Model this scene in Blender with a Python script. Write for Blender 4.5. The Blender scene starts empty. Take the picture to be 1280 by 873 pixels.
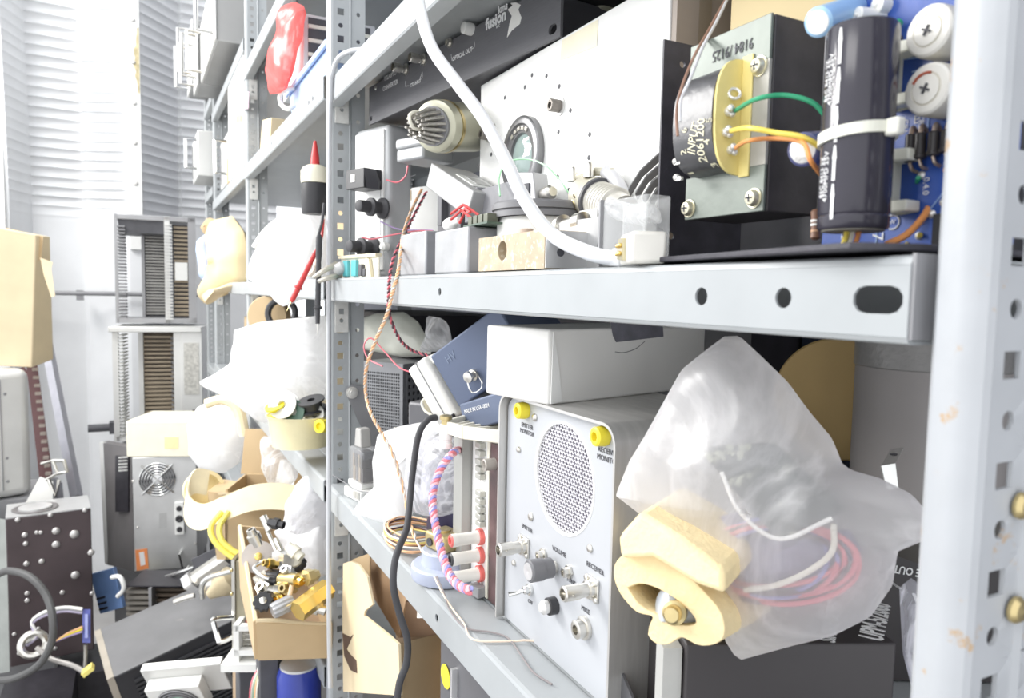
import bpy, bmesh, math, random
from mathutils import Vector as V, Matrix as M, noise
R = math.radians
PI = math.pi
rnd = random.Random(7)
scene = bpy.context.scene
C = scene.collection
# ------------------------------------------------------------------ camera
FPX, CX, CY = 910.0, 640.0, 436.5
_a = V((175-CX, 358-CY, FPX)).normalized()          # along the shelving, away from the camera
_v = V((410-CX, 0, FPX))
_v.y = -(_a.x*_v.x+_a.z*_v.z)/_a.y
_v.normalize()                                       # straight down
EX, EZ = -_a, -_v
EY = EZ.cross(EX).normalized()
_zl = 0.914/ (V((1180-CX, 318-CY, FPX))/4.22 - V((413-CX, 348-CY, FPX))).length*FPX
_o = V((413-CX, 348-CY, FPX))*(_zl/FPX)
def c2w(c):
    d = c-_o
    return V((EX.dot(d), EY.dot(d), EZ.dot(d)))
CAM = c2w(V((0, 0, 0)))
def ray(px, py):
    c = V(((px-CX)/FPX, (py-CY)/FPX, 1.0))
    return V((EX.dot(c), EY.dot(c), EZ.dot(c)))
def PD(px, py, d): return CAM+ray(px, py)*d
def PX(px, py, x):
    r = ray(px, py); return CAM+r*((x-CAM.x)/r.x)
def PY(px, py, y):
    r = ray(px, py); return CAM+r*((y-CAM.y)/r.y)
def PZ(px, py, z):
    r = ray(px, py); return CAM+r*((z-CAM.z)/r.z)
def hit(px, py, o, n):
    r = ray(px, py); return CAM+r*((o-CAM).dot(n)/r.dot(n))
def pix(p):
    d = p-CAM
    c = EX*0
    c = V((0,0,0))
    # inverse rotation
    c = EX*d.x+EY*d.y+EZ*d.z
    return (CX+FPX*c.x/c.z, CY+FPX*c.y/c.z, c.z)
cam = bpy.data.cameras.new('camera'); camo = bpy.data.objects.new('camera', cam); C.objects.link(camo)
cam.sensor_width = 36; cam.lens = 36*FPX/1280; cam.clip_start = .02; cam.clip_end = 60
# camera axes in world: columns = right, up, back
_rt = V((EX.x, EY.x, EZ.x)); _dn = V((EX.y, EY.y, EZ.y)); _fw = V((EX.z, EY.z, EZ.z))
camo.matrix_world = M(((_rt.x, -_dn.x, -_fw.x, CAM.x), (_rt.y, -_dn.y, -_fw.y, CAM.y), (_rt.z, -_dn.z, -_fw.z, CAM.z), (0, 0, 0, 1)))
cam.dof.use_dof = True; cam.dof.focus_distance = .62; cam.dof.aperture_fstop = 13
scene.camera = camo
# ------------------------------------------------------------------ materials
_mats = {}
def pm(name, col, rough=.5, metal=0.0, var=.08, scale=25, bump=0.0, col2=None, thr=None, spec=.5, trans=0.0, alpha=1.0, stretch=None, bscale=None, sheen=0):
    """procedural material: a base colour broken up by noise, optional second colour in blotches, optional bump"""
    if name in _mats: return _mats[name]
    m = bpy.data.materials.new(name); m.use_nodes = True; _mats[name] = m
    nt = m.node_tree; b = nt.nodes['Principled BSDF']; L = nt.links
    tc = nt.nodes.new('ShaderNodeTexCoord'); src = tc.outputs['Object']
    if stretch:
        mp = nt.nodes.new('ShaderNodeMapping'); mp.inputs['Scale'].default_value = stretch
        L.new(src, mp.inputs[0]); src = mp.outputs[0]
    nz = nt.nodes.new('ShaderNodeTexNoise'); nz.inputs['Scale'].default_value = scale; nz.inputs['Detail'].default_value = 5
    L.new(src, nz.inputs['Vector'])
    rp = nt.nodes.new('ShaderNodeValToRGB')
    c = V(col)
    rp.color_ramp.elements[0].position = .3; rp.color_ramp.elements[1].position = .7
    rp.color_ramp.elements[0].color = (*(c*(1-var)), 1); rp.color_ramp.elements[1].color = (*[min(1, x*(1+var)) for x in c], 1)
    L.new(nz.outputs['Fac'], rp.inputs[0]); out = rp.outputs[0]
    if col2:
        n2 = nt.nodes.new('ShaderNodeTexNoise'); n2.inputs['Scale'].default_value = scale*2.3; n2.inputs['Detail'].default_value = 8; n2.inputs['Roughness'].default_value = .65
        L.new(src, n2.inputs['Vector'])
        r2 = nt.nodes.new('ShaderNodeValToRGB'); t = thr or .65
        r2.color_ramp.elements[0].position = t; r2.color_ramp.elements[1].position = min(1, t+.06)
        L.new(n2.outputs['Fac'], r2.inputs[0])
        mx = nt.nodes.new('ShaderNodeMixRGB'); L.new(r2.outputs[0], mx.inputs[0]); L.new(out, mx.inputs[1]); mx.inputs[2].default_value = (*col2, 1)
        out = mx.outputs[0]
    L.new(out, b.inputs['Base Color'])
    b.inputs['Roughness'].default_value = rough; b.inputs['Metallic'].default_value = metal
    b.inputs['Specular IOR Level'].default_value = spec
    b.inputs['Transmission Weight'].default_value = trans; b.inputs['Alpha'].default_value = alpha
    if bump:
        bp = nt.nodes.new('ShaderNodeBump'); bp.inputs['Strength'].default_value = bump; bp.inputs['Distance'].default_value = .002
        nb = nt.nodes.new('ShaderNodeTexNoise'); nb.inputs['Scale'].default_value = bscale or scale*4; nb.inputs['Detail'].default_value = 4
        L.new(src, nb.inputs['Vector']); L.new(nb.outputs['Fac'], bp.inputs['Height']); L.new(bp.outputs[0], b.inputs['Normal'])
    return m
def film(name, col, opac=.35, crease=.5, scale=14, rough=.25):
    """thin plastic film: clear with milky creases, part translucent"""
    if name in _mats: return _mats[name]
    m = bpy.data.materials.new(name); m.use_nodes = True; _mats[name] = m
    nt = m.node_tree; L = nt.links; nt.nodes.remove(nt.nodes['Principled BSDF']); out = nt.nodes['Material Output']
    tc = nt.nodes.new('ShaderNodeTexCoord')
    nz = nt.nodes.new('ShaderNodeTexNoise'); nz.inputs['Scale'].default_value = scale; nz.inputs['Detail'].default_value = 6; nz.inputs['Distortion'].default_value = 1.2
    L.new(tc.outputs['Object'], nz.inputs['Vector'])
    a = nt.nodes.new('ShaderNodeMath'); a.operation = 'SUBTRACT'; L.new(nz.outputs['Fac'], a.inputs[0]); a.inputs[1].default_value = .5
    ab = nt.nodes.new('ShaderNodeMath'); ab.operation = 'ABSOLUTE'; L.new(a.outputs[0], ab.inputs[0])
    rp = nt.nodes.new('ShaderNodeValToRGB'); rp.color_ramp.elements[0].position = 0; rp.color_ramp.elements[1].position = .07
    v0 = min(1, opac+crease); rp.color_ramp.elements[0].color = (v0, v0, v0, 1); rp.color_ramp.elements[1].color = (opac, opac, opac, 1)
    L.new(ab.outputs[0], rp.inputs[0])
    lw = nt.nodes.new('ShaderNodeLayerWeight'); lw.inputs['Blend'].default_value = .35
    mxm = nt.nodes.new('ShaderNodeMath'); mxm.operation = 'MULTIPLY_ADD'; L.new(lw.outputs['Facing'], mxm.inputs[0]); mxm.inputs[1].default_value = .35; L.new(rp.outputs[0], mxm.inputs[2]); mxm.use_clamp = True
    tr = nt.nodes.new('ShaderNodeBsdfTransparent'); tr.inputs[0].default_value = (.97, .97, .98, 1)
    df = nt.nodes.new('ShaderNodeBsdfDiffuse'); df.inputs[0].default_value = (*col, 1)
    tl = nt.nodes.new('ShaderNodeBsdfTranslucent'); tl.inputs[0].default_value = (*col, 1)
    gl = nt.nodes.new('ShaderNodeBsdfGlossy'); gl.inputs['Roughness'].default_value = rough; gl.inputs[0].default_value = (1, 1, 1, 1)
    bp = nt.nodes.new('ShaderNodeBump'); bp.inputs['Strength'].default_value = .5; bp.inputs['Distance'].default_value = .004; L.new(nz.outputs['Fac'], bp.inputs['Height'])
    for n in (df, tl, gl): L.new(bp.outputs[0], n.inputs['Normal'])
    m1 = nt.nodes.new('ShaderNodeMixShader'); m1.inputs[0].default_value = .5; L.new(df.outputs[0], m1.inputs[1]); L.new(tl.outputs[0], m1.inputs[2])
    m2 = nt.nodes.new('ShaderNodeMixShader'); m2.inputs[0].default_value = .07; L.new(m1.outputs[0], m2.inputs[1]); L.new(gl.outputs[0], m2.inputs[2])
    m3 = nt.nodes.new('ShaderNodeMixShader'); L.new(mxm.outputs[0], m3.inputs[0]); L.new(tr.outputs[0], m3.inputs[1]); L.new(m2.outputs[0], m3.inputs[2])
    L.new(m3.outputs[0], out.inputs['Surface'])
    return m
# ------------------------------------------------------------------ mesh building
def smoothpath(pts, k=6):
    pts = [V(p) for p in pts]
    if len(pts) < 3: return pts
    out = []
    P = [pts[0]*2-pts[1]]+pts+[pts[-1]*2-pts[-2]]
    for i in range(1, len(P)-2):
        p0, p1, p2, p3 = P[i-1:i+3]
        for j in range(k):
            t = j/k
            out.append(.5*((2*p1)+(p2-p0)*t+(2*p0-5*p1+4*p2-p3)*t*t+(3*p1-p0-3*p2+p3)*t**3))
    out.append(pts[-1]); return out
def perp(d):
    d = d.normalized()
    u = d.orthogonal().normalized()
    if abs(d.z) < .9:
        u = V((0, 0, 1)).cross(d).normalized()
    return u, d.cross(u).normalized()
class MB:
    def __init__(s, m=None): s.v = []; s.f = []; s.m = m or M.Identity(4)
    def add(s, vs, fs):
        b = len(s.v); s.v += [s.m @ V(p) for p in vs]; s.f += [tuple(b+i for i in f) for f in fs]; return s
    def box(s, c, d, rot=None):
        c = V(c); hx, hy, hz = d[0]/2, d[1]/2, d[2]/2
        vs = [V((x, y, z)) for z in (-hz, hz) for y in (-hy, hy) for x in (-hx, hx)]
        if rot is not None: vs = [rot @ p for p in vs]
        return s.add([c+p for p in vs], [(0, 2, 3, 1), (4, 5, 7, 6), (0, 1, 5, 4), (2, 6, 7, 3), (0, 4, 6, 2), (1, 3, 7, 5)])
    def bx(s, x0, x1, y0, y1, z0, z1):
        return s.box(((x0+x1)/2, (y0+y1)/2, (z0+z1)/2), (abs(x1-x0), abs(y1-y0), abs(z1-z0)))
    def hexa(s, p):   # 4 bottom, 4 top, same winding
        return s.add(p, [(3, 2, 1, 0), (4, 5, 6, 7), (0, 1, 5, 4), (1, 2, 6, 5), (2, 3, 7, 6), (3, 0, 4, 7)])
    def cyl(s, p0, p1, r0, r1=None, n=24, caps=True):
        p0, p1 = V(p0), V(p1); r1 = r0 if r1 is None else r1
        u, w = perp(p1-p0)
        vs = []
        for p, r in ((p0, r0), (p1, r1)):
            vs += [p+(u*math.cos(2*PI*i/n)+w*math.sin(2*PI*i/n))*r for i in range(n)]
        fs = [(i, (i+1) % n, n+(i+1) % n, n+i) for i in range(n)]
        if caps: fs += [tuple(range(n-1, -1, -1)), tuple(range(n, 2*n))]
        return s.add(vs, fs)
    def lathe(s, p0, ax, prof, n=28, close=True):   # prof: (radius, height along ax)
        p0, ax = V(p0), V(ax).normalized(); u, w = perp(ax)
        vs = []; fs = []
        for r, h in prof:
            vs += [p0+ax*h+(u*math.cos(2*PI*i/n)+w*math.sin(2*PI*i/n))*max(r, 1e-5) for i in range(n)]
        for k in range(len(prof)-1):
            fs += [(k*n+i, k*n+(i+1) % n, (k+1)*n+(i+1) % n, (k+1)*n+i) for i in range(n)]
        if close:
            fs += [tuple(range(n-1, -1, -1)), tuple(range((len(prof)-1)*n, len(prof)*n))]
        return s.add(vs, fs)
    def tube(s, pts, r, n=8, k=6, caps=True):
        pts = smoothpath(pts, k) if k else [V(p) for p in pts]
        vs = []; fs = []; u = None
        N = len(pts)
        for i, p in enumerate(pts):
            d = (pts[min(i+1, N-1)]-pts[max(i-1, 0)])
            d = d.normalized() if d.length > 1e-9 else V((0, 0, 1))
            u = perp(d)[0] if u is None else (u-d*u.dot(d)).normalized()
            w = d.cross(u)
            rr = r(i/(N-1)) if callable(r) else r
            vs += [p+(u*math.cos(2*PI*j/n)+w*math.sin(2*PI*j/n))*rr for j in range(n)]
        for i in range(N-1):
            fs += [(i*n+j, i*n+(j+1) % n, (i+1)*n+(j+1) % n, (i+1)*n+j) for j in range(n)]
        if caps: fs += [tuple(range(n-1, -1, -1)), tuple(range((N-1)*n, N*n))]
        return s.add(vs, fs)
    def torus(s, c, ax, R_, r, n=32, m=10, a0=0, a1=2*PI):
        u, w = perp(V(ax)); c = V(c)
        pts = [c+(u*math.cos(a0+(a1-a0)*i/n)+w*math.sin(a0+(a1-a0)*i/n))*R_ for i in range(n+1)]
        return s.tube(pts, r, m, 0)
    def prism(s, poly, w):    # poly: list of 3D points (planar), extruded by vector w
        n = len(poly); w = V(w); vs = [V(p) for p in poly]+[V(p)+w for p in poly]
        return s.add(vs, [tuple(range(n-1, -1, -1)), tuple(range(n, 2*n))]+[(i, (i+1) % n, n+(i+1) % n, n+i) for i in range(n)])
    def sph(s, c, r, n=16, m=10, sc=(1, 1, 1)):
        c = V(c); vs = []; fs = []
        for j in range(m+1):
            t = PI*j/m; rr = max(math.sin(t), 1e-4)
            vs += [c+V((r*sc[0]*rr*math.cos(2*PI*i/n), r*sc[1]*rr*math.sin(2*PI*i/n), -r*sc[2]*math.cos(t))) for i in range(n)]
        for j in range(m):
            fs += [(j*n+i, j*n+(i+1) % n, (j+1)*n+(i+1) % n, (j+1)*n+i) for i in range(n)]
        return s.add(vs, fs)
    def quad(s, a, b, c, d): return s.add([a, b, c, d], [(0, 1, 2, 3)])
    def cell(s, o, u, w, x0, x1, y0, y1, hole=None, n=20):
        """one rectangle of sheet with one hole. hole = ('r', cx, cy, r) or ('s', cx, cy, hw, hh, corner)"""
        o, u, w = V(o), V(u), V(w); P = lambda x, y: o+u*x+w*y
        if not hole: return s.quad(P(x0, y0), P(x1, y0), P(x1, y1), P(x0, y1))
        cx, cy = hole[1], hole[2]
        an = [2*PI*(i+.5)/n for i in range(n)]
        for X, Y in ((x0, y0), (x1, y0), (x1, y1), (x0, y1)): an.append(math.atan2(Y-cy, X-cx) % (2*PI))
        if hole[0] == 's':
            for sx in (-1, 1):
                for sy in (-1, 1): an.append(math.atan2(sy*hole[4], sx*hole[3]) % (2*PI))
        an = sorted(set(round(a, 6) for a in an)); N = len(an); vo = []; vi = []
        for a in an:
            c, q = math.cos(a), math.sin(a); t = 1e9
            if c > 1e-7: t = min(t, (x1-cx)/c)
            if c < -1e-7: t = min(t, (x0-cx)/c)
            if q > 1e-7: t = min(t, (y1-cy)/q)
            if q < -1e-7: t = min(t, (y0-cy)/q)
            vo.append(P(cx+c*t, cy+q*t))
            if hole[0] == 'r': rr = hole[3]
            elif hole[0] == 'o':      # slot along x: half length hole[3], radius hole[4]
                r_ = hole[4]; L_ = hole[3]-r_; rr = 0
                rr = r_/max(abs(q), 1e-6)
                if rr*abs(c) > L_:
                    bq = L_*abs(c); rr = bq+math.sqrt(max(bq*bq-L_*L_+r_*r_, 0))
            else:
                rr = min(hole[3]/max(abs(c), 1e-7), hole[4]/max(abs(q), 1e-7))
            vi.append(P(cx+c*rr, cy+q*rr))
        return s.add(vo+vi, [(i, (i+1) % N, N+(i+1) % N, N+i) for i in range(N)])
def finish(name, mb, mat, parent=None, world=True, bevel=0, sharp=35, solid=0, seg=2, origin=None):
    """link one mesh object. world=True: the vertices are given in world space"""
    me = bpy.data.meshes.new(name)
    vs = mb.v
    if parent is not None and world:
        inv = parent.matrix_world.inverted(); vs = [inv @ p for p in vs]
    o = bpy.data.objects.new(name, me)
    if parent is None:
        if origin is None:
            xs = [p.x for p in vs]; ys = [p.y for p in vs]; zs = [p.z for p in vs]
            origin = V(((min(xs)+max(xs))/2, (min(ys)+max(ys))/2, min(zs)))
        vs = [p-origin for p in vs]; o.location = origin
        o.matrix_world = M.Translation(origin)
    me.from_pydata([tuple(p) for p in vs], [], mb.f)
    bm = bmesh.new(); bm.from_mesh(me)
    bmesh.ops.remove_doubles(bm, verts=bm.verts, dist=1e-6)
    bmesh.ops.recalc_face_normals(bm, faces=bm.faces)
    bm.to_mesh(me); bm.free()
    me.shade_smooth(); me.set_sharp_from_angle(angle=R(sharp))
    for m in (mat if isinstance(mat, (list, tuple)) else [mat]): me.materials.append(m)
    C.objects.link(o)
    if parent is not None:
        o.parent = parent
        o.matrix_world = parent.matrix_world.copy()
    if solid:
        md = o.modifiers.new('thickness', 'SOLIDIFY'); md.thickness = solid; md.offset = 0
        if not bevel:
            md = o.modifiers.new('edges', 'EDGE_SPLIT'); md.split_angle = R(min(sharp, 30))
    if bevel:
        md = o.modifiers.new('bevel', 'BEVEL'); md.width = bevel; md.segments = seg; md.limit_method = 'ANGLE'; md.angle_limit = R(40); md.use_clamp_overlap = True
    return o
def tag(o, label, cat, group=None, kind=None):
    if kind: o['kind'] = kind
    if label: o['label'] = label
    if cat: o['category'] = cat
    if group: o['group'] = group
    return o
def thing(name, label, cat, loc=(0, 0, 0), rz=0, group=None, mat=None):
    o = bpy.data.objects.new(name, None); C.objects.link(o); o.empty_display_size = .02
    o.matrix_world = mat if mat is not None else M.Translation(V(loc)) @ M.Rotation(rz, 4, 'Z')
    return tag(o, label, cat, group)
def solo(name, mb, mat, label, cat, group=None, **k):
    return tag(finish(name, mb, mat, None, **k), label, cat, group)
def frame(o, x, up=(0, 0, 1)):
    """matrix with origin o, x along x, z as near up as possible; y = z cross x"""
    x = V(x).normalized(); z = V(up); z = (z-x*z.dot(x)).normalized(); y = z.cross(x)
    return M(((x.x, y.x, z.x, o[0]), (x.y, y.y, z.y, o[1]), (x.z, y.z, z.z, o[2]), (0, 0, 0, 1)))
def copy_tree(o, parent=None):
    c = o.copy(); C.objects.link(c)
    if parent is not None: c.parent = parent; c.matrix_parent_inverse = o.matrix_parent_inverse.copy()
    for ch in list(o.children): copy_tree(ch, c)
    return c
def text(body, size, mat4, material, parent, name='lettering', ext=.0003, align='CENTER', wide=1.0, bold=0):
    """flat lettering as a mesh: local x = reading direction, local y = up of the letters, z = out of the surface"""
    cu = bpy.data.curves.new('t', 'FONT'); cu.body = body; cu.size = size; cu.extrude = ext; cu.align_x = align; cu.align_y = 'CENTER'; cu.resolution_u = 2
    cu.offset = bold
    to = bpy.data.objects.new('t', cu); C.objects.link(to)
    dg = bpy.context.evaluated_depsgraph_get(); me = bpy.data.meshes.new_from_object(to.evaluated_get(dg))
    bpy.data.objects.remove(to); bpy.data.curves.remove(cu)
    mw = mat4 @ M.Diagonal((wide, 1, 1, 1))
    if parent is not None: mw = parent.matrix_world.inverted() @ mw
    me.transform(mw); me.name = name
    o = bpy.data.objects.new(name, me); me.materials.clear(); me.materials.append(material); C.objects.link(o)
    if parent is not None: o.parent = parent; o.matrix_world = parent.matrix_world.copy()
    return o
def fit_text(body, pa, pb, height, n, material, parent, bold=0, up=None):
    """lettering that runs from pa to pb on a face with outward normal n"""
    pa, pb = V(pa), V(pb); L = (pb-pa).length; size = height/.72
    o = text(body, size, M.Identity(4), material, None, ext=.0001, bold=bold)
    xs = [v_.co.x for v_ in o.data.vertices]; w0 = max(xs)-min(xs); c0 = (max(xs)+min(xs))/2
    mw = onface((pa+pb)/2, pb-pa, n) @ M.Diagonal((L/w0, 1, 1, 1)) @ M.Translation((-c0, 0, 0))
    o.data.transform(parent.matrix_world.inverted() @ mw); o.parent = parent; o.matrix_world = parent.matrix_world.copy()
    return o
def onface(p, x, n, off=.0004):
    """matrix for lettering at p on a face with outward normal n, reading along x"""
    n = V(n).normalized(); x = V(x); x = (x-n*x.dot(n)).normalized(); y = n.cross(x); p = V(p)+n*off
    return M(((x.x, y.x, n.x, p.x), (x.y, y.y, n.y, p.y), (x.z, y.z, n.z, p.z), (0, 0, 0, 1)))
def screw(mb, p, n, r, h=None):
    h = h or r*.6; p, n = V(p), V(n).normalized()
    mb.lathe(p, n, [(r, 0), (r, h*.4), (r*.75, h*.85), (r*.3, h), (0, h)], n=12, close=False)
def blob(px, plane_o, plane_n, front, back, seed=0, rings=14, n=72, crump=.12, cscale=9, centre=None, pw=.5):
    """a closed crumpled bag: outline given in pixels on one plane, swelling towards and away from the camera"""
    o, nn = V(plane_o), V(plane_n).normalized()
    if nn.dot(CAM-o) < 0: nn = -nn
    pts = [hit(x, y, o, nn) for x, y in px]
    cl = pts+[pts[0]]
    # resample
    seg = [(cl[i+1]-cl[i]).length for i in range(len(pts))]; tot = sum(seg); rs = []
    for k in range(n):
        d = tot*k/n; i = 0
        while d > seg[i]: d -= seg[i]; i += 1
        rs.append(cl[i].lerp(cl[i+1], d/seg[i]))
    ctr = hit(centre[0], centre[1], o, nn) if centre else sum(rs, V((0, 0, 0)))/n
    size = tot/6; mb = MB(); off = V((seed*3.1, seed*1.7, seed*.9))
    def disp(p, t, amp):
        h = max(1-t*t, 0)**pw
        q = p*(cscale)+off
        nz = (1-abs(noise.noise(q))*2.2)*.6+noise.noise(q*2.3)*.5
        return amp*h*(1+crump*3*nz*1.0)-amp*h*crump
    vs = []; fs = []
    for side, amp in ((1, front), (-1, back)):
        b = len(vs)
        for k in range(1, rings):
            t = k/rings
            for p in rs:
                q = ctr.lerp(p, t)
                vs.append(q+nn*side*disp(q+nn*side*.5, t, amp))
        vs.append(ctr+nn*side*disp(ctr, 0, amp)); c = len(vs)-1
        for k in range(rings-2):
            for i in range(n):
                fs.append((b+k*n+i, b+k*n+(i+1) % n, b+(k+1)*n+(i+1) % n, b+(k+1)*n+i))
        for i in range(n): fs.append((c, b+(i+1) % n, b+i))
        if side == 1: b1 = b
    rim = len(vs); vs += rs
    for bb in (b1, b):
        for i in range(n):
            a = bb+(rings-2)*n
            fs.append((a+i, a+(i+1) % n, rim+(i+1) % n, rim+i))
    return mb.add(vs, fs)
# ------------------------------------------------------------------ common materials
STEEL = pm('painted_steel', (.38, .40, .41), .42, 0, .05, 18, .06)
STEELR = pm('painted_steel_rust', (.42, .435, .455), .42, 0, .05, 26, .08, (.45, .32, .20), .61)
GALV = pm('galvanised_steel', (.72, .71, .68), .35, .5, .12, 60, .1)
CHROME = pm('chrome', (.82, .82, .80), .15, 1, .04)
NICKEL = pm('nickel', (.72, .70, .65), .28, 1, .06)
ALU = pm('aluminium', (.74, .74, .74), .38, .7, .06, 40, .05)
CAST = pm('cast_aluminium', (.56, .57, .58), .45, .5, .1, 60, .1)
WHITE = pm('white_paint', (.86, .86, .84), .5, 0, .03)
WHITEP = pm('white_plastic', (.85, .85, .82), .4, 0, .03)
CREAM = pm('cream_plastic', (.80, .77, .66), .45, 0, .04)
BLACK = pm('black_paint', (.028, .026, .032), .42, 0, .2, 40, .1)
BLACKP = pm('black_plastic', (.035, .035, .038), .45, 0, .2)
DGREY = pm('dark_grey', (.085, .085, .095), .5, 0, .15)
MGREY = pm('mid_grey', (.26, .26, .27), .5, 0, .08)
RUBBER = pm('rubber', (.05, .05, .055), .65, 0, .15)
BRASS = pm('brass', (.58, .47, .24), .3, .9, .1)
GOLD = pm('gold', (.85, .62, .2), .25, 1, .05)
RED = pm('red_plastic', (.62, .05, .05), .4, 0, .06)
YEL = pm('yellow_plastic', (.85, .72, .05), .4, 0, .05)
ORG = pm('orange_plastic', (.82, .33, .10), .42, 0, .05)
GRN = pm('green_plastic', (.03, .35, .17), .4, 0, .05)
BLUE = pm('blue_plastic', (.06, .12, .45), .4, 0, .06)
LBLUE = pm('light_blue', (.30, .45, .68), .4, 0, .05)
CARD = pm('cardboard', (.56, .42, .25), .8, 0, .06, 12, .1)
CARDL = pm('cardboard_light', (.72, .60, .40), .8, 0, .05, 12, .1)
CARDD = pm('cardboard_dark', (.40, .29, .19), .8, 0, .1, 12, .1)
PAPER = pm('paper', (.85, .84, .80), .7, 0, .03, 10, .1)
INKW = pm('white_ink', (.85, .85, .85), .6, 0, .03)
INKB = pm('black_ink', (.07, .07, .08), .6, 0, .03)
FILM = film('clear_film', (.93, .93, .94), .28, .4)
MILKY = film('milky_film', (.95, .95, .95), .6, .3)
WHITEBAG = film('white_bag', (.96, .96, .96), .86, .14)
# ------------------------------------------------------------------ light
w = bpy.data.worlds.new('world'); scene.world = w; w.use_nodes = True
bg = w.node_tree.nodes['Background']; bg.inputs[0].default_value = (.95, .97, 1, 1); bg.inputs[1].default_value = 1.25
def area(name, loc, tgt, sx, sy, power, col=(1, 1, 1)):
    l = bpy.data.lights.new(name, 'AREA'); l.shape = 'RECTANGLE'; l.size = sx; l.size_y = sy; l.energy = power; l.color = col
    o = bpy.data.objects.new(name, l); C.objects.link(o); o.location = loc
    o.rotation_euler = (V(tgt)-V(loc)).to_track_quat('-Z', 'Y').to_euler(); return o
area('work_lamp', (-.55, -1.15, .62), (.1, .05, -.1), .7, .5, 18, (1, .985, .96))
area('unseen_overhead_lamp', (-1.9, -1.5, 1.7), (-2.2, -.2, -.5), 1.2, .5, 40, (1, .985, .96))  # unseen; set overhead to light the far wall and the pile
area('unseen_overhead_lamp', (.9, -1.5, 1.3), (.75, 0, -.1), 1.0, .5, 7, (1, .985, .96))  # unseen; added to brighten the near right end of the shelves
vs = scene.view_settings; vs.view_transform = 'Standard'; vs.look = 'None'; vs.gamma = 1; vs.use_curve_mapping = False; vs.exposure = .38
# ------------------------------------------------------------------ setting
FLOOR = -1.55
mb = MB().bx(-3.6, 2.2, -2.6, 1.6, FLOOR-.05, FLOOR)
finish('floor', mb, pm('concrete_floor', (.34, .33, .32), .75, 0, .15, 4, .2))['kind'] = 'structure'
mb = MB().bx(-3.6, 2.2, .80, .86, FLOOR, 1.7)
finish('wall_right', mb, pm('dark_backing', (.16, .165, .19), .8, 0, .15, 3))['kind'] = 'structure'
# corrugated end wall: folded in plan, rippled in height, smooth near the ground
WX = -3.05
def wall_pt(Y, z, x0): return V((x0, Y, z))
mbw = MB(); prof = []
# pixel columns of the folds at height y=150 -> Y at the wall plane, alternating fold depth
folds = [(-70, 0), (6, 0), (8, .0), (37, -.20), (101, -.22), (106, -.19), (159, -.10), (161, -.10), (177, -.10), (222, -.33), (226, -.31), (262, -.33), (345, -.33)]
yy = [PX(px, 150, WX+d).y for px, d in folds]; dd = [d for px, d in folds]
zs0, zs1, nz_ = .22, 1.75, 430
def ripple(z):
    if z < .30: return 0
    k = min(1, (z-.30)/.15)
    return .0125*k*(1-abs(math.sin(PI*z/.047))**.55*1.7)
rows = [FLOOR, zs0]+[zs0+(zs1-zs0)*i/nz_ for i in range(1, nz_+1)]
cols = []
for i in range(len(yy)-1):
    n = 6
    for j in range(n):
        t = j/n; cols.append((yy[i]+(yy[i+1]-yy[i])*t, dd[i]+(dd[i+1]-dd[i])*t, 0.0 if i in (0, 1, 6, 7) else min(1, 5*t+.15, 5*(1-t)+.15), 1, i))
cols.append((yy[-1], dd[-1], 1, 1, len(yy)-2))
nc = len(cols); vv = []; ff = []
for z in rows:
    for (Y, d, k, _, i) in cols:
        sh = {3: .0, 4: .02, 5: .03, 2: .0, 8: .02, 9: .05, 10: .04}.get(i, 0)
        zz = z
        curve = max(0, z-.2)**2*.10
        skew = 0
        vv.append(V((WX+d+curve+k*ripple(zz+skew*1.0), Y, z)))
for r in range(len(rows)-1):
    for c in range(nc-1): ff.append((r*nc+c, r*nc+c+1, (r+1)*nc+c+1, (r+1)*nc+c))
finish('wall_far', mbw.add(vv, ff), pm('white_corrugated', (.74, .75, .76), .45, 0, .04, 6), sharp=60, solid=0)['kind'] = 'structure'
# flat batten between two sheets, with bolts and a rust stain
mb = MB()
ya, yb = PX(160, 150, WX-.09).y, PX(176, 150, WX-.09).y
zz = [.17+.1*i for i in range(17)]
for i in range(16):
    f = lambda z: WX-.075+max(0, z-.2)**2*.10
    mb.hexa([V((f(zz[i])-.03, ya, zz[i])), V((f(zz[i]), ya, zz[i])), V((f(zz[i]), yb, zz[i])), V((f(zz[i])-.03, yb, zz[i])),
             V((f(zz[i+1])-.03, ya, zz[i+1])), V((f(zz[i+1]), ya, zz[i+1])), V((f(zz[i+1]), yb, zz[i+1])), V((f(zz[i+1])-.03, yb, zz[i+1]))])
finish('trim_1', mb, pm('batten_white', (.76, .76, .74), .5, 0, .04, 5, .05, (.50, .40, .20), .68))['kind'] = 'structure'
mb = MB()
for z in (.30, .50, .70, .89, 1.08, 1.27): screw(mb, (WX-.075+max(0, z-.2)**2*.10, (ya+yb)/2, z), (1, 0, 0), .011)
finish('trim_2', mb, GALV)['kind'] = 'structure'
mb = MB(); yl = PX(3, 150, WX).y
mb.bx(WX, WX+.02, yl-.06, yl, FLOOR, 1.0)
finish('trim_3', mb, _mats['batten_white'])['kind'] = 'structure'
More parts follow.
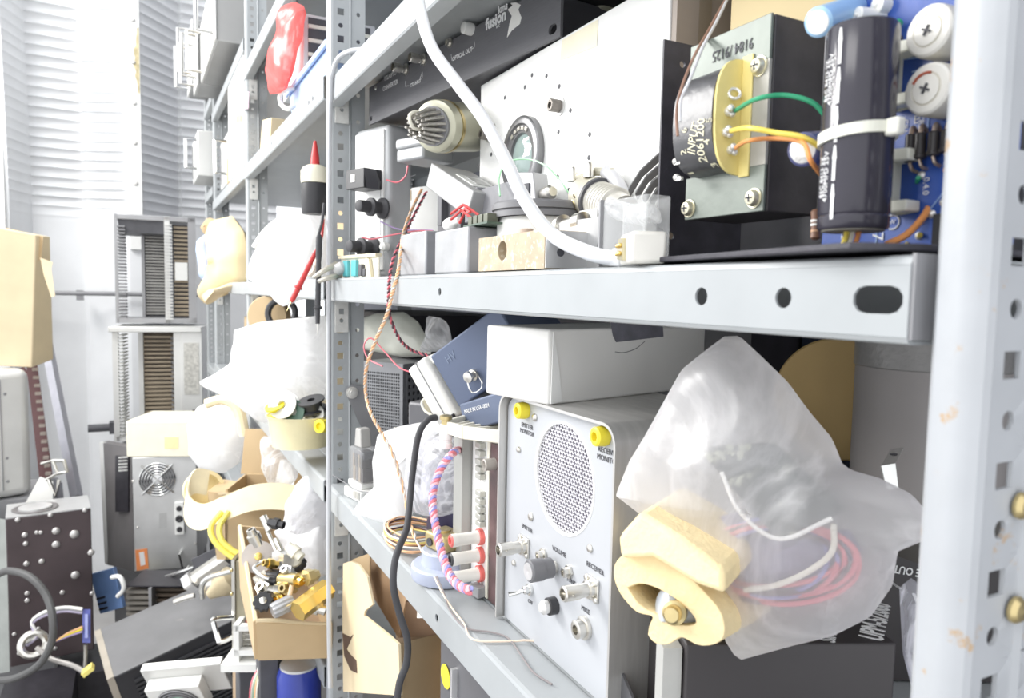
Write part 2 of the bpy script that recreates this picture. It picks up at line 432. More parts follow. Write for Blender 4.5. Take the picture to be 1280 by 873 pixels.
# horizontal pipe along the wall
p0, p1 = PX(40, 366, WX-.06), PX(262, 368, WX-.06); p1.z = p0.z
mb = MB().cyl(p0, p1, .011, n=12)
for t in (.25, .62): mb.box(p0.lerp(p1, t)+V((-.02, 0, -.01)), (.05, .03, .05))
solo('conduit_pipe', mb, MGREY, 'thin grey pipe running level along the white wall behind the card cages', 'pipe')
p0, p1 = PX(110, 536, WX-.06), PX(262, 538, WX-.06); p1.z = p0.z
mb = MB().cyl(p0, p1, .02, n=12); mb.box(p0+V((0, .12, 0)), (.06, .05, .06))
solo('floor_pipe', mb, DGREY, 'dark pipe low on the white wall left of the lower card cage', 'pipe')
mb = MB(); zc = PX(165, 78, WX-.075).z; f = lambda z: WX-.0745+max(0, z-.2)**2*.10
zz = [zc-.16+.02*i for i in range(16)]; yc = yb-.006; vs_ = []; fs_ = []
for i, z in enumerate(zz):
    w_ = .004+.016*math.sin(PI*i/15)**2*(1+.5*math.sin(i*2.1)); vs_ += [V((f(z), yc-w_, z)), V((f(z), yc+.004, z))]
for i in range(15): fs_.append((2*i, 2*i+1, 2*i+3, 2*i+2))
finish('trim_4', mb.add(vs_, fs_), pm('rust_stain', (.58, .50, .30), .7, 0, .25, 40))['kind'] = 'structure'
# ------------------------------------------------------------------ the steel shelving run
shelving = thing('steel_shelving', 'long grey bolted steel shelving run with perforated corner posts and beams', 'shelving', (0, 0, FLOOR))
PIT = .019
def upright_mb(z0, z1, dense=True, fw=1.0):
    mb = MB()
    n0, n1 = math.floor((z0-.114)/PIT), math.ceil((z1-.114)/PIT)
    n = 16 if dense else 8
    for k in range(n0, n1):
        zc = .114+k*PIT; a, b = zc-PIT/2, zc+PIT/2
        sq = (k % 2 == 0)
        mb.cell((0, 0, 0), (0, 1, 0), (0, 0, 1), .004, .027, a, b, ('s', .0145, zc, .0047, .0047) if sq else ('r', .0145, zc, .0034), n)
        mb.cell((0, 0, 0), (0, 1, 0), (0, 0, 1), .030, .050, a, b, None if not sq else ('r', .040, zc, .0030), n)
        mb.quad((0, .027, a), (0, .027, b), (.0022, .0285, b), (.0022, .0285, a)); mb.quad((.0022, .0285, a), (.0022, .0285, b), (0, .030, b), (0, .030, a))
    a, b = .114+n0*PIT-PIT/2, .114+n1*PIT-PIT/2
    # rolled front flange
    pr = [(0, .004), (-.0012, .0012), (-.004, 0), (-.008, -.0012), (-.014, -.0012), (-.018, 0), (-.023, 0), (-.026, .002), (-.0265, .006)]
    pr = [(x*fw, y) for x, y in pr]
    for i in range(len(pr)-1):
        mb.quad((pr[i][0], pr[i][1], a), (pr[i+1][0], pr[i+1][1], a), (pr[i+1][0], pr[i+1][1], b), (pr[i][0], pr[i][1], b))
    return mb
def upright(X, z0, z1, mat, dense=True, fw=1.0):
    o = finish('upright', upright_mb(z0, z1, dense, fw), mat, shelving, world=False, solid=.0016)
    o.data.transform(M.Translation((X, 0, -FLOOR))); return o
upright(.930, -.42, .45, STEELR, True, .70)
left = upright(0, FLOOR, .6, STEEL)
for k, (X, hi) in enumerate(((-.914, .95), (-1.828, 1.1), (-2.2, 1.1))):
    upright(X, FLOOR, hi, STEEL, False)
# rear posts
for X in (0.0, -.914, -1.828, -2.2):
    mb = MB(); mb.bx(X-.03, X, .44, .442, FLOOR, .9); mb.bx(X-.002, X, .40, .44, FLOOR, .9)
    finish('upright', mb, STEEL, shelving)
def shelf(X0, X1, top, lip, holes=(), name='shelf', dep=.45):
    mb = MB(); y0 = -.0035; top -= .0012
    # front lip in cells so that the holes are real
    xs = [X0]; hs = sorted(holes, key=lambda h: h[0])
    edges = [X0]
    for i, h in enumerate(hs):
        mid = X1 if i == len(hs)-1 else (h[0]+hs[i+1][0])/2
        w_ = max(.02, lip*.7) if h[1] == 'r' else lip*.8
        edges += [h[0]-w_/2, h[0]+w_/2]
    edges.append(X1)
    for i in range(len(edges)-1):
        if edges[i+1]-edges[i] < 1e-5: continue
        h = hs[(i-1)//2] if i % 2 == 1 else None
        hole = None
        if h: hole = ('r', h[0], top-lip*.5, h[2]) if h[1] == 'r' else ('o', h[0], top-lip*.5, h[2], h[3])
        mb.cell((0, y0, 0), (1, 0, 0), (0, 0, 1), edges[i], edges[i+1], top-lip+.002, top-.003, hole)
    # rolled top edge, deck with a seam, return flange below
    pr = [(y0, top-.003), (y0+.0009, top-.0009), (y0+.003, top), (.0345, top), (.0355, top-.0022), (.037, top-.0022), (.038, top), (dep, top), (dep, top-lip)]
    for i in range(len(pr)-1):
        mb.quad((X0, *pr[i]), (X1, *pr[i]), (X1, *pr[i+1]), (X0, *pr[i+1]))
    pr = [(y0, top-lip+.002), (y0+.001, top-lip+.0005), (y0+.003, top-lip), (.014, top-lip), (.014, top-lip+.006)]
    for i in range(len(pr)-1):
        mb.quad((X0, *pr[i]), (X1, *pr[i]), (X1, *pr[i+1]), (X0, *pr[i+1]))
    return finish(name, mb, STEEL, shelving, solid=.0014, sharp=20)
mid = shelf(.0, .905, 0, .031, [(.006, 'o', .0016, .003), (.02, 'o', .0016, .003), (.034, 'o', .0016, .003), (.448, 'r', .0036), (.797, 'r', .0044), (.848, 'r', .0044), (.8925, 'o', .0105, .0052)][3:])
# dark slot marks near the post end of the lip are real slots in a short end cell
mb = MB()
mb.bx(.905, .9065, -.0035, .03, -.031, 0); finish('beam_end', mb, MGREY, shelving)
shelf(.0, .905, -.305, .035, [(.450, 'r', .0038)])
shelf(.0, .905, .281, .034, [(.448, 'r', .0036)])
shelf(-.94, -.028, .297, .034, [(-.1, 'r', .0038), (-.13, 'r', .0038), (-.5, 'r', .0038)])
shelf(-.94, -.028, .0, .031, [(-.08, 'r', .0036)])
shelf(-.94, -.028, -.305, .035)
shelf(-.94, -.028, -.60, .035)
shelf(-.94, -.028, .545, .034)
shelf(0, .905, -.66, .035)
for z in (.62, .30, 0, -.30, -.62):
    shelf(-1.855, -.94, z, .033)
for z in (.7, .36, -.02, -.33, -.66):
    shelf(-2.2, -1.855, z, .033)
# beam clips bolted on the post under each shelf end
def clip(X, zt, zb):
    mb = MB(); zc = (zt+zb)/2; x = X+.0032
    h = (zt-zb)
    mb.cell((x, 0, 0), (0, 1, 0), (0, 0, 1), .006, .0255, zc, zt, ('s', .0155, zt-h*.36, .0038, .0042))
    mb.cell((x, 0, 0), (0, 1, 0), (0, 0, 1), .006, .0255, zb, zc, ('r', .0155, zb+h*.36, .003))
    return finish('beam_clip', mb, pm('clip_steel', (.74, .74, .71), .4, .2, .1, 70, .15), shelving, solid=.0018)
clip(0, .228, .176) if False else None
for X, zt, zb in ((0, .276, .223), (0, -.031, -.079), (0, -.340, -.386), (-.914, .262, .21), (-.914, -.031, -.079), (-.914, .51, .46), (-1.828, -.031, -.079), (-1.828, .31, .26)):
    clip(X, zt, zb)
# gusset brace bolted to the post
g0, g1 = PX(441, 490, .006), PY(468, 568, .1)
mb = MB()
a, b, c, d, e = [PX(x, y, .005) for x, y in ((430, 488), (440, 480), (452, 484), (481, 560), (470, 574))]
mb.prism([a, b, c, d, e], (.0022, 0, 0))
finish('gusset_brace', mb, MGREY, shelving)
mb = MB(); p = PX(440, 491, .0075); mb.cyl(p, p+V((.004, 0, 0)), .0075, n=6); mb.cyl(p, p+V((.0015, 0, 0)), .009, n=24); mb.cyl(p, p+V((.007, 0, 0)), .004, n=12)
finish('bolt', mb, GALV, shelving)
for x, y in ((1275, 632), (1268, 762)):
    p = PX(x, y, .9318); mb = MB(); mb.lathe(p, (1, 0, 0), [(.0048, 0), (.0048, .0012), (.0035, .0028), (0, .0035)], n=16, close=False); finish('bolt', mb, BRASS, shelving)
# ------------------------------------------------------------------ open frame power supply at the near end of the middle shelf
psu = thing('power_supply', 'open black power supply chassis with transformer and blue circuit board at the shelf end', 'power supply', (.80, .05, 0))
TRI = pm('transformer_iron', (.055, .05, .052), .5, 0, .2, 60, .12)
PLATE = pm('zinc_plate', (.17, .195, .17), .42, .15, .1, 40, .08)
BLKM = pm('black_crackle', (.05, .048, .06), .55, 0, .2, 90, .15)
mb = MB(); z0, z1 = .0015, .0042
mb.prism([V((x, y, z0)) for x, y in ((.70, .03), (.735, .006), (.889, -.016), (.900, .008), (.905, .118), (.70, .118))], (0, 0, z1-z0))
finish('base_plate', mb, BLKM, psu, bevel=.0006)
mb = MB(); ys = [.046, .058, .068, .117]
mb.cell((.697, 0, 0), (0, 1, 0), (0, 0, 1), .046, .070, .0042, .04, ('r', .057, .022, .0024))
mb.cell((.697, 0, 0), (0, 1, 0), (0, 0, 1), .046, .070, .04, .11)
mb.cell((.697, 0, 0), (0, 1, 0), (0, 0, 1), .046, .070, .11, .143, ('r', .061, .130, .0022))
mb.cell((.697, 0, 0), (0, 1, 0), (0, 0, 1), .070, .117, .0042, .11)
mb.cell((.697, 0, 0), (0, 1, 0), (0, 0, 1), .070, .117, .11, .143, ('r', .100, .133, .0022))
finish('side_plate', mb, BLKM, psu, solid=.0016)
mb = MB()
xs = [.697, .74, .766, .79, .83, .905]; hx_ = [PY(998, 52, .117).x, PY(985, 66, .117).x]
xs = [.697, hx_[1]-.007, (hx_[0]+hx_[1])/2, hx_[0]+.007, .905]
for i in range(4):
    h = {1: ('r', hx_[1], .1375, .0016), 2: ('r', hx_[0], .1375, .0028)}.get(i)
    mb.cell((0, .117, 0), (1, 0, 0), (0, 0, 1), xs[i], xs[i+1], .0042, .130); mb.cell((0, .117, 0), (1, 0, 0), (0, 0, 1), xs[i], xs[i+1], .130, .1450, h)
finish('back_plate', mb, pm('bare_dark_plate', (.16, .16, .17), .42, .4, .1, 50, .06), psu, solid=.0016)
mb = MB(); p = PY(992, 70, .1155); mb.torus(p, (0, -1, 0), .005, .0007, 24, 6); finish('wire_loop', mb, WHITEP, psu)
# transformer
mb = MB(); TX0, TX1, TZ0, TZ1, TF = .731, .792, .028, .1275, .041
mb.bx(TX0, TX1, TF+.001, .079, TZ0, TZ1)
core = finish('transformer_core', mb, TRI, psu, bevel=.0008)
mb = MB(); t = .0018
zt, zb = .105, .052
mb.bx(TX0, TX1, TF-t, TF, zt, TZ1); finish('end_frame', mb, PLATE, core, bevel=.0004)
mb = MB(); mb.bx(TX0, TX1, TF-t, TF, TZ0, zb); finish('end_frame', mb, PLATE, core, bevel=.0004)
mb = MB(); mb.bx(.776, TX1, TF-t, TF, zb, zt); finish('lamination_face', mb, pm('lamination_pale', (.40, .39, .35), .45, .1, .1, 40), core)
mb = MB(); mb.prism([V((.7735, TF-t-.0003, z)) for z in (.070, .0755)] + [V((.786, TF-t-.0003, .0755)), V((.786, TF-t-.0003, .070))], (0, .0002, 0))
for (x, y) in ((950, 83), (868, 114), (943, 248), (862, 261)):
    p = PY(x, y, TF-t); mbs = MB()
    mbs.cyl(p, p+V((0, -.0008, 0)), .0052, n=24); mbs.lathe(p+V((0, -.0008, 0)), (0, -1, 0), [(.0044, 0), (.0044, .001), (.0034, .0028), (.0015, .0034), (0, .0034)], n=20, close=False)
    finish('screw', mbs, pm('zinc_screw', (.72, .68, .52), .3, .7, .08), core)
    mbs = MB(); q = p+V((0, -.0042, 0)); mbs.box(q, (.0042, .0006, .0009)); mbs.box(q, (.0009, .0006, .0042)); finish('screw_slot', mbs, INKB, core)
# coil: half barrel with axis along x, wrapped in dark tape
cz0, cz1 = .051, .106; czm = (cz0+cz1)/2; CXL, CXR = .7415, .7725
def dprof(b, k=1.0):
    pr = []
    for i in range(17):
        a = -PI/2+PI*i/16
        c, s_ = math.cos(a), math.sin(a)
        pr.append((TF-t-b*abs(c)**.75, czm+k*(cz1-cz0)/2*(abs(s_)**.75)*(1 if s_ > 0 else -1)))
    return pr
mb = MB(); pr = dprof(.0195)
mb.prism([V((CXL, y, z)) for y, z in pr], (CXR-CXL, 0, 0))
coil = finish('coil', mb, pm('coil_tape', (.07, .07, .075), .3, 0, .3, 30, .2), core, sharp=50)
mb = MB(); pr2 = dprof(.0185, 1.10)
mb.prism([V((CXR, y, z)) for y, z in pr2], (.0018, 0, 0))
finish('bobbin_flange', mb, pm('bobbin_yellow', (.78, .66, .26), .5, 0, .06, 60), core)
mb = MB(); mb.bx(CXR+.0018, .7815, TF-t-.0012, TF-t, cz0-.004, cz1+.004); finish('insulation_sheet', mb, _mats['bobbin_yellow'], core, bevel=.0004)
INKC = pm('cream_ink', (.78, .74, .55), .6, 0, .03)
def oncoil(x, z):   # point and normal on the barrel at x, height z
    s_ = (z-czm)/((cz1-cz0)/2); a = math.asin(max(-1, min(1, (abs(s_)**(1/.75))*(1 if s_ > 0 else -1))))
    y = TF-t-.0195*math.cos(a)**.75
    return V((x, y, z)), V((0, -math.cos(a), math.sin(a)*.6))
def coilpx(px, py):   # the point of the barrel seen at a pixel
    y = TF-.02
    for _ in range(6):
        p = PY(px, py, y); q, n = oncoil(p.x, min(max(p.z, cz0+.004), cz1-.004)); y = q.y
    return V((p.x, y, p.z)), n
def wrap_coil(o):   # lay the print on the curved tape
    mw = core.matrix_world; inv = mw.inverted()
    for v_ in o.data.vertices:
        p = mw @ v_.co; q, n = oncoil(p.x, min(max(p.z, cz0+.001), cz1-.001)); p.y = q.y-.0003; v_.co = inv @ p
for body, a, b, h in (('INPUT', (865, 192), (871, 153), .0062), ('2061200', (881, 203), (878, 147), .0060)):
    (pa, n0), (pb2, n1) = coilpx(*a), coilpx(*b); wrap_coil(fit_text(body, pa, pb2, h, n0+n1, INKC, core, bold=.00008))
for ch, x, y in (('6', 856, 163), ('2', 855, 190), ('1', 858, 215), ('5', 887, 150), ('4', 884, 177), ('3', 891, 205)):
    p, n = coilpx(x, y); wrap_coil(text(ch, .0064, onface(p, (0, 0, 1), n, .0006), INKC, core, ext=.0002))
text('9184 /9125', .0085, onface(V((.765, TF-t, .1165)), (-1, 0, .02), (0, -1, 0), .0004), INKB, core, ext=.0001, wide=.8)
# solder terminals
SOLD = pm('solder', (.80, .79, .76), .3, .6, .1, 200, .3)
for x, y in ((911, 139), (908, 165), (914, 187)):
    p = PX(x, y, CXR+.003); mb = MB(); mb.sph(p, .0026, 10, 7); mb.sph(p+V((.003, -.0015, .0008)), .002, 10, 7); mb.sph(p+V((.0015, .001, -.0015)), .0019, 8, 6); finish('solder_terminal', mb, SOLD, core)
p = PX(918, 117, CXR+.003); mb = MB(); mb.torus(p, (1, -.5, .4), .003, .0009, 18, 6); finish('ring_terminal', mb, SOLD, core)
for x, y in ((847, 154), (846, 178), (845, 202), (846, 222)):
    p = PX(x, y, CXL-.002); mb = MB(); mb.sph(p, .0022, 8, 6); mb.box(p+V((.002, 0, -.001)), (.005, .002, .002)); finish('solder_terminal', mb, SOLD, core)
# blue circuit board standing behind the big capacitor
PB = .056
PCBM = pm('circuit_board_blue', (.03, .085, .36), .35, 0, .12, 45, .05)
mb = MB(); mb.prism([V((x, PB, z)) for x, z in ((.815, .008), (.905, .006), (.905, .19), (.822, .19), (.822, .115))], (0, .0018, 0))
board = finish('circuit_board', mb, PCBM, psu, bevel=.0003)
def pcb(px, py, off=0.0): return PY(px, py, PB-off)
mb = MB()
for pts in (((1120, 75), (1180, 68), (1195, 60)), ((1140, 90), (1185, 75)), ((1120, 145), (1120, 165)), ((1160, 160), (1162, 140), (1185, 130)), ((1065, 20), (1100, 18)), ((1095, 305), (1100, 240), (1115, 200)), ((1140, 290), (1180, 240))):
    mb.tube([pcb(x, y, .0002) for x, y in pts], .00035, 4, 0)
finish('silk_trace', mb, pm('trace_light', (.35, .5, .8), .5), board)
for body, x, y, s_ in (('347', 1098, 285, .008), ('E', 1146, 150, .005), ('CR1', 1132, 158, .0035), ('CR2', 1152, 152, .0035), ('0.4.0', 1158, 233, .004), ('C2', 1055, 293, .004)):
    text(body, s_, onface(pcb(x, y), (0, 0, -1) if len(body) > 1 else (1, 0, 0), (0, -1, 0)), INKW, board, ext=.0001)
mb = MB(); p = pcb(1116, 278, .0003); mb.torus(p, (0, 1, 0), .0032, .0004, 24, 5); finish('silk_mark', mb, INKW, board)
text('W', .003, onface(p, (1, 0, 0), (0, -1, 0)), INKW, board, ext=.0001)
# trim pots
POT = pm('pot_body', (.66, .63, .54), .45, 0, .06); POTF = pm('pot_face', (.84, .82, .76), .4, 0, .04)
for (x, y, mark) in ((1160, 38, False), (1158, 111, True)):
    p = pcb(x, y, .021); p.x += .0
    p = PD(x, y, .30); ax = (pcb(x+22, y-4)-p); ax = V((.06, .99, 0)).normalized()
    L = (PB-p.y)/ax.y
    mb = MB(); mb.lathe(p, ax, [(.0085, 0), (.0104, .0006), (.0108, .002), (.0108, L)], n=32); pot = finish('trim_pot', mb, POT, board)
    mb = MB(); mb.lathe(p, -ax, [(.0104, -.0006), (.0095, .0002), (.0068, .0004), (.0066, -.0004)], n=32, close=False); mb.lathe(p-ax*.0000, -ax, [(.0060, -.0002), (.0060, .0006), (0, .0008)], n=28, close=False); finish('pot_face', mb, POTF, pot) if False else finish('pot_face', mb, POTF, board)
    mb = MB(); u, w = perp(ax)
    for d in (u+w*.5, w-u*.5): d = d.normalized(); mb.box(p-ax*.0012, (.0008, .0008, .0044), V((0, 0, 1)).rotation_difference(d).to_matrix())
    finish('pot_slot', mb, INKB, board)
    if mark:
        mb = MB(); mb.torus(p-ax*.0008, ax, .0064, .0006, 14, 5, .5, 1.9); finish('paint_mark', mb, pm('rust_paint', (.45, .10, .05), .6), board)
# diodes
for i, x in enumerate((1139, 1151, 1168, 1184)):
    a = pcb(x, 168-i*2, .004); b = pcb(x-2, 203-i*4, .004)
    mb = MB(); mb.lathe(a, b-a, [(.0018, .0), (.0023, .0006), (.0023, (b-a).length*.8), (.0028, (b-a).length*.82), (.0028, (b-a).length*.95), (.002, (b-a).length)], n=16); d_ = finish('diode', mb, pm('diode_black', (.045, .04, .04), .3, 0, .2), board)
    mb = MB(); mb.tube([a+V((0, .004, .001)), a+V((0, .001, .003)), a], .0010, 8, 5); mb.tube([b, b+V((0.0006, .001, -.003)), b+V((.001, .004, -.004))], .0008, 8, 5); finish('diode_lead', mb, pm('copper_lead', (.45, .36, .30), .35, .7), board)
# small parts along the top of the board
mb = MB(); a, b = PD(1022, 28, .325), PD(1068, 12, .345); ax = (b-a)
mb.lathe(a, ax, [(.0055, 0), (.0066, .0008), (.0066, ax.length), (.005, ax.length+.001)], n=28); finish('blue_capacitor', mb, pm('cap_light_blue', (.36, .58, .82), .3, 0, .05), board)
mb = MB(); mb.lathe(a, -ax, [(.0056, -.0005), (.005, .0003), (0, .0004)], n=24, close=False); finish('capacitor_end', mb, WHITEP, board)
for x, y, r_ in ((1071, 18, .0035), (1095, 6, .0042)):
    p = PD(x, y, .33); mb = MB(); mb.lathe(p, (.22, .97, 0), [(r_*.8, 0), (r_, .0005), (r_, .014)], n=18); mb.sph(p, r_*.3, 8, 6); finish('small_capacitor', mb, WHITEP, board)
mb = MB(); p = pcb(1124, 96, .005); mb.bx(p.x-.006, p.x-.002, PB-.010, PB, p.z-.0135, p.z+.0135); mb.bx(p.x-.002, p.x+.008, PB-.010, PB, p.z-.0135, p.z-.0085); mb.bx(p.x-.002, p.x+.008, PB-.010, PB, p.z+.0085, p.z+.0135)
finish('cap_clamp', mb, pm('nylon', (.80, .80, .70), .4, 0, .04), board, bevel=.0008)
for x, y, m_ in ((1112, 36, GRN), (1112, 55, BLACKP), (1114, 66, pm('resistor_brown', (.20, .10, .06), .4))):
    p = pcb(x, y, .004); mb = MB(); mb.lathe(p-V((.006, 0, .001)), (1, .0, .2), [(.001, 0), (.002, .001), (.0017, .004), (.0017, .008), (.002, .011), (.001, .012)], n=12); finish('resistor', mb, m_, board)
mb = MB(); p = pcb(1122, 228, .005); mb.bx(p.x-.006, p.x-.002, PB-.010, PB, p.z-.0135, p.z+.0135); mb.bx(p.x-.002, p.x+.008, PB-.010, PB, p.z-.0135, p.z-.0085); mb.bx(p.x-.002, p.x+.008, PB-.010, PB, p.z+.0085, p.z+.0135)
finish('cap_clamp', mb, pm('nylon', (.80, .80, .70), .4, 0, .04), board, bevel=.0008)
mb = MB(); p = pcb(1182, 272, .001); mb.bx(p.x-.001, p.x+.02, PB-.008, PB, .004, p.z+.001); finish('terminal_block', mb, BLACKP, board)
for x, y in ((1180, 253), (1165, 268), (1149, 295), (1152, 219)):
    p = pcb(x, y); mb = MB(); mb.lathe(p, (0, -1, 0), [(.0018, 0), (.0018, .0004), (.0010, .0012), (0, .0014)], n=12, close=False); finish('solder_joint', mb, SOLD, board)
# big capacitor with zip tie
c0 = V((.858, .024, .0125)); rc = .01425
mb = MB(); mb.lathe(c0, (0, 0, 1), [(.0125, 0), (rc-.0006, .0003), (rc, .0012), (rc, .0055), (rc-.0005, .0062), (rc, .007), (rc, .083), (rc-.001, .0845), (.010, .0845)], n=48)
cap_ = finish('large_capacitor', mb, pm('cap_sleeve', (.04, .037, .05), .18, 0, .15, 20), psu)
mb = MB(); mb.lathe(c0+V((0, 0, -.0004)), (0, 0, 1), [(.0124, .0), (.0124, .0006)], n=40); finish('capacitor_base', mb, pm('bakelite_grey', (.33, .31, .26), .5), cap_)
def oncyl(th, z, r): return V((c0.x+r*math.cos(th), c0.y+r*math.sin(th), c0.z+z))
thc = math.atan2(CAM.y-c0.y, CAM.x-c0.x)
mb = MB()
for k in range(5):   # printed arrow stripe
    z = .004+k*.0158
    a0, a1 = thc-.68, thc-.54; am = (a0+a1)/2
    pts = lambda th, zz: oncyl(th, zz, rc+.0002)
    mb.add([pts(am-.05, z), pts(am+.05, z), pts(am+.05, z+.009), pts(am-.05, z+.009)], [(0, 1, 2, 3)])
    mb.add([pts(a0, z+.009), pts(am, z+.009), pts(a1, z+.009), pts(am+.03, z+.0145), pts(am-.03, z+.0145)], [(0, 1, 4), (1, 3, 4), (1, 2, 3)])
finish('printed_arrows', mb, INKW, cap_, solid=.0001)
for th, body, sz in ((thc-.88, '4700MFD 25V', .0036), (thc-1.08, '86C 8412 2Z', .0032)):
    for zz in (.022, .062):
        p = oncyl(th, zz, rc); text(body, sz, onface(p, (0, 0, 1), (math.cos(th), math.sin(th), 0), .0003), INKW, cap_, ext=.0001)
mb = MB(); zt_ = .0395
pts = [(oncyl(2*PI*i/48, zt_+.0015*math.cos(2*PI*i/48-thc-1), rc+.0006)) for i in range(49)]
for i in range(48):
    a, b = pts[i], pts[i+1]; ca, cb = (a-c0), (b-c0); ca.z = cb.z = 0; ca = ca.normalized()*.0008; cb = cb.normalized()*.0008; h = V((0, 0, .0023))
    mb.hexa([a-ca*.6-h, a+ca-h, b+cb-h, b-cb*.6-h, a-ca*.6+h, a+ca+h, b+cb+h, b-cb*.6+h])
tie = finish('zip_tie', mb, _mats['nylon'], cap_, sharp=50)
mb = MB(); p = oncyl(thc+.9, zt_+.001, rc+.003); mb.box(p, (.0065, .0052, .0072), M.Rotation(thc+.9, 3, 'Z')); finish('zip_tie_head', mb, pm('nylon_head', (.86, .85, .76), .4), cap_, bevel=.0012)
# smaller blue capacitor and resistor between the transformer and the big capacitor
mb = MB(); a, b = PD(1003, 187, .335), PD(1045, 183, .355); ax = b-a
mb.lathe(a, ax, [(.0068, 0), (.0078, .0008), (.0078, .004), (.0074, .005), (.0078, .006), (.0078, ax.length+.006)], n=28); finish('blue_capacitor', mb, pm('cap_navy', (.09, .10, .22), .3), psu)
mb = MB(); mb.lathe(a, -ax, [(.0069, -.0004), (.006, .0002), (0, .0003)], n=24, close=False); finish('capacitor_end', mb, SOLD, psu)
a = PD(1020, 262, .35); b = PD(1019, 300, .35); mb = MB(); ax = b-a; l_ = ax.length
mb.lathe(a, ax, [(.0012, 0), (.0024, .001), (.0021, l_*.3), (.0021, l_*.7), (.0024, l_-.001), (.0012, l_)], n=14); finish('resistor', mb, _mats['resistor_brown'], psu)
for t_, m_ in ((.35, WHITEP), (.48, WHITEP), (.68, pm('band_tan', (.55, .33, .2), .5))):
    mb = MB(); mb.cyl(a+ax*t_, a+ax*(t_+.07), .0023, n=14); finish('resistor_band', mb, m_, psu)
# wires
def wire(pts, r, m, parent, name='wire', n=8):
    mb = MB(); mb.tube(pts, r, n, 8); return finish(name, mb, m, parent)
q = PX(918, 139, CXR+.004); wire([q, PD(945, 124, .345), PD(980, 119, .34), PD(1015, 128, .335), PD(1036, 150, .335)], .0012, GRN, psu)
q = PX(912, 164, CXR+.004); wire([q, PD(935, 160, .345), PD(970, 166, .335), PD(1005, 172, .328), PD(1034, 190, .33)], .0013, pm('wire_yellow', (.88, .70, .12), .4), psu)
q = PX(918, 186, CXR+.004); wire([q, PD(935, 176, .35), PD(970, 173, .345), PD(1003, 178, .328), PD(1013, 200, .322), PD(1026, 218, .33)], .0011, ORG, psu)
wire([pcb(1186, 212, .003), PD(1172, 218, .325), PD(1160, 262, .315), PD(1135, 292, .31), PD(1108, 306, .31)], .0015, ORG, psu)
wire([pcb(1148, 222, .003), PD(1143, 245, .33), PD(1138, 280, .335), PD(1120, 305, .33)], .0010, GRN, psu)
wire([pcb(1150, 294, .002), PD(1142, 300, .33), PD(1130, 308, .32)], .0011, _mats['wire_yellow'], psu)
for x, m_ in ((1059, _mats['wire_yellow']), (1066, CREAM), (1074, ORG)):
    wire([PD(x+2, 276, .312), PD(x-2, 296, .312), PD(x-6, 308, .312)], .0011, m_, psu)
wire([PD(847, 170, .385), PD(846, 140, .385), PD(852, 110, .38), PD(868, 70, .40), PD(890, 30, .42), PD(913, -12, .44)], .0008, pm('wire_brown', (.30, .17, .12), .35), psu)
wire([PD(850, 152, .38), PD(851, 125, .38), PD(862, 100, .38), PD(878, 60, .40), PD(895, 28, .42), PD(914, -12, .44)], .0009, pm('wire_grey', (.66, .66, .68), .3), psu)
# ------------------------------------------------------------------ things on the middle shelf
# --- black rack unit lying on top of the white chassis
FA, FB = PZ(465, 157, .2195), PZ(705, 47, .2195)
fu = thing('rack_converter', 'long black rack unit with two metal connectors and white lettering under the top beam', 'rack unit', mat=frame(FA, FB-FA))
W_ = (FB-FA).length; mt = fu.matrix_world
FUM = pm('rack_face', (.135, .135, .145), .62, 0, .08, 50, .04, stretch=(1, 30, 30)); 
mb = MB(mt); H_ = .0525
mb.cell((0, -.003, 0), (1, 0, 0), (0, 0, 1), 0, .02, 0, H_, ('s', .007, .008, .0035, .003)); mb.cell((0, -.003, 0), (1, 0, 0), (0, 0, 1), .02, W_-.03, 0, H_); mb.cell((0, -.003, 0), (1, 0, 0), (0, 0, 1), W_-.03, W_, 0, H_, ('o', W_-.012, .010, .0065, .0045))
finish('front_panel', mb, FUM, fu, solid=.003)
mb = MB(mt); mb.bx(.02, W_-.03, .0005, .13, .002, H_-.0005); finish('body', mb, DGREY, fu, bevel=.001)
mb = MB(mt); mb.bx(.0, W_-.004, .004, .13, H_+.0004, .0555); finish('gap_shade', mb, BLACK, fu)  # black slab stands in for the dark gap above the panel
mb = MB(mt); mb.bx(.012, .02, -.0005, .05, 0.002, .040); finish('rack_ear', mb, MGREY, fu)
nrm = -V((mt[0][1], mt[1][1], mt[2][1])); ux = V((mt[0][0], mt[1][0], mt[2][0]))
FO = mt @ V((0, -.0046, 0))
def onfu(px, py): return hit(px, py, FO, nrm)
for body, x, y, s_ in (('TTL/OPTO', 488, 95, .0075), ('CONVERTER', 488, 107, .0075), ('TTL INPUT', 520, 104, .0055), ('CHG AMP', 506, 72, .0055), ('CHG AMP', 566, 34, .0060), ('T-1', 594, 14, .0065), ('OPTICAL OUT', 578, 68, .0062)):
    text(body, s_*1.12, onface(onfu(x, y), ux, nrm), INKW, fu, ext=.0001, bold=.00012)
text('kms', .0110, onface(onfu(629, 10), ux, nrm), INKW, fu, ext=.0001, bold=.0003)
text('fusion', .0165, onface(onfu(620, 25), ux, nrm), INKW, fu, ext=.0001, bold=.0006)
text('INC', .004, onface(onfu(623, 33), ux, nrm), INKW, fu, ext=.0001)
mb = MB()
for a, b, c_ in (((507, 101), (507, 108), (511, 107)), ((528, 97), (528, 90), (525, 98)), ((564, 68), (565, 76), (567, 75)), ((593, 52), (593, 59), (590, 61))):
    mb.tube([onfu(*a), onfu(*b), onfu(*c_)], .0003, 4, 0)
finish('printed_bracket', mb, INKW, fu)
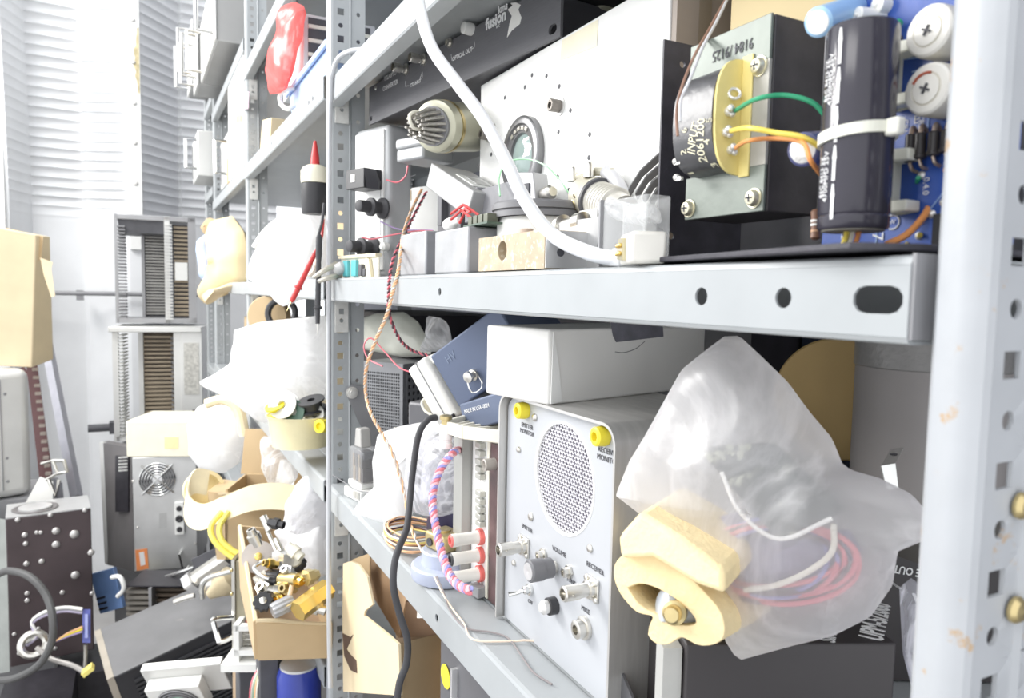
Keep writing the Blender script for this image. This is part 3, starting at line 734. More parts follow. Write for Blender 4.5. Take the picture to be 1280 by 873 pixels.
for (x, y, L) in ((508, 87, .030), (530, 75, .030)):
    p = onfu(x, y); mb = MB(); mb.lathe(p, nrm, [(.0075, 0), (.0075, .002), (.0048, .0022), (.0048, .006), (.0042, .0065), (.0042, .0085), (.0058, .009), (.0058, .0185), (.0048, .0195), (.0048, .014), (.001, .014)], n=20, close=False); finish('bnc_connector', mb, NICKEL, fu)
p = onfu(563, 54); mb = MB(); mb.lathe(p, nrm, [(.0055, 0), (.0055, .002), (.0035, .0022), (.004, .005), (.0025, .0055), (.0025, .003), (0, .003)], n=18, close=False); finish('optical_socket', mb, NICKEL, fu)
p = onfu(590, 37); mb = MB(); mb.lathe(p, nrm, [(.0065, 0), (.0068, .003), (.0062, .011), (.005, .0118), (0, .0118)], n=20, close=False); finish('white_cap', mb, WHITEP, fu)
for x, y in ((470, 110), (538, 15 + 20), (520, 34)):
    p = onfu(x, y); mb = MB(); screw(mb, p, nrm, .0034); finish('screw', mb, NICKEL, fu)
mb = MB()
tl = [(645, 3), (651, 6), (648, 12), (652, 22), (650, 30), (640, 38), (634, 47), (637, 30), (640, 20), (635, 12), (641, 7), (638, 4)]
mb.prism([onfu(x, y) for x, y in tl], nrm*.0003); finish('torn_label', mb, PAPER, fu)
# --- big white front panel of the chassis below it
wp = thing('white_chassis', 'large blank white instrument chassis standing behind the tube, lens ring on its front', 'instrument chassis', (.45, .12, 0))
WPX0, WPX1, WPY = .297, .632, .105
mb = MB(); mb.bx(WPX0, WPX1, WPY-.003, WPY, .0, .2185); finish('front_panel', mb, WHITE, wp, bevel=.0008)
mb = MB(); mb.bx(WPX0+.006, WPX1-.012, WPY, WPY+.29, .003, .2165); finish('body', mb, GALV, wp, bevel=.001)
mb = MB(); mb.bx(WPX1+.0002, WPX1+.006, WPY-.0015, WPY+.05, .0, .2185); finish('edge_strip', mb, pm('edge_brown', (.36, .31, .27), .6, 0, .1), wp)
wn = V((0, -1, 0)); onw = lambda x, y: PY(x, y, WPY-.0032)
for x, y in ((700, 133), (612, 169)):
    p = onw(x, y); mb = MB(); mb.lathe(p, wn, [(.0085, 0), (.0085, .0012)], n=28); finish('washer', mb, pm('washer_light', (.78, .78, .76), .3, .5), wp)
    mb = MB(); mb.lathe(p, wn, [(.0058, .0012), (.0058, .0105), (.005, .0112), (.003, .0112), (.003, .005), (0, .005)], n=24, close=False); finish('socket_screw', mb, pm('black_oxide', (.22, .20, .18), .4, .6, .15, 200, .3), wp)
for x, y in ((618, 157), (631, 122), (656, 109), (683, 95), (699, 108), (665, 94), (698, 165), (737, 168), (713, 138), (736, 197), (697, 221), (711, 238), (598, 207), (614, 193)):
    p = onw(x, y); mb = MB(); mb.lathe(p, wn, [(.0022, 0), (.0022, .0002), (0, .0003)], n=10, close=False); finish('small_hole', mb, INKB, wp)
mb = MB(); mb.prism([onw(x, y) for x, y in ((703, 50), (748, 24), (746, 58), (700, 76))], (0, -.0002, 0)); finish('masking_tape', mb, pm('tape_cream', (.84, .80, .62), .5), wp)
# lens ring mounted on the panel
cp = PY(656, 197, WPY-.003)
mb = MB(); mb.lathe(cp, wn, [(.0405, 0), (.0405, .006), (.0385, .0075), (.033, .0078), (.0315, .0055), (.024, .005), (.0225, .002), (.0225, .001)], n=56, close=False); lens = finish('lens_ring', mb, pm('lens_anodised', (.22, .22, .225), .28, .6, .1, 40, .05), wp)
mb = MB(); mb.lathe(cp, wn, [(.0235, .002), (.018, .0045), (.009, .0062), (0, .0068)], n=40, close=False); finish('lens_glass', mb, pm('lens_glass', (.30, .38, .36), .05, 0, .1, 3, spec=1.0), wp)
for i in range(5):
    a = 1.1+i*.28; q = cp+V((.0285*math.cos(a), -.0058, .0285*math.sin(a))); mb = MB(); mb.box(q, (.0035, .002, .005), M.Rotation(-a, 3, 'Y')); finish('index_mark', mb, NICKEL, wp)
# --- connector with many pins on its side
cn = thing('multi_pin_connector', 'olive round military connector with a bristling bundle of solder pins', 'connector', PD(560, 190, .80))
a = PD(545, 158, .80); ax = V((.62, .76, -.06)).normalized()
ax = (PD(592, 160, .865)-a).normalized()
OLV = pm('olive_drab', (.50, .49, .38), .35, .4, .06, 30, .03)
mb = MB(); mb.lathe(a, ax, [(.024, -.004), (.0275, -.002), (.0285, .004), (.0285, .010), (.0275, .011), (.0275, .075)], n=40); finish('shell', mb, OLV, cn)
mb = MB(); mb.lathe(a, ax, [(.0287, .012), (.0287, .0165)], n=40); finish('brass_band', mb, BRASS, cn)
mb = MB(); mb.lathe(a, -ax, [(.021, .004), (.021, .008), (0, .008)], n=32, close=False); finish('insert', mb, MGREY, cn)
u, w = perp(ax)
PIN = pm('solder_pins', (.52, .50, .46), .35, .6, .15, 200, .2)
rr = random.Random(3)
for ring, n in ((0, 1), (.0065, 6), (.0125, 12), (.018, 16)):
    for i in range(n):
        t = 2*PI*i/n+ring*40; d = u*math.cos(t)+w*math.sin(t)
        q = a-ax*.008+d*ring; e = q-ax*(.022+rr.random()*.012)-d*ring*.35
        mb = MB(); mb.tube([q, q.lerp(e, .5)+d*.0008, e], lambda t_: .0019-.0006*t_, 7, 3); finish('pin', mb, PIN, cn)
mb = MB(); q = a-ax*.012+w*.010; mb.tube([q-w*.004, q-ax*.018+w*.004, q-ax*.034+w*.0, q-ax*.030-w*.012, q-ax*.014-w*.014], .0018, 8, 6); finish('wire_stub', mb, CREAM, cn)
for i in range(6):
    t = i*PI/3; p = a-ax*.002+(u*math.cos(t)+w*math.sin(t))*.0235; mb = MB(); screw(mb, p, -ax, .002); finish('screw', mb, OLV, cn)
# --- white cased module at the post with rubber feet, and its neighbour
yaw = R(20)
def yawed(name, label, cat, o, a=yaw, group=None): return thing(name, label, cat, mat=M.Translation(o) @ M.Rotation(a, 4, 'Z'), group=group)
pL = PZ(444, 336, .0025); base = V((.014, .030, 0))
wm = yawed('white_module', 'white faced module in a grey frame with black rubber feet beside the perforated post', 'instrument module', base)
mt = wm.matrix_world
mb = MB(mt); mb.bx(.0, .080, .0015, .045, 0.0, .2125); finish('body', mb, pm('module_grey', (.50, .51, .52), .45, .2, .05), wm, bevel=.008, seg=4)
mb = MB(mt); mb.bx(.006, .072, -.001, .002, .012, .205); finish('face_plate', mb, WHITE, wm, bevel=.0005)
mb = MB(mt); mb.bx(.066, .0665, -.0014, -.0009, .06, .205); finish('panel_seam', mb, MGREY, wm)
MO = mt @ V((0, -.0012, 0)); MN = -V((mt[0][1], mt[1][1], mt[2][1])); onm = lambda x, y: hit(x, y, MO, MN)
p = onm(466, 227); pm_ = M.Translation(p) @ M.Rotation(yaw, 4, 'Z')
mb = MB(pm_); mb.bx(-.021, .021, -.030, 0, -.0135, .0135); tb = finish('connector_block', mb, BLACKP, wm, bevel=.001)
mb = MB(pm_); mb.bx(-.010, .0, -.0305, -.030, -.004, .006); finish('paper_label', mb, PAPER, wm)
mb = MB(pm_); mb.prism([V((.021, -.030, .012)), V((.030, -.034, -.004)), V((.033, -.034, -.016)), V((.029, -.03, -.016)), V((.021, -.022, -.003))], (0, .02, 0)); finish('clip_lever', mb, DGREY, wm)
for x, y in ((464, 263), (452, 312)):
    p = onm(x+16, y-2); mb = MB()
    mb.lathe(p, MN, [(.008, 0), (.0145, .001), (.0145, .004), (.0085, .008), (.0085, .018), (.0125, .020), (.0125, .024), (.008, .026), (.008, .042), (.006, .043), (0, .043)], n=28, close=False); finish('rubber_foot', mb, RUBBER, wm)
p = onm(484, 309); mb = MB(); mb.lathe(p, MN, [(.006, 0), (.006, .008), (.003, .011), (0, .011)], n=16, close=False); finish('nylon_stud', mb, WHITEP, wm)
b2 = PY(497, 330, .115); b2.z = 0
bo = yawed('labelled_box', 'white box with faint printing standing between the white module and the connector', 'box', b2)
mt = bo.matrix_world
mb = MB(mt); mb.bx(0, .21, 0, .10, 0, .142); finish('carton', mb, WHITE, bo, bevel=.002)
BO, BN = mt @ V((0, -.0004, 0)), -V((mt[0][1], mt[1][1], mt[2][1])); onb = lambda x, y: hit(x, y, BO, BN); bx_ = V((mt[0][0], mt[1][0], mt[2][0]))
mb = MB(); mb.prism([onb(x, y) for x, y in ((506, 240), (514, 238), (514, 250), (506, 252))], BN*.0002); finish('printed_mark', mb, pm('mark_orange', (.85, .62, .35), .6), bo)
for i in range(4):
    a, b = onb(505, 222+i*5.5), onb(520-i*2, 219+i*5.5); mb = MB(); mb.tube([a, b], .0005, 4, 0); finish('printed_line', mb, MGREY, bo)
# grey flat box lying on the white carton
p = PZ(492, 205, .143); gb = yawed('flat_grey_box', 'small flat grey box on the white carton behind the pin bundle', 'box', V((p.x+.01, p.y+.0, .143)))
mb = MB(gb.matrix_world); mb.bx(0, .052, 0, .05, 0, .016); finish('base', mb, pm('box_grey', (.33, .34, .35), .45, .1), gb, bevel=.003)
mb = MB(gb.matrix_world); mb.bx(-.001, .053, -.001, .051, .016, .0285); finish('lid', mb, pm('box_grey_lid', (.42, .43, .44), .45, .1), gb, bevel=.003)
# twisted pair wires hanging over the shelf lip
def twist(pts, r, mats, parent, name='wire', turns=60, amp=1.15):
    c = smoothpath(pts, 14); N = len(c); out = []
    for k, m_ in enumerate(mats):
        q = []
        for i, p in enumerate(c):
            d = (c[min(i+1, N-1)]-c[max(i-1, 0)]).normalized(); u, w = perp(d)
            t = turns*2*PI*i/N+2*PI*k/len(mats); q.append(p+(u*math.cos(t)+w*math.sin(t))*r*amp)
        mb = MB(); mb.tube(q, r, 6, 0); out.append(finish(name, mb, m_, parent))
    return out
WRED = pm('wire_red', (.70, .16, .20), .4); WBLK = pm('wire_black', (.09, .05, .07), .4); WORG = pm('wire_orange', (.85, .50, .28), .4); WGRY = pm('wire_tan', (.62, .56, .5), .4); WVIO = pm('wire_violet', (.45, .35, .6), .4)
tw = thing('hanging_wire_pair', 'orange and tan twisted wires hanging over the middle beam down to the lower shelf', 'wires', PD(500, 350, .93))
twist([PD(527, 237, .98), PD(515, 262, .95), PD(505, 290, .87), PD(501, 315, .80), PD(498, 338, .775), PD(491, 365, .775), PD(483, 395, .79), PD(470, 425, .83), PD(458, 460, .87), PD(457, 490, .90), PD(463, 515, .88), PD(476, 540, .865)], .0011, (WORG, WGRY, WORG), tw, turns=26)
twist([PD(476, 540, .865), PD(490, 565, .85), PD(500, 595, .84), PD(507, 625, .83), PD(511, 650, .805), PD(520, 676, .775)], .0011, (WORG, WGRY), tw, turns=7)
wire([PD(520, 676, .775), PD(535, 705, .732), PD(552, 740, .680), PZ(566, 762, -.303), PZ(580, 780, -.3035), PZ(592, 800, -.3035), PZ(640, 802, -.3035), PZ(655, 801, -.302), PZ(672, 802, -.302)], .0009, pm('wire_peach', (.88, .72, .58), .4), tw)
wire([PD(521, 676, .775), PD(537, 704, .732), PD(554, 739, .681), PZ(562, 763, -.303), PZ(582, 785, -.3037), PZ(615, 791, -.3037), PZ(636, 799, -.3037), PZ(655, 825, -.3037), PZ(668, 842, -.3037), PZ(690, 856, -.3037)], .0008, pm('wire_dark', (.28, .25, .25), .4), tw)
rw = thing('red_black_wire_pair', 'dark red and black twisted wires hanging from the middle shelf to the white module', 'wires', PD(490, 350, .93))
twist([PD(533, 240, .99), PD(520, 265, .965), PD(506, 293, .90), PD(494, 318, .82), PD(488, 340, .79), PD(486, 365, .785), PD(487, 395, .80), PD(500, 425, .85), PD(515, 438, .88), PD(537, 445, .86)], .0011, (WRED, WBLK), rw, turns=26)
lw = thing('loose_red_wire', 'thin red wire arching over the grey perforated box to the instrument', 'wire', PD(460, 440, .9))
wire([PD(478, 458, .89), PD(460, 448, .92), PD(455, 432, .93), PD(464, 423, .93), PD(481, 440, .92), PD(500, 460, .87), PD(525, 468, .85)], .0009, WRED, lw)
dw = thing('loose_violet_wire', 'violet and red wires lying across the shelf from the rubber foot', 'wire', PD(500, 290, .95))
wire([PD(475, 277, .93), PD(500, 287, .94), PD(538, 288, .93), PD(541, 291, .91)], .0009, WVIO, dw); wire([PD(452, 297, .93), PD(466, 299, .93), PD(490, 294, .93), PD(520, 289, .92), PD(541, 289, .91)], .0009, WRED, dw)
wire([PD(510, 207, .93), PD(507, 220, .93), PD(497, 228, .935), PD(483, 225, .94)], .0011, WRED, dw)
# small board with two green chips at the post
p = PY(440, 345, .002); p.z = 0.0
sb = yawed('chip_board', 'cream edged circuit board with two teal chips standing at the left end', 'circuit board', V((.035, .004, 0)), R(8))
mt = sb.matrix_world
mb = MB(mt); mb.bx(0, .125, .0035, .0055, 0, .028); finish('board', mb, CREAM, sb)
mb = MB(mt); mb.bx(0, .125, -.001, .008, .027, .031); finish('top_edge', mb, pm('tan_edge', (.68, .62, .45), .5), sb)
for i, x in enumerate((.016, .045)):
    mb = MB(mt); mb.bx(x, x+.0165, -.001, .0035, .002, .024); ch = finish('chip', mb, pm('teal_chip', (.10, .42, .45), .4), sb, bevel=.0006)
    for k in range(7):
        mb = MB(mt); mb.bx(x-.003, x, .0, .002, .003+k*.0029, .0045+k*.0029); finish('chip_leg', mb, NICKEL, sb)
for x, w_, h_ in ((.072, .010, .018), (.086, .008, .012)):
    mb = MB(mt); mb.bx(x, x+w_, -.002, .0035, .002, h_); finish('small_part', mb, DGREY, sb, bevel=.001)
mb = MB(mt); mb.prism([V((.096, -.001, 0)), V((.112, -.001, 0)), V((.104, -.001, .024)), V((.094, -.001, .026))], (0, .004, 0)); finish('tan_tab', mb, _mats['tan_edge'], sb)
# two cast metal project boxes
def castbox(name, label, px, y0, dx, dy, h, group=None):
    x = PY(px, 343, y0).x
    t = thing(name, label, 'metal box', (x, y0, 0))
    mb = MB(t.matrix_world); mb.bx(0, dx, 0, dy, 0, h); finish('body', mb, pm('zinc_cast', (.40, .405, .415), .42, .45, .12, 30, .12), t, bevel=.0018, seg=3)
    mb = MB(t.matrix_world); mb.bx(dx-.0025, dx+.0004, .001, dy-.001, .001, h-.001); finish('lid', mb, pm('zinc_shaded', (.30, .30, .32), .45, .4, .1, 30, .1), t, bevel=.0008)  # darker zinc copy paints the shade on the right-hand side
    return t, x
c1, x1 = castbox('cast_box', 'smaller cast metal project box beside the hanging wires', 500, .012, .081, .03, PY(507, 293, .012).z)
c2, x2 = castbox('cast_box', 'larger cast metal project box behind the holed block, green board on top', 543, .004, .079, .05, PY(545, 290, .004).z)
# dark open frame part behind the boxes
mb = MB(); p = PY(560, 262, .075); mb.bx(p.x-.02, p.x+.05, .07, .085, .0, .098); mb.bx(p.x, p.x+.012, .062, .07, .06, .09)
solo('dark_bracket', mb, pm('gunmetal', (.14, .14, .15), .45, .3), 'dark metal bracket behind the two cast boxes', 'bracket')
t = thing('wired_board', 'small dark green board with red wires lying on the larger cast box', 'circuit board', (x2+.02, .006, PY(545, 290, .004).z+.0008))
mt = t.matrix_world; mb = MB(mt); mb.bx(.035, .085, .004, .034, 0, .0016); finish('board', mb, pm('board_green', (.09, .13, .10), .4), t)
for i in range(4):
    mb = MB(mt); mb.bx(.04+i*.011, .048+i*.011, .006, .016, .0016, .009); finish('component', mb, pm('comp_mix', (.16, .17, .13), .4, .2), t, bevel=.0005)
for k, (a, b) in enumerate((((0, .006, .010), (.045, .01, .006)), ((.01, .002, .014), (.05, .012, .010)), ((.012, .010, .006), (.05, .004, .012)))):
    m_ = V(a).lerp(V(b), .5)+V((0, 0, .008)); mb = MB(mt); mb.tube([V(a), V(a).lerp(V(b), .3)+V((0, .002, .007)), m_, V(b)], .0013, 7, 6); finish('wire', mb, RED, t)
mb = MB(mt); mb.lathe(V((-.018, .01, .006)), (1, 0, .1), [(.004, 0), (.006, .002), (.006, .014), (.003, .018), (.003, .03)], n=18); finish('nylon_plug', mb, WHITEP, t)
# tilted grey box with a display window
pts = [PY(530, 212, .045), PY(582, 248, .045)]
o_ = PY(582, 270, .040); xx = (PY(582, 270, .040)-PY(530, 235, .040))
tg = thing('display_box', 'tilted grey box with a small framed display window resting on the cast boxes', 'display unit', mat=frame(PY(532, 233, .040), PY(583, 272, .040)-PY(532, 233, .040), (0, .1, 1)))
mt = tg.matrix_world; L = (PY(583, 272, .040)-PY(532, 233, .040)).length
mb = MB(mt); mb.bx(0, L, 0, .050, 0, .027); finish('body', mb, pm('warm_grey', (.36, .36, .36), .45, .1), tg, bevel=.0012)
mb = MB(mt); mb.bx(L*.40, L*.80, .010, .042, .027, .0285); finish('window_frame', mb, pm('pale_frame', (.62, .62, .6), .4), tg, bevel=.0006)
mb = MB(mt); mb.bx(L*.48, L*.72, .018, .034, .0285, .0291); finish('display', mb, pm('lcd', (.34, .34, .33), .3), tg)
# dark relay box under it
mb = MB(); p = PY(584, 283, .055); mb.bx(p.x, p.x+.03, .052, .09, .0545, .088); mb.bx(p.x+.028, p.x+.11, .056, .088, .0545, .086)
solo('grey_case', mb, pm('case_grey', (.22, .22, .235), .55, 0, .1, 90, .1), 'dark grey plastic case wedged under the tilted display box', 'case', bevel=.001)
# white jar with a dark lid
jc = PD(677, 262, .63); jc.z = 0
jr = thing('white_jar', 'wide white jar with a ribbed dark grey lid under the lens ring', 'jar', jc)
mb = MB(jr.matrix_world); mb.lathe((0, 0, 0), (0, 0, 1), [(.036, 0), (.0385, .002), (.0385, .044), (.037, .047)], n=48); finish('body', mb, WHITEP, jr)
mb = MB(jr.matrix_world); mb.lathe((0, 0, .047), (0, 0, 1), [(.0425, 0), (.0425, .0045), (.041, .006), (.043, .0065), (.043, .011), (.041, .013), (0, .0135)], n=64, close=False); finish('lid', mb, pm('lid_grey', (.20, .20, .21), .45), jr)
# clamp standing on the jar lid
t = thing('lens_clamp', 'small grey metal clamp with a square recess standing on the jar lid', 'clamp', jc+V((-.012, -.005, .0610)), R(15))
mt = t.matrix_world
mb = MB(mt); mb.prism([V((-.014, -.008, 0)), V((.016, -.008, 0)), V((.011, -.008, .026)), V((-.010, -.008, .028))], (0, .018, 0)); finish('body', mb, pm('clamp_grey', (.47, .47, .48), .4, .4), t, bevel=.001)
mb = MB(mt); mb.bx(-.004, .008, -.0092, -.0078, .005, .017); finish('recess', mb, INKB, t, bevel=.0005)
mb = MB(mt); mb.lathe((.017, 0, .007), (1, -.2, .1), [(.005, 0), (.006, .002), (.006, .012), (.004, .014)], n=18); finish('thumb_screw', mb, NICKEL, t)
mb = MB(); mb.tube([PD(625, 245, .66), PD(624, 222, .68), PD(634, 203, .69), PD(660, 199, .68), PD(683, 208, .66), PD(700, 226, .65), PD(712, 243, .62)], .0008, 6, 8)
solo('green_wire', mb, pm('wire_green', (.45, .82, .5), .4), 'thin light green wire arching in front of the lens ring', 'wire')
# mottled block with a hole and its neighbour
BLK = pm('mottled_block', (.47, .385, .27), .5, .15, .15, 60, .12, (.66, .60, .48), .55)
t = thing('holed_block', 'mottled tan metal block with one large hole at the shelf edge', 'metal block', (.524, .0, 0))
x0 = PY(598, 340, .0).x; x1 = PY(680, 336, .0).x; h_ = PY(601, 298, 0).z
mb = MB(); mb.cell((0, .0, 0), (1, 0, 0), (0, 0, 1), x0, x1, 0.0005, h_, ('r', PY(628, 314, 0).x, .0155, .0075), 28)
mb.quad((x0, .052, 0.0005), (x1, .052, 0.0005), (x1, .052, h_), (x0, .052, h_)); mb.quad((x0, 0, h_), (x1, 0, h_), (x1, .052, h_), (x0, .052, h_)); mb.quad((x0, 0, 0.0005), (x1, 0, 0.0005), (x1, .052, 0.0005), (x0, .052, 0.0005)); mb.quad((x0, 0, 0.0005), (x0, .052, 0.0005), (x0, .052, h_), (x0, 0, h_)); mb.quad((x1, 0, 0.0005), (x1, .052, 0.0005), (x1, .052, h_), (x1, 0, h_))
cx_ = PY(628, 314, 0).x; mb.cyl((cx_, .0, .0155), (cx_, .03, .0155), .0075, n=28, caps=False); mb.lathe((cx_, .03, .0155), (0, 1, 0), [(.0075, 0), (0, .0001)], n=28, close=False)
finish('body', mb, BLK, t, bevel=.0006)
mb = MB(); mb.bx(x1+.0002, x1+.0015, .0005, .0515, .001, h_-.0005); finish('milled_side', mb, ALU, t)
for y_, z_ in ((.012, .012), (.040, .012)):
    mb = MB(); mb.lathe((x1+.0016, y_, z_), (1, 0, 0), [(.003, 0), (.003, .0002), (0, .0003)], n=14, close=False); finish('screw_hole', mb, INKB, t)
mb = MB(); mb.lathe((x0+.062, .01, h_), (0, 0, 1), [(.006, 0), (.006, .004), (0, .004)], n=16, close=False); finish('tan_plug', mb, pm('tan_plug', (.62, .50, .42), .6), t)
t = thing('aluminium_block', 'pale grey aluminium block with three bolt holes beside the holed block', 'metal block', (.63, .02, 0))
xa, xb = PY(703, 335, .045).x, PY(757, 333, .035).x
mb = MB(); mb.bx(xa, xb, .034, .065, .0003, .037); finish('body', mb, pm('block_grey', (.55, .55, .55), .45, .4, .06, 30), t, bevel=.0008)
for x, y in ((751, 307), (741, 316)):
    p = PY(x, y, .0335); mb = MB(); mb.lathe(p, (0, -1, 0), [(.0036, -.0005), (.0036, .0006), (.0026, .0008), (0, .0002)], n=16, close=False); finish('bolt_hole', mb, DGREY, t)
mb = MB(); mb.bx(xa-.012, xa+.014, .066, .085, .0003, .050); finish('upper_body', mb, pm('block_white', (.70, .70, .69), .45, .2), t, bevel=.001)
p = PY(712, 282, .04); mb = MB(); mb.lathe(p-V((.012, 0, 0)), (1, 0, .05), [(.0085, 0), (.0085, .005), (.005, .006), (.005, .022), (.007, .023), (.007, .032), (.002, .034)], n=22); finish('knurled_rod', mb, NICKEL, t)
mb = MB(); p = PY(742, 293, .036); mb.prism([p+V((-.016, 0, .010)), p+V((.004, 0, .012)), p+V((.008, 0, -.010)), p+V((-.012, 0, -.010))], (0, .012, 0)); finish('fork', mb, pm('fork_tan', (.45, .43, .39), .45, .3), t, bevel=.0006)
mb = MB(); mb.box(PY(726, 302, .037), (.012, .006, .006)); finish('red_tab', mb, pm('tab_pink', (.80, .45, .42), .5), t)
# right angle cable connector
t = thing('elbow_connector', 'large cream right angled cable connector with a ribbed collar', 'connector', PD(745, 285, .58))
a = PD(738, 246, .60); b = PD(790, 268, .545); ax = (b-a).normalized(); L = (b-a).length
KH = pm('khaki_metal', (.66, .63, .52), .35, .3, .06)
mb = MB(); mb.lathe(a, ax, [(.012, -.012), (.0165, -.008), (.0165, .006), (.0175, .008), (.0175, .012)], n=36); finish('backshell', mb, KH, t)
mb = MB(); mb.lathe(a, ax, [(.0178, .012), (.0178, .0155), (.015, .016)], n=36); finish('seal_ring', mb, DGREY, t)
mb = MB(); pr = [(.0155, .016)]
for k in range(6): pr += [(.0155, .018+k*.004), (.0146, .0185+k*.004), (.0146, .0215+k*.004), (.0155, .022+k*.004)]
pr += [(.013, .043), (.012, .055)]
mb.lathe(a, ax, pr, n=36); finish('ribbed_collar', mb, pm('pale_collar', (.74, .72, .66), .35, .3), t)
mb = MB(); c_ = a+ax*.0+V((0, 0, .014)); mb.tube([c_+V((-.020, -.004, .003)), c_+V((0, 0, .006)), c_+V((.02, .008, .004))], .0035, 10, 4); finish('clamp_strap', mb, KH, t)
for d in (-.019, .006):
    mb = MB(); mb.lathe(c_+V((d, -.006, .000)), (0, 0, 1), [(.0045, 0), (.0045, .010), (.0035, .012)], n=12); finish('clamp_screw', mb, NICKEL, t)
mb = MB(); mb.tube([c_+V((.012, .006, .005)), c_+V((.024, .008, -.003)), c_+V((.034, .012, -.02))], .0055, 12, 6); finish('cable', mb, pm('pale_cable', (.72, .72, .74), .4), t)
mb = MB(); p = PD(722, 258, .6); mb.lathe(p, (.5, -.4, .6), [(.005, 0), (.005, .006), (.003, .008), (.003, .012)], n=6); finish('hex_nut', mb, BRASS, t)
# clear plastic box
t = thing('clear_plastic_box', 'clear plastic parts box beside the black supply', 'box', (.665, .012, 0))
CLR = pm('clear_plastic', (.92, .93, .93), .08, 0, .02, spec=.6, alpha=.28)
xa, xb = PY(752, 330, .018).x, PY(806, 330, .018).x
mb = MB(); mb.bx(xa, xb, .018, .036, .0012, .043); finish('case', mb, CLR, t, bevel=.001)
mb = MB(); mb.bx(xa-.002, xa-.0002, .016, .038, .0012, .044); finish('dark_end', mb, pm('end_grey', (.28, .28, .29), .4), t)
mb = MB(); mb.bx(xa+.02, xa+.021, .0195, .0345, .0015, .04); finish('divider', mb, CLR, t)
mb = MB()
for k in range(5): mb.box((xa+.008+k*.006, .027, .009+.003*(k % 2)), (.005, .010, .008), M.Rotation(k*.7, 3, 'Z'))
finish('contents', mb, pm('contents_grey', (.55, .55, .53), .5), t)
mb = MB(); mb.add(*(lambda b: (b.v, b.f))(blob([(748, 262), (775, 252), (800, 258), (820, 256), (822, 275), (800, 281), (775, 276), (752, 272)], PY(785, 265, .030), (0, -1, .3), .012, .012, 4, 8, 40, .3, 40))); finish('plastic_wrap', mb, film('shiny_film', (.95, .95, .95), .45, .45, 60, .12), t)
# serial connector with gold pins at the supply's corner
o_ = PY(770, 327, -.001); o_.z = .0006
t = thing('pin_plug', 'small white hooded plug with gold pins at the foot of the black side plate', 'connector', mat=M.Translation(o_) @ M.Rotation(R(-24), 4, 'Z'))
mt = t.matrix_world
mb = MB(mt); mb.bx(0, .030, .002, .022, 0, .0175); finish('hood', mb, pm('hood_white', (.78, .76, .70), .45), t, bevel=.002)
mb = MB(mt); mb.prism([V((.002, 0, .003)), V((.018, 0, .002)), V((.016, 0, .0145)), V((.004, 0, .0145))], (0, .004, 0)); finish('shell', mb, pm('shell_gold', (.55, .50, .33), .3, .7), t)
for i in range(3):
    for j in range(2):
        mb = MB(mt); mb.sph((.006+i*.004+j*.001, -.0008, .006+j*.0045), .0013, 8, 6); finish('pin', mb, GOLD, t)
# stack of dark fins leaning against the supply
t = thing('fin_stack', 'stack of dark bent metal fins leaning behind the black side plate', 'heatsink', (.62, .06, .05))
for k in range(5):
    path = [(785+9*k, 238+5*k), (800+7.5*k, 214+7*k), (824+2*k, 192+13*k)]
    up_ = [PD(x, y, .522) for x, y in path]; lo_ = [PD(x+3, y+8, .522) for x, y in path]
    mb = MB(); mb.prism(up_+lo_[::-1], ray(800, 220)*.022); finish('fin', mb, pm('fin_dark', (.13, .125, .12), .45, .2), t, bevel=.0005)
    mb = MB(); mb.prism([up_[0], up_[1], up_[2], up_[2]+V((0, 0, .0012)), up_[1]+V((0, 0, .0012)), up_[0]+V((0, 0, .0012))], ray(800, 220)*.022); finish('fin_highlight', mb, ALU, t)  # bright strip standing in for the highlight along the fin
# clear tube sweeping down in front of everything
mb = MB(); mb.tube([PD(520, -40, .60), PD(525, 10, .60), PD(540, 60, .59), PD(572, 105, .575), PD(604, 148, .56), PD(632, 200, .54), PD(656, 250, .52), PD(690, 293, .50), PD(735, 316, .475), PD(778, 325, .46)], .0050, 16, 10)
solo('clear_hose', mb, pm('hose_milky', (.80, .81, .84), .25, 0, .02, spec=.6), 'thick milky plastic hose curving down across the white chassis to the shelf edge', 'hose')
# cardboard carton and dark column behind the power supply
xa = PY(915, 60, .13).x; mb = MB(); mb.bx(xa+.003, xa+.21, .124, .30, 0.0, .255); solo('kraft_carton', mb, pm('kraft_pale', (.76, .62, .36), .8, 0, .04, 8), 'plain pale brown carton behind the power supply, top right', 'carton', bevel=.002)
t = thing('black_cabinet', 'tall black cabinet with a thin metal edge strip behind the white chassis', 'cabinet', (.60, .2, 0))
mb = MB(); mb.bx(.30, .66, .42, .70, 0.0, .27) if False else mb.bx(.640, .660, .20, .43, 0, .27); finish('body', mb, BLACK, t, bevel=.001)
pa = PY(872, 40, .13); mb = MB(); mb.bx(pa.x-.006, pa.x+.008, .124, .136, 0, .262); finish('edge_strip', mb, pm('bronze_strip', (.33, .28, .22), .5, .3), t)
# olive pad on top of the rack unit
mb = MB(); a = [PD(x, y, d) for x, y, d in ((698, 0, .745), (720, 28, .735), (768, -3, .725), (742, -8, .735))]
t = V((0, .14, .004)); mb.prism(a, t); solo('olive_case', mb, pm('olive_pad', (.40, .40, .30), .6, 0, .08, 90, .1), 'olive textured case lying on the white chassis under the top beam', 'case', bevel=.002)
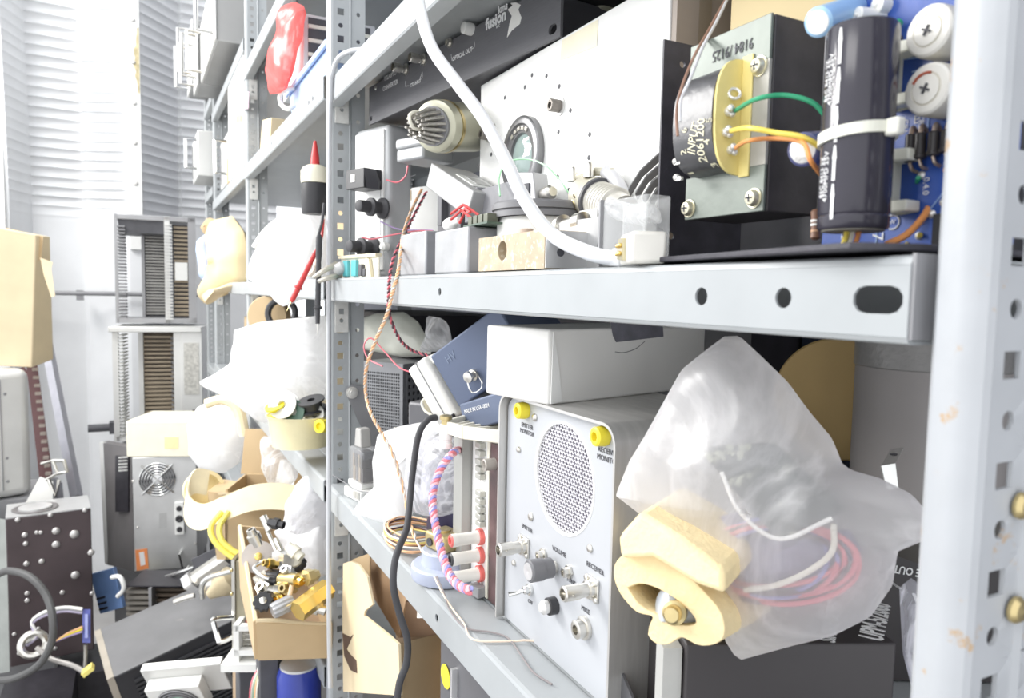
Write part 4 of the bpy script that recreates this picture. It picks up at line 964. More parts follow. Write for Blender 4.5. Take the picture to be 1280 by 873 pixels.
# ------------------------------------------------------------------ things on the lower shelf
# --- speaker monitor panel
SX0, SX1, SY, SZ0, SZ1 = .5105, .6830, .036, -.3035, -.1035
sp = thing('speaker_monitor', 'grey metal speaker monitor with round mesh grille and yellow jacks on the lower shelf', 'speaker', (.59, .10, SZ0))
PANEL = pm('panel_grey', (.50, .515, .54), .45, .15, .04, 8)
SHELL = pm('shell_metal', (.56, .55, .53), .33, .55, .1, 8, .03, stretch=(2, 20, 2))
mb = MB(); r_ = .014
def rr_outline(x0, x1, z0, z1, r, y, n=7):
    pts = [V((x0, y, z0)), V((x1, y, z0))]
    for i in range(n+1): a = PI/2*i/n; pts.append(V((x1-r+r*math.cos(a), y, z1-r+r*math.sin(a))))
    for i in range(n+1): a = PI/2*i/n; pts.append(V((x0+r-r*math.sin(a), y, z1-r+r*math.cos(a))))
    return pts
o1 = rr_outline(SX0, SX1, SZ0, SZ1, r_, SY-.008); o2 = [p+V((0, .13, 0)) for p in o1]
n = len(o1); vs_ = o1+o2; fs_ = [(i, i+1, n+i+1, n+i) for i in range(1, n-1)]+[(n-1, 0, n, 2*n-1)]
mb.add(vs_, fs_); finish('cover', mb, SHELL, sp, solid=.0022)
mb = MB(); mb.prism(rr_outline(SX0+.002, SX1-.002, SZ0, SZ1-.002, r_-.002, SY+.118), (0, .002, 0)); finish('rear_panel', mb, SHELL, sp)
# front panel with the round speaker opening
GC = PY(705, 598, SY); GR = .0415
mb = MB(); an = [2*PI*i/64 for i in range(64)]
out_ = rr_outline(SX0+.003, SX1-.0025, SZ0+.0006, SZ1-.003, r_-.002, SY, 10)
def ray2d(poly, c, a):
    d = V((math.cos(a), 0, math.sin(a))); best = None
    for i in range(len(poly)):
        p, q = poly[i]-c, poly[(i+1) % len(poly)]-c; e = q-p
        den = d.x*e.z-d.z*e.x
        if abs(den) < 1e-12: continue
        t = (p.x*e.z-p.z*e.x)/den; s_ = (p.x*d.z-p.z*d.x)/den
        if t > 0 and -1e-6 <= s_ <= 1+1e-6: best = t if best is None else min(best, t)
    return c+d*best
an2 = sorted([a % (2*PI) for a in an]+[math.atan2(p.z-GC.z, p.x-GC.x) % (2*PI) for p in out_]); GCY = V((GC.x, SY, GC.z))
vo = [ray2d(out_, GCY, a) for a in an2]; vi = [GCY+V((math.cos(a), 0, math.sin(a)))*GR for a in an2]; N = len(an2)
mb.add(vo+vi, [(i, (i+1) % N, N+(i+1) % N, N+i) for i in range(N)]); finish('front_panel', mb, PANEL, sp, solid=.0016)
mb = MB(); mb.lathe(GCY, (0, -1, 0), [(GR+.0022, .0006), (GR+.0018, .0014), (GR-.0002, .001), (GR-.0002, -.002)], n=64, close=False); finish('grille_rim', mb, WHITE, sp)
mb = MB(); mb.lathe(GCY+V((0, .004, 0)), (0, -1, 0), [(GR+.002, 0), (0, .0001)], n=48, close=False); finish('speaker_cone', mb, pm('cone_violet', (.16, .14, .20), .8), sp)
mb = MB(); gy = SY+.0008
for s_ in (1, -1):
    dirv = V((math.cos(R(52)), 0, s_*math.sin(R(52)))); nv = V((-dirv.z, 0, dirv.x)); k = -11
    stp = .0036
    for k in range(-12, 13):
        h = k*stp
        if abs(h) >= GR-.0008: continue
        L = math.sqrt(GR*GR-h*h); c_ = V((GC.x, gy, GC.z))+nv*h
        mb.box(c_, (2*L, .0008, .0010), M(((dirv.x, 0, nv.x), (0, 1, 0), (dirv.z, 0, nv.z))))
finish('grille_mesh', mb, pm('mesh_white', (.74, .73, .76), .4, .2), sp)
on = lambda x, y, off=.0: PY(x, y, SY-.0009-off); FN = V((0, -1, 0)); FX = V((1, 0, 0))
for x, y in ((658, 513), (757, 545)):
    p = on(x, y); mb = MB(); mb.lathe(p, FN, [(.0068, 0), (.0072, .0018), (.0066, .0085), (.0052, .0095), (.0034, .0095), (.0034, .003), (0, .003)], n=28, close=False); finish('yellow_jack', mb, YEL, sp)
for x, y, r0 in ((669, 522, .0032), (745, 549, .0036), (664, 646, .0035), (738, 686, .003), (643, 704, .0028), (649, 562, .0028)):
    p = on(x, y); mb = MB(); screw(mb, p, FN, r0, .0022); s_ = finish('screw', mb, NICKEL, sp)
for body, x, y, sz in (('EMITTER\nMONITOR', 659, 537, .0052), ('RECEIVER\nMONITOR', 760, 570, .0056), ('EMITTER', 659, 661, .0048), ('VOLUME', 699, 690, .0052), ('RECEIVER', 744, 711, .0052), ('TONE', 714, 727, .0048), ('ON', 665, 719, .0045), ('OFF', 663, 753, .0045), ('MIKE', 732, 763, .0050), ('AF', 688, 719, .004)):
    text(body, sz, onface(on(x, y), FX, FN, .0003), INKB, sp, ext=.0001)
for x, y in ((656, 683), (741, 736)):
    p = on(x, y); fr_ = MB(); fr_.box(p+FN*.0008, (.0165, .0016, .0165)); fl = finish('bnc_flange', fr_, NICKEL, sp, bevel=.0005)
    mb = MB(); mb.lathe(p, FN, [(.0066, .0014), (.0066, .005), (.005, .0055), (.005, .012), (.0056, .0125), (.0056, .024), (.0048, .025), (.0038, .025), (.0038, .016), (.0012, .016), (.0012, .019), (0, .019)], n=26, close=False)
    mb.cyl(p+V((-.0065, -.019, 0)), p+V((.0065, -.019, 0)), .0012, n=8); finish('bnc_socket', mb, NICKEL, sp)
    for dx, dz in ((-1, -1), (1, 1), (-1, 1), (1, -1)):
        mb = MB(); screw(mb, p+V((dx*.0062, -.0016, dz*.0062)), FN, .0022, .0016); finish('screw', mb, NICKEL, sp)
p = on(694, 709); mb = MB(); mb.lathe(p, FN, [(.0078, .004), (.0078, .012), (.0086, .0125), (.0086, .0225), (.0078, .0235), (.0066, .0236)], n=30, close=False); kb = finish('volume_knob', mb, pm('knob_grey', (.16, .16, .17), .45), sp)
mb = MB(); mb.lathe(p, FN, [(.0067, .0232), (.0067, .0242), (.002, .0242), (0, .0238)], n=28, close=False); finish('knob_cap', mb, ALU, kb); mb = MB(); mb.lathe(p, FN, [(.0045, 0), (.0045, .004)], n=16); finish('knob_bush', mb, NICKEL, kb)
for x, y in ((680, 694), (712, 715)):
    p = on(x, y); mb = MB(); mb.lathe(p, FN, [(.0052, 0), (.0052, .002), (.0036, .0022), (.0036, .006), (.002, .0062), (.002, .004), (0, .004)], n=6 if x == 712 else 18, close=False); finish('trim_shaft', mb, NICKEL, sp)
p = on(663, 737); mb = MB(); mb.lathe(p, FN, [(.005, 0), (.005, .0022), (.0034, .0024), (.0034, .006), (.002, .007)], n=18, close=False); mb.tube([p+FN*.006, p+V((-.002, -.012, -.002)), p+V((-.004, -.018, -.003))], lambda t: .0014+.0008*t, 10, 3); finish('toggle_switch', mb, CHROME, sp)
p = on(694, 757); mb = MB(); mb.lathe(p, FN, [(.0068, 0), (.0068, .0065), (.0055, .007)], n=24); lm = finish('lamp_bezel', mb, BLACKP, sp); mb = MB(); mb.lathe(p, FN, [(.0050, .007), (.0054, .011), (.0032, .0135), (0, .014)], n=20, close=False); finish('lamp_lens', mb, pm('lens_clear', (.75, .74, .72), .2, .3), lm)
p = on(732, 785); mb = MB(); mb.lathe(p, FN, [(.0085, 0), (.0085, .0025), (.0066, .003), (.0066, .0085), (.0052, .009), (.0034, .009), (.0034, .001), (0, .001)], n=26, close=False); finish('mike_jack', mb, NICKEL, sp)
# --- white carton lying across the speaker
o_ = PZ(685, 507, SZ1+.0012); wb = thing('white_carton', 'plain white cardboard carton with a grey tape strip lying on top of the speaker', 'carton', mat=M.Translation(o_) @ M.Rotation(R(13), 4, 'Z'))
mt = wb.matrix_world; bh = .0585
mb = MB(mt); mb.bx(-.078, 0, 0, .20, 0, bh); finish('body', mb, pm('white_card', (.80, .79, .76), .7, 0, .04, 9, .1), wb, bevel=.002)
mb = MB(mt); mb.prism([V((.0003, .002, .001)), V((.0003, .014, .002)), V((.0003, .010, bh*.5)), V((.0003, .003, bh-.002))], (.0008, 0, 0)); finish('loose_flap', mb, WHITE, wb)
BO = mt @ V((.0004, 0, 0)); BN = V((mt[0][0], mt[1][0], mt[2][0])); onx = lambda x, y: hit(x, y, BO, BN)
mb = MB(); mb.prism([onx(x, y) for x, y in ((763, 403), (766, 420), (770, 428), (829, 421), (828, 404))], BN*.0004); finish('tape_strip', mb, pm('tape_grey', (.17, .17, .20), .4, 0, .15, 80, .2), wb)
mb = MB(); mb.tube([onx(769, 440), onx(780, 441), onx(795, 436), onx(806, 427)], .0003, 4, 6); finish('pencil_mark', mb, MGREY, wb)
# --- module with binding posts left of the speaker
MY = .040; mx0 = PY(580, 640, MY).x; mx1 = PY(634, 640, MY).x
md_ = thing('binding_post_module', 'upright instrument module with terminal strip and three red ringed binding posts beside the speaker', 'instrument module', (mx0, MY, -.303))
mz0, mz1 = -.303, PY(606, 548, MY).z
mb = MB(); mb.bx(mx0, mx1, MY, .20, mz0, mz1-.003); finish('body', mb, pm('module_tan', (.42, .41, .38), .5, .1), md_)
def strip(nm, pa, pb, y0, y1, m_):
    mb = MB(); mb.bx(PY(pa, 640, MY).x, PY(pb, 640, MY).x, MY-y0, MY-y1, mz0, mz1); return finish(nm, mb, m_, md_, bevel=.0004)
strip('left_edge', 580, 591, .012, -.001, pm('edge_grey', (.36, .36, .34), .5, .1, .1, 12))
strip('label_strip', 592, 612, .002, 0, WHITE)
strip('dark_strip', 616, 631, .0035, 0, pm('maroon_strip', (.10, .055, .055), .4, 0, .4, 40, .1))
strip('thin_rail', 612.5, 615, .004, 0, CREAM)
onm2 = lambda x, y: PY(x, y, MY-.0022)
for i, y in enumerate((556, 566, 577, 586, 595, 616, 626, 636, 645, 654)):
    p = onm2(604, y); mb = MB(); mb.box(p+V((0, -.003, 0)), (.011, .006, .0052)); tb_ = finish('terminal', mb, pm('terminal_grey', (.50, .50, .46), .4, .4), md_, bevel=.0006)
p = onm2(620, 580); mb = MB(); mb.lathe(p, FN, [(.0055, 0), (.0055, .012), (.004, .0125), (.003, .008), (0, .008)], n=20, close=False); finish('sleeve', mb, pm('sleeve_grey', (.5, .47, .43), .4, .3), md_)
BPW = pm('post_ivory', (.82, .81, .76), .4); BPR = pm('post_red', (.72, .16, .14), .4)
for y, m_ in ((671, BPR), (694, BLACKP), (717, BPW)):
    p = onm2(602, y); mb = MB(); mb.lathe(p, FN, [(.0080, 0), (.0080, .004), (.0072, .0045)], n=24); rg = finish('binding_post_ring', mb, BPR, md_)
    mb = MB(); mb.lathe(p, FN, [(.0064, .0045), (.0058, .008), (.0058, .024), (.0062, .026), (.0062, .031), (.005, .032), (.0036, .032)], n=24, close=False); finish('binding_post', mb, BPW, md_)
    mb = MB(); mb.lathe(p, FN, [(.0062, .0312), (.0048, .0326), (.0034, .0326), (.0026, .029), (0, .029)], n=22, close=False); finish('post_end', mb, m_, md_)
mb = MB(); p = PZ(597, 738, -.298); mb.box(p, (.016, .010, .010), M.Rotation(R(10), 3, 'Z')); solo('cable_plug', mb, pm('plug_grey', (.34, .34, .35), .45), 'small grey plug on the end of the red and blue braided cable', 'plug', bevel=.0008)
br = thing('braided_cable', 'red and blue braided cable looping down beside the instrument module', 'cable', PZ(590, 740, -.303))
WB1 = pm('braid_red', (.78, .22, .26), .4); WB2 = pm('braid_blue', (.34, .34, .72), .4); WB3 = pm('braid_pink', (.86, .50, .55), .4)
twist([PY(580, 560, .055), PD(567, 566, .68), PD(553, 583, .67), PD(543, 608, .66), PD(541, 632, .645), PD(545, 660, .63), PD(552, 690, .61), PD(560, 715, .59), PD(572, 731, .57), PD(588, 739, .555)], .0019, (WB1, WB2, WB3), br, turns=17, amp=1.1)
# --- cream tray resting on the module
tr = thing('slatted_tray', 'pale slatted plastic tray laid across the top of the module', 'tray', PD(600, 545, .66))
a, b, c_, d_ = PD(556, 548, .70), PD(582, 544, .64), PD(650, 532, .60), PD(645, 510, .70)
z = mz1+.002; a, b, c_, d_ = PZ(556, 541, z), PZ(580, 549, z), PZ(640, 556, z), PZ(636, 518, z)
def bar(p, q, w_, h_): 
    p, q = V(p), V(q); dv = q-p; L = dv.length; mb = MB(); ang = math.atan2(dv.y, dv.x); mb.box((p+q)/2+V((0, 0, h_/2)), (L, w_, h_), M.Rotation(ang, 3, 'Z')); return mb
for p, q in ((a, b), (b, c_), (a, d_)): finish('rim', bar(p, q, .004, .012), CREAM, tr, bevel=.0008)
for i in range(1, 6): finish('slat', bar(a.lerp(b, i/6), d_.lerp(c_, i/6), .003, .008), CREAM, tr)
# --- blue instruments stacked
BLN = pm('navy_paint', (.125, .155, .235), .5, .1, .1, 6, .03)
o_ = PD(571, 512, .76); 
hv = thing('blue_instrument', 'tilted navy blue instrument case with white end cap and wire latch', 'instrument', mat=frame(o_, PD(642, 466, .70)-o_, (0, -.25, 1)))
mt = hv.matrix_world; L = .118
hh = .062
mb = MB(mt); mb.bx(.004, L, 0, .075, 0, hh); finish('body', mb, BLN, hv, bevel=.002)
mb = MB(mt); mb.bx(.0, .006, .002, .072, hh-.008, hh+.001); finish('corner_trim', mb, WHITEP, hv, bevel=.001)
mb = MB(mt); mb.bx(-.034, -.001, -.004, .078, -.006, hh+.003); ec = finish('end_cap', mb, pm('cap_white', (.76, .75, .71), .4), hv, bevel=.004, seg=3)
mb = MB(mt); mb.bx(-.016, -.0152, -.0048, .0788, -.0065, hh+.0035); finish('cap_seam', mb, MGREY, hv)
mb = MB(mt); mb.bx(-.014, -.002, -.012, -.004, -.012, -.002); finish('cap_foot', mb, BLACKP, hv)
mb = MB(mt); mb.lathe((.047, 0, .020), (0, -1, 0), [(.006, 0), (.006, .003), (.0035, .004), (.0035, .008), (.006, .0085), (.0055, .011), (0, .0115)], n=22, close=False); finish('latch_stud', mb, NICKEL, hv)
mb = MB(mt); mb.tube([V((.040, -.004, .022)), V((.037, -.006, .010)), V((.041, -.007, .004)), V((.053, -.007, .004)), V((.057, -.006, .010)), V((.054, -.004, .022))], .0009, 6, 3); finish('latch_wire', mb, CHROME, hv)
mb = MB(mt); mb.prism([V((.066, -.002, 0)), V((.076, -.002, -.001)), V((.074, -.004, -.016)), V((.069, -.004, -.016))], (0, .008, 0)); finish('cream_tab', mb, CREAM, hv)
mb = MB(mt); mb.tube([V((-.033, .01, .030)), V((-.041, .0, .028)), V((-.040, -.004, .018)), V((-.033, -.004, .008))], .0013, 6, 5); finish('cap_wire', mb, CREAM, hv)
text('HV', .012, onface(mt @ V((.03, 0, .048)), V((mt[0][0], mt[1][0], mt[2][0])), -V((mt[0][1], mt[1][1], mt[2][1]))), pm('ink_blue', (.20, .24, .33), .5), hv, ext=.0001)
o_ = PD(579, 530, .735)
b2_ = thing('navy_case', 'second navy blue case with small white lettering beneath the tilted blue instrument', 'instrument', mat=frame(o_, PD(636, 515, .66)-o_, (0, -.12, 1)))
mt = b2_.matrix_world; mb = MB(mt); mb.bx(0, .088, 0, .05, -.008, .020); finish('body', mb, BLN, b2_, bevel=.002)
text('MADE IN USA -0024', .0058, onface(mt @ V((.034, 0, .011)), V((mt[0][0], mt[1][0], mt[2][0])), -V((mt[0][1], mt[1][1], mt[2][1]))), INKW, b2_, ext=.0001)
# --- perforated cage box
cb = thing('perforated_case', 'grey perforated metal power case behind the tilted blue instrument', 'power supply', mat=M.Translation(PZ(503, 566, -.272)) @ M.Rotation(R(32), 4, 'Z'))
mt = cb.matrix_world; PG = pm('cage_grey', (.28, .285, .30), .45, .25, .06); cw, cd, ch_ = .082, .10, .140
mb = MB(mt); mb.bx(-cw+.002, -.002, .003, cd, .002, ch_-.002); finish('inner_chassis', mb, pm('cage_dark', (.05, .05, .055), .7), cb)
mb = MB(mt)
nx, nz2 = 15, 22
for i in range(nx):
    for j in range(nz2):
        x0 = -cw+.008+i*(cw-.014)/nx; z0 = .010+j*(ch_-.024)/nz2; dx_, dz_ = (cw-.014)/nx, (ch_-.024)/nz2
        mb.cell((0, 0, 0), (1, 0, 0), (0, 0, 1), x0, x0+dx_, z0, z0+dz_, ('s', x0+dx_/2, z0+dz_/2, dx_*.30, dz_*.30), 4)
for (x0, x1, z0, z1) in ((-cw, -cw+.008, 0, ch_), (-.006, 0, 0, ch_), (-cw+.008, -.006, 0, .010), (-cw+.008, -.006, ch_-.014, ch_)): mb.quad((x0, 0, z0), (x1, 0, z0), (x1, 0, z1), (x0, 0, z1))
finish('front_grille', mb, PG, cb, solid=.0008)
mb = MB(mt)
for i in range(7):
    for j in range(11):
        x0 = .010+i*.0115; z0 = .008+j*.0112
        mb.cell((0, 0, 0), (0, 1, 0), (0, 0, 1), x0, x0+.0115, z0, z0+.0112, ('r', x0+.00575, z0+.0056, .0036), 8)
for (x0, x1, z0, z1) in ((0, .010, 0, ch_), (.0905, cd, 0, ch_), (.010, .0905, 0, .008), (.010, .0905, .1312, ch_)): mb.quad((0, x0, z0), (0, x1, z0), (0, x1, z1), (0, x0, z1))
finish('side_grille', mb, PG, cb, solid=.0008)
mb = MB(mt); mb.bx(-cw-.0005, .0005, -.0005, cd, ch_-.0008, ch_+.001); finish('top_cover', mb, PG, cb)
mb = MB(); mb.bx(-.10, .06, .10, .22, -.3045, -.274); solo('low_black_case', mb, BLACKP, 'low black case underneath the perforated grey power case', 'case', bevel=.002)
# box with a round connector in front of the cage
o_ = PD(509, 540, .90)
jb = thing('junction_box', 'dark grey junction box with an upright brass coaxial connector', 'junction box', mat=M.Translation(o_) @ M.Rotation(R(35), 4, 'Z'))
mt = jb.matrix_world; mb = MB(mt); mb.bx(0, .075, 0, .05, -.02, .038); finish('body', mb, pm('jb_grey', (.13, .13, .14), .45, .1), jb, bevel=.004)
mb = MB(mt); mb.lathe((.030, .012, .038), (0, 0, 1), [(.013, -.012), (.013, .004), (.0115, .005), (.0115, .012), (.0125, .013), (.0125, .02), (.009, .022), (.009, .03), (.004, .031), (.004, .026), (0, .026)], n=28, close=False); finish('coax_connector', mb, pm('old_brass', (.40, .36, .26), .35, .7, .15, 60, .1), jb)
mb = MB(mt); mb.bx(-.018, .003, -.004, -.002, -.014, .004); lug = finish('mounting_lug', mb, CREAM, jb, bevel=.0005)
mb = MB(mt); mb.lathe((-.010, -.004, -.005), (0, -1, 0), [(.002, 0), (0, .0002)], n=12, close=False); finish('lug_hole', mb, BRASS, jb)
# pale bags behind
mb = blob([(447, 400), (470, 392), (505, 390), (522, 402), (535, 425), (540, 445), (505, 447), (470, 440), (450, 436)], PD(495, 420, 1.25), (.3, -1, .1), .02, .02, 3, 10, 48, .15, 14)
solo('folded_plastic_bag', mb, pm('bag_pale_green', (.60, .61, .54), .35, 0, .08, 8, .3), 'pale greenish plastic bag folded on top of the perforated case', 'bag')
mb = blob([(536, 395), (552, 398), (560, 415), (566, 432), (545, 440), (528, 440), (540, 415)], PD(548, 420, 1.1), (.3, -1, 0), .015, .015, 5, 8, 40, .3, 20)
solo('crumpled_film', mb, FILM, 'scrap of clear film standing beside the folded pale bag', 'plastic film')
mb = blob([(447, 392), (456, 400), (458, 440), (455, 500), (448, 520), (446, 460)], PD(452, 450, 1.3), (.3, -1, 0), .01, .01, 6, 8, 40, .2, 20)
# dark gear at the back of the lower shelf
t = thing('black_rack_gear', 'dark rack equipment with a pale rim at the back of the lower shelf', 'equipment', (.25, .3, -.305))
mb = MB(); mb.bx(.05, .50, .33, .44, -.3045, -.045); finish('body', mb, BLACK, t)
a = PD(553, 443, 1.0); mb = MB(); mb.bx(a.x, a.x+.09, .30, .33, -.20, -.095); finish('front_unit', mb, DGREY, t); mb = MB(); mb.bx(a.x, a.x+.004, .296, .302, -.18, -.095); mb.bx(a.x+.01, a.x+.09, .296, .302, -.099, -.095); finish('pale_rim', mb, PAPER, t)
mb = MB(); p = PD(622, 401, .9); mb.box(p, (.02, .002, .03)); finish('paper_tag', mb, CREAM, t)
mb = MB(); mb.bx(.505, .80, .40, .44, -.3045, -.04); solo('navy_cabinet', mb, pm('navy_dark', (.035, .045, .075), .6), 'dark navy equipment side filling the back behind the drum', 'equipment')
# --- relay on its socket at the shelf's left end
rl = thing('clear_relay', 'clear cased relay on a white socket at the left end of the lower shelf', 'relay', (.095, .012, -.305), R(12))
mt = rl.matrix_world
mb = MB(mt); mb.bx(-.026, .024, -.004, .034, 0, .014); mb.bx(-.030, .010, .004, .030, .014, .022); finish('socket', mb, WHITEP, rl, bevel=.0015)
for i in range(4):
    mb = MB(mt); mb.bx(.004+i*.005, .007+i*.005, -.0055, -.003, .004, .014); finish('socket_terminal', mb, NICKEL, rl)
mb = MB(mt); mb.bx(-.020, .018, 0, .03, .022, .072); finish('clear_cover', mb, pm('relay_clear', (.9, .9, .9), .06, 0, .02, alpha=.22, spec=.7), rl, bevel=.003)
for i in range(4):
    mb = MB(mt); x0 = -.016+i*.008; mb.bx(x0, x0+.005, .005, .024, .024, .044); mb.bx(x0+.001, x0+.003, .004, .024, .044, .062); finish('contact_stack', mb, [pm('contact_brown', (.30, .22, .14), .5, .4, .2, 200), pm('contact_black', (.07, .06, .06), .4)][i % 2], rl, bevel=.0006)
mb = MB(mt); mb.bx(-.014, .014, .006, .024, .056, .066); finish('coil', mb, DGREY, rl, bevel=.001)
mb = MB(mt); mb.prism([V((-.013, .005, .072)), V((.008, .005, .072)), V((.005, .005, .098)), V((-.009, .005, .098))], (0, .016, 0)); finish('top_housing', mb, pm('housing_grey', (.45, .44, .42), .45), rl, bevel=.0015)
mb = MB(); p = PD(416, 594, 1.04); mb.tube([p, PD(430, 603, 1.02), PD(446, 613, 1.0), PD(470, 617, .96)], .0008, 6, 6); solo('thin_wire', mb, MGREY, 'thin grey wire running from the post to the clear relay', 'wire')
# --- white sheet and shrink wrapped motor
mb = blob([(476, 541), (500, 533), (527, 528), (552, 526), (560, 535), (535, 560), (520, 590), (514, 640), (508, 656), (490, 662), (452, 655), (440, 645), (466, 636), (472, 610), (470, 575)], PD(505, 590, .90), (.35, -1, .12), .018, .02, 9, 12, 64, .10, 16)
solo('white_bag', mb, WHITEBAG, 'opaque white plastic bag slumped over the lower shelf beam right of the clear relay', 'bag')
mb = MB(); c_ = PZ(548, 672, -.303); mb.lathe((c_.x, c_.y+.03, -.3045), (0, 0, 1), [(.040, 0), (.042, .004), (.042, .040), (.038, .044), (.030, .044)], n=48)
solo('navy_motor', mb, pm('navy_motor', (.06, .055, .12), .3, .2), 'dark navy cylindrical motor base inside the film behind the brass block', 'motor')
mb = blob([(512, 560), (540, 545), (575, 548), (584, 600), (584, 632), (575, 640), (552, 646), (528, 645), (512, 632), (508, 600)], PD(545, 605, .80), (.30, -1, .05), .020, .03, 12, 12, 60, .12, 26)
solo('wrapped_bundle', mb, film('tight_film', (.9, .9, .93), .25, .45, 30, .12), 'tight clear film wrapped bundle above the navy motor base', 'bundle')
mb = MB(); mb.cyl(PD(548, 630, .80), PD(552, 572, .815), .021, n=32); solo('grey_cylinder', mb, pm('cyl_grey', (.50, .50, .55), .4), 'grey cylinder inside the tight clear film', 'cylinder', bevel=.003)
ins = thing('ceramic_standoff', 'white ceramic standoff with brass cap in front of the clear film', 'insulator', PD(557, 561, .70))
a = PD(557, 561, .70); mb = MB(); mb.lathe(a, (0, 0, 1), [(.0050, 0), (.0062, .001), (.0064, .006), (.0058, .0065), (.0058, .009), (.0064, .0095), (.0064, .023), (.005, .024)], n=24); finish('body', mb, WHITEP, ins)
mb = MB(); mb.lathe(a+V((0, 0, .024)), (0, 0, 1), [(.0045, 0), (.0045, .004), (.006, .0045), (.006, .008), (.003, .009)], n=16); finish('cap', mb, BRASS, ins)
# --- round grey base with brass block
kb = thing('round_base', 'two tier pale blue grey round base carrying a brass block', 'base', PZ(541, 720, -.3045))
c_ = kb.matrix_world.translation
KG = pm('base_blue', (.46, .50, .62), .4, .05)
mb = MB(); mb.lathe(c_+V((.005, .012, 0)), (0, 0, 1), [(.034, 0), (.035, .002), (.035, .012), (.033, .014), (.025, .0145), (.0245, .017), (.0245, .027), (.023, .0285), (0, .029)], n=56, close=False); finish('plinth', mb, KG, kb)
mb = MB(M.Translation(c_+V((.006, .010, .029))) @ M.Rotation(R(15), 4, 'Z')); mb.bx(-.016, .016, -.014, .014, 0, .018); bb = finish('brass_block', mb, BRASS, kb, bevel=.003, seg=2)
mm_ = M.Translation(c_+V((.006, .010, .029))) @ M.Rotation(R(15), 4, 'Z')
mb = MB(mm_); mb.lathe((-.006, -.0141, .008), (0, -1, 0), [(.0042, 0), (.0042, .0012), (.003, .0012), (0, .0004)], n=18, close=False); finish('set_screw', mb, INKB, kb)
mb = MB(mm_); mb.lathe((.0, .0, .018), (0, 0, 1), [(.006, 0), (.006, .0015), (.003, .0018), (0, .001)], n=18, close=False); finish('top_screw', mb, BRASS, kb)
# --- coil of orange wire
t = thing('wire_coil', 'loose coil of orange, yellow and black wire lying on the lower shelf', 'wire', PZ(508, 685, -.304))
rr = random.Random(5); c_ = PZ(512, 676, -.300)
for k in range(11):
    m_ = (WORG, WORG, pm('wire_ylw', (.85, .68, .2), .4), WBLK, CREAM)[k % 5]; r0 = .030+rr.random()*.010; pts = []
    for i in range(15):
        a = 2*PI*i/14+k; pts.append(c_+V((math.cos(a)*r0*1.1+rr.uniform(-.002, .002), math.sin(a)*r0*.8+rr.uniform(-.002, .002)+.004, k*.0016+.001*math.sin(a*2))))
    mb = MB(); mb.tube(pts, .0011, 6, 4); finish('strand', mb, m_, t)
# --- black power cord
mb = MB(); mb.tube([PD(575, 525, .80), PD(550, 522, .78), PD(535, 525, .77), PD(523, 545, .77), PD(516, 590, .76), PD(512, 630, .745), PD(508, 662, .715), PD(499, 684, .695), PD(493, 706, .685), PD(492, 735, .68), PD(500, 770, .68), PD(509, 800, .68), PD(508, 830, .68), PD(499, 856, .68), PD(494, 900, .68)], .0034, 12, 8)
solo('black_power_cord', mb, RUBBER, 'thick black power cord hanging down over the lower shelf beam', 'cord')
# --- big plastic bag with a folder and red wire inside, on the black cartons
big = [(905, 421), (924, 420), (950, 444), (985, 478), (1012, 515), (1040, 548), (1053, 580), (1064, 588), (1100, 598), (1140, 618), (1163, 645), (1160, 674), (1122, 690), (1116, 732), (1088, 772), (1040, 796), (990, 808), (924, 826), (908, 802), (902, 768), (872, 735), (846, 690), (826, 655), (800, 641), (770, 618), (786, 578), (806, 545), (832, 498), (852, 462), (882, 438)]
bc = PD(950, 620, .405); bn = V((.50, -.84, .12))
mb = blob(big, bc, bn, .032, .022, 21, 26, 140, .085, 17, (950, 635), .55)
solo('big_plastic_bag', mb, film('big_bag_film', (.93, .92, .93), .42, .16, 13, .3), 'large milky plastic bag holding a card and red wire, draped over the black cartons', 'bag')
def onbag(x, y, off=0): return hit(x, y, bc-bn.normalized()*off, bn.normalized())
mb = MB(); mb.prism([onbag(x, y, h) for x, y, h in ((872, 560, -.0205), (966, 552, -.0195), (1056, 638, -.0205), (973, 676, -.0235), (925, 622, -.0250))], bn*-.002); solo('card_in_bag', mb, pm('card_dark', (.075, .08, .08), .5, 0, .4, 30, 0, (.40, .41, .32), .56), 'dark card with pale streaks inside the large milky bag', 'card')
mb = MB(); mb.tube([onbag(x, y, -.0255) for x, y in ((902, 590), (925, 640), (974, 674), (1040, 648))], .0012, 6, 6); solo('clear_edge_strip', mb, PAPER, 'pale edging strip along the card inside the large milky bag', 'strip')
rr = random.Random(11)
t = thing('red_wire_coil', 'coil of red and white wire at the bottom of the large milky bag', 'wire', onbag(980, 740, -.01))
for k in range(9):
    pts = []; x0, y0 = 970+rr.uniform(-12, 12), 700+rr.uniform(-6, 6); rx, ry = 92+rr.uniform(-20, 12), 50+rr.uniform(-12, 8)
    for i in range(19):
        a = 2*PI*i/18; pts.append(onbag(x0+rx*math.cos(a), y0+ry*math.sin(a)*1.0, -.010-.002*math.sin(a*3+k)))
    mb = MB(); mb.tube(pts, .0014, 6, 4); finish('strand', mb, (WRED, WRED, pm('wire_blue', (.22, .22, .5), .4), WBLK)[k % 4], t)
mb = MB(); mb.tube([onbag(x, y, -.016) for x, y in ((1042, 655), (1040, 690), (1010, 715), (970, 732), (930, 738))], .0016, 8, 6); finish('white_lead', mb, CREAM, t)
mb = blob([(850, 660), (920, 640), (1000, 680), (1060, 660), (1080, 690), (1020, 735), (940, 740), (870, 720)], onbag(960, 690, .004), bn, .012, .01, 15, 10, 60, .2, 20); solo('dark_bundle', mb, pm('bundle_violet', (.20, .18, .30), .5, 0, .4, 30), 'violet dark bundle of cable inside the large milky bag', 'bundle')
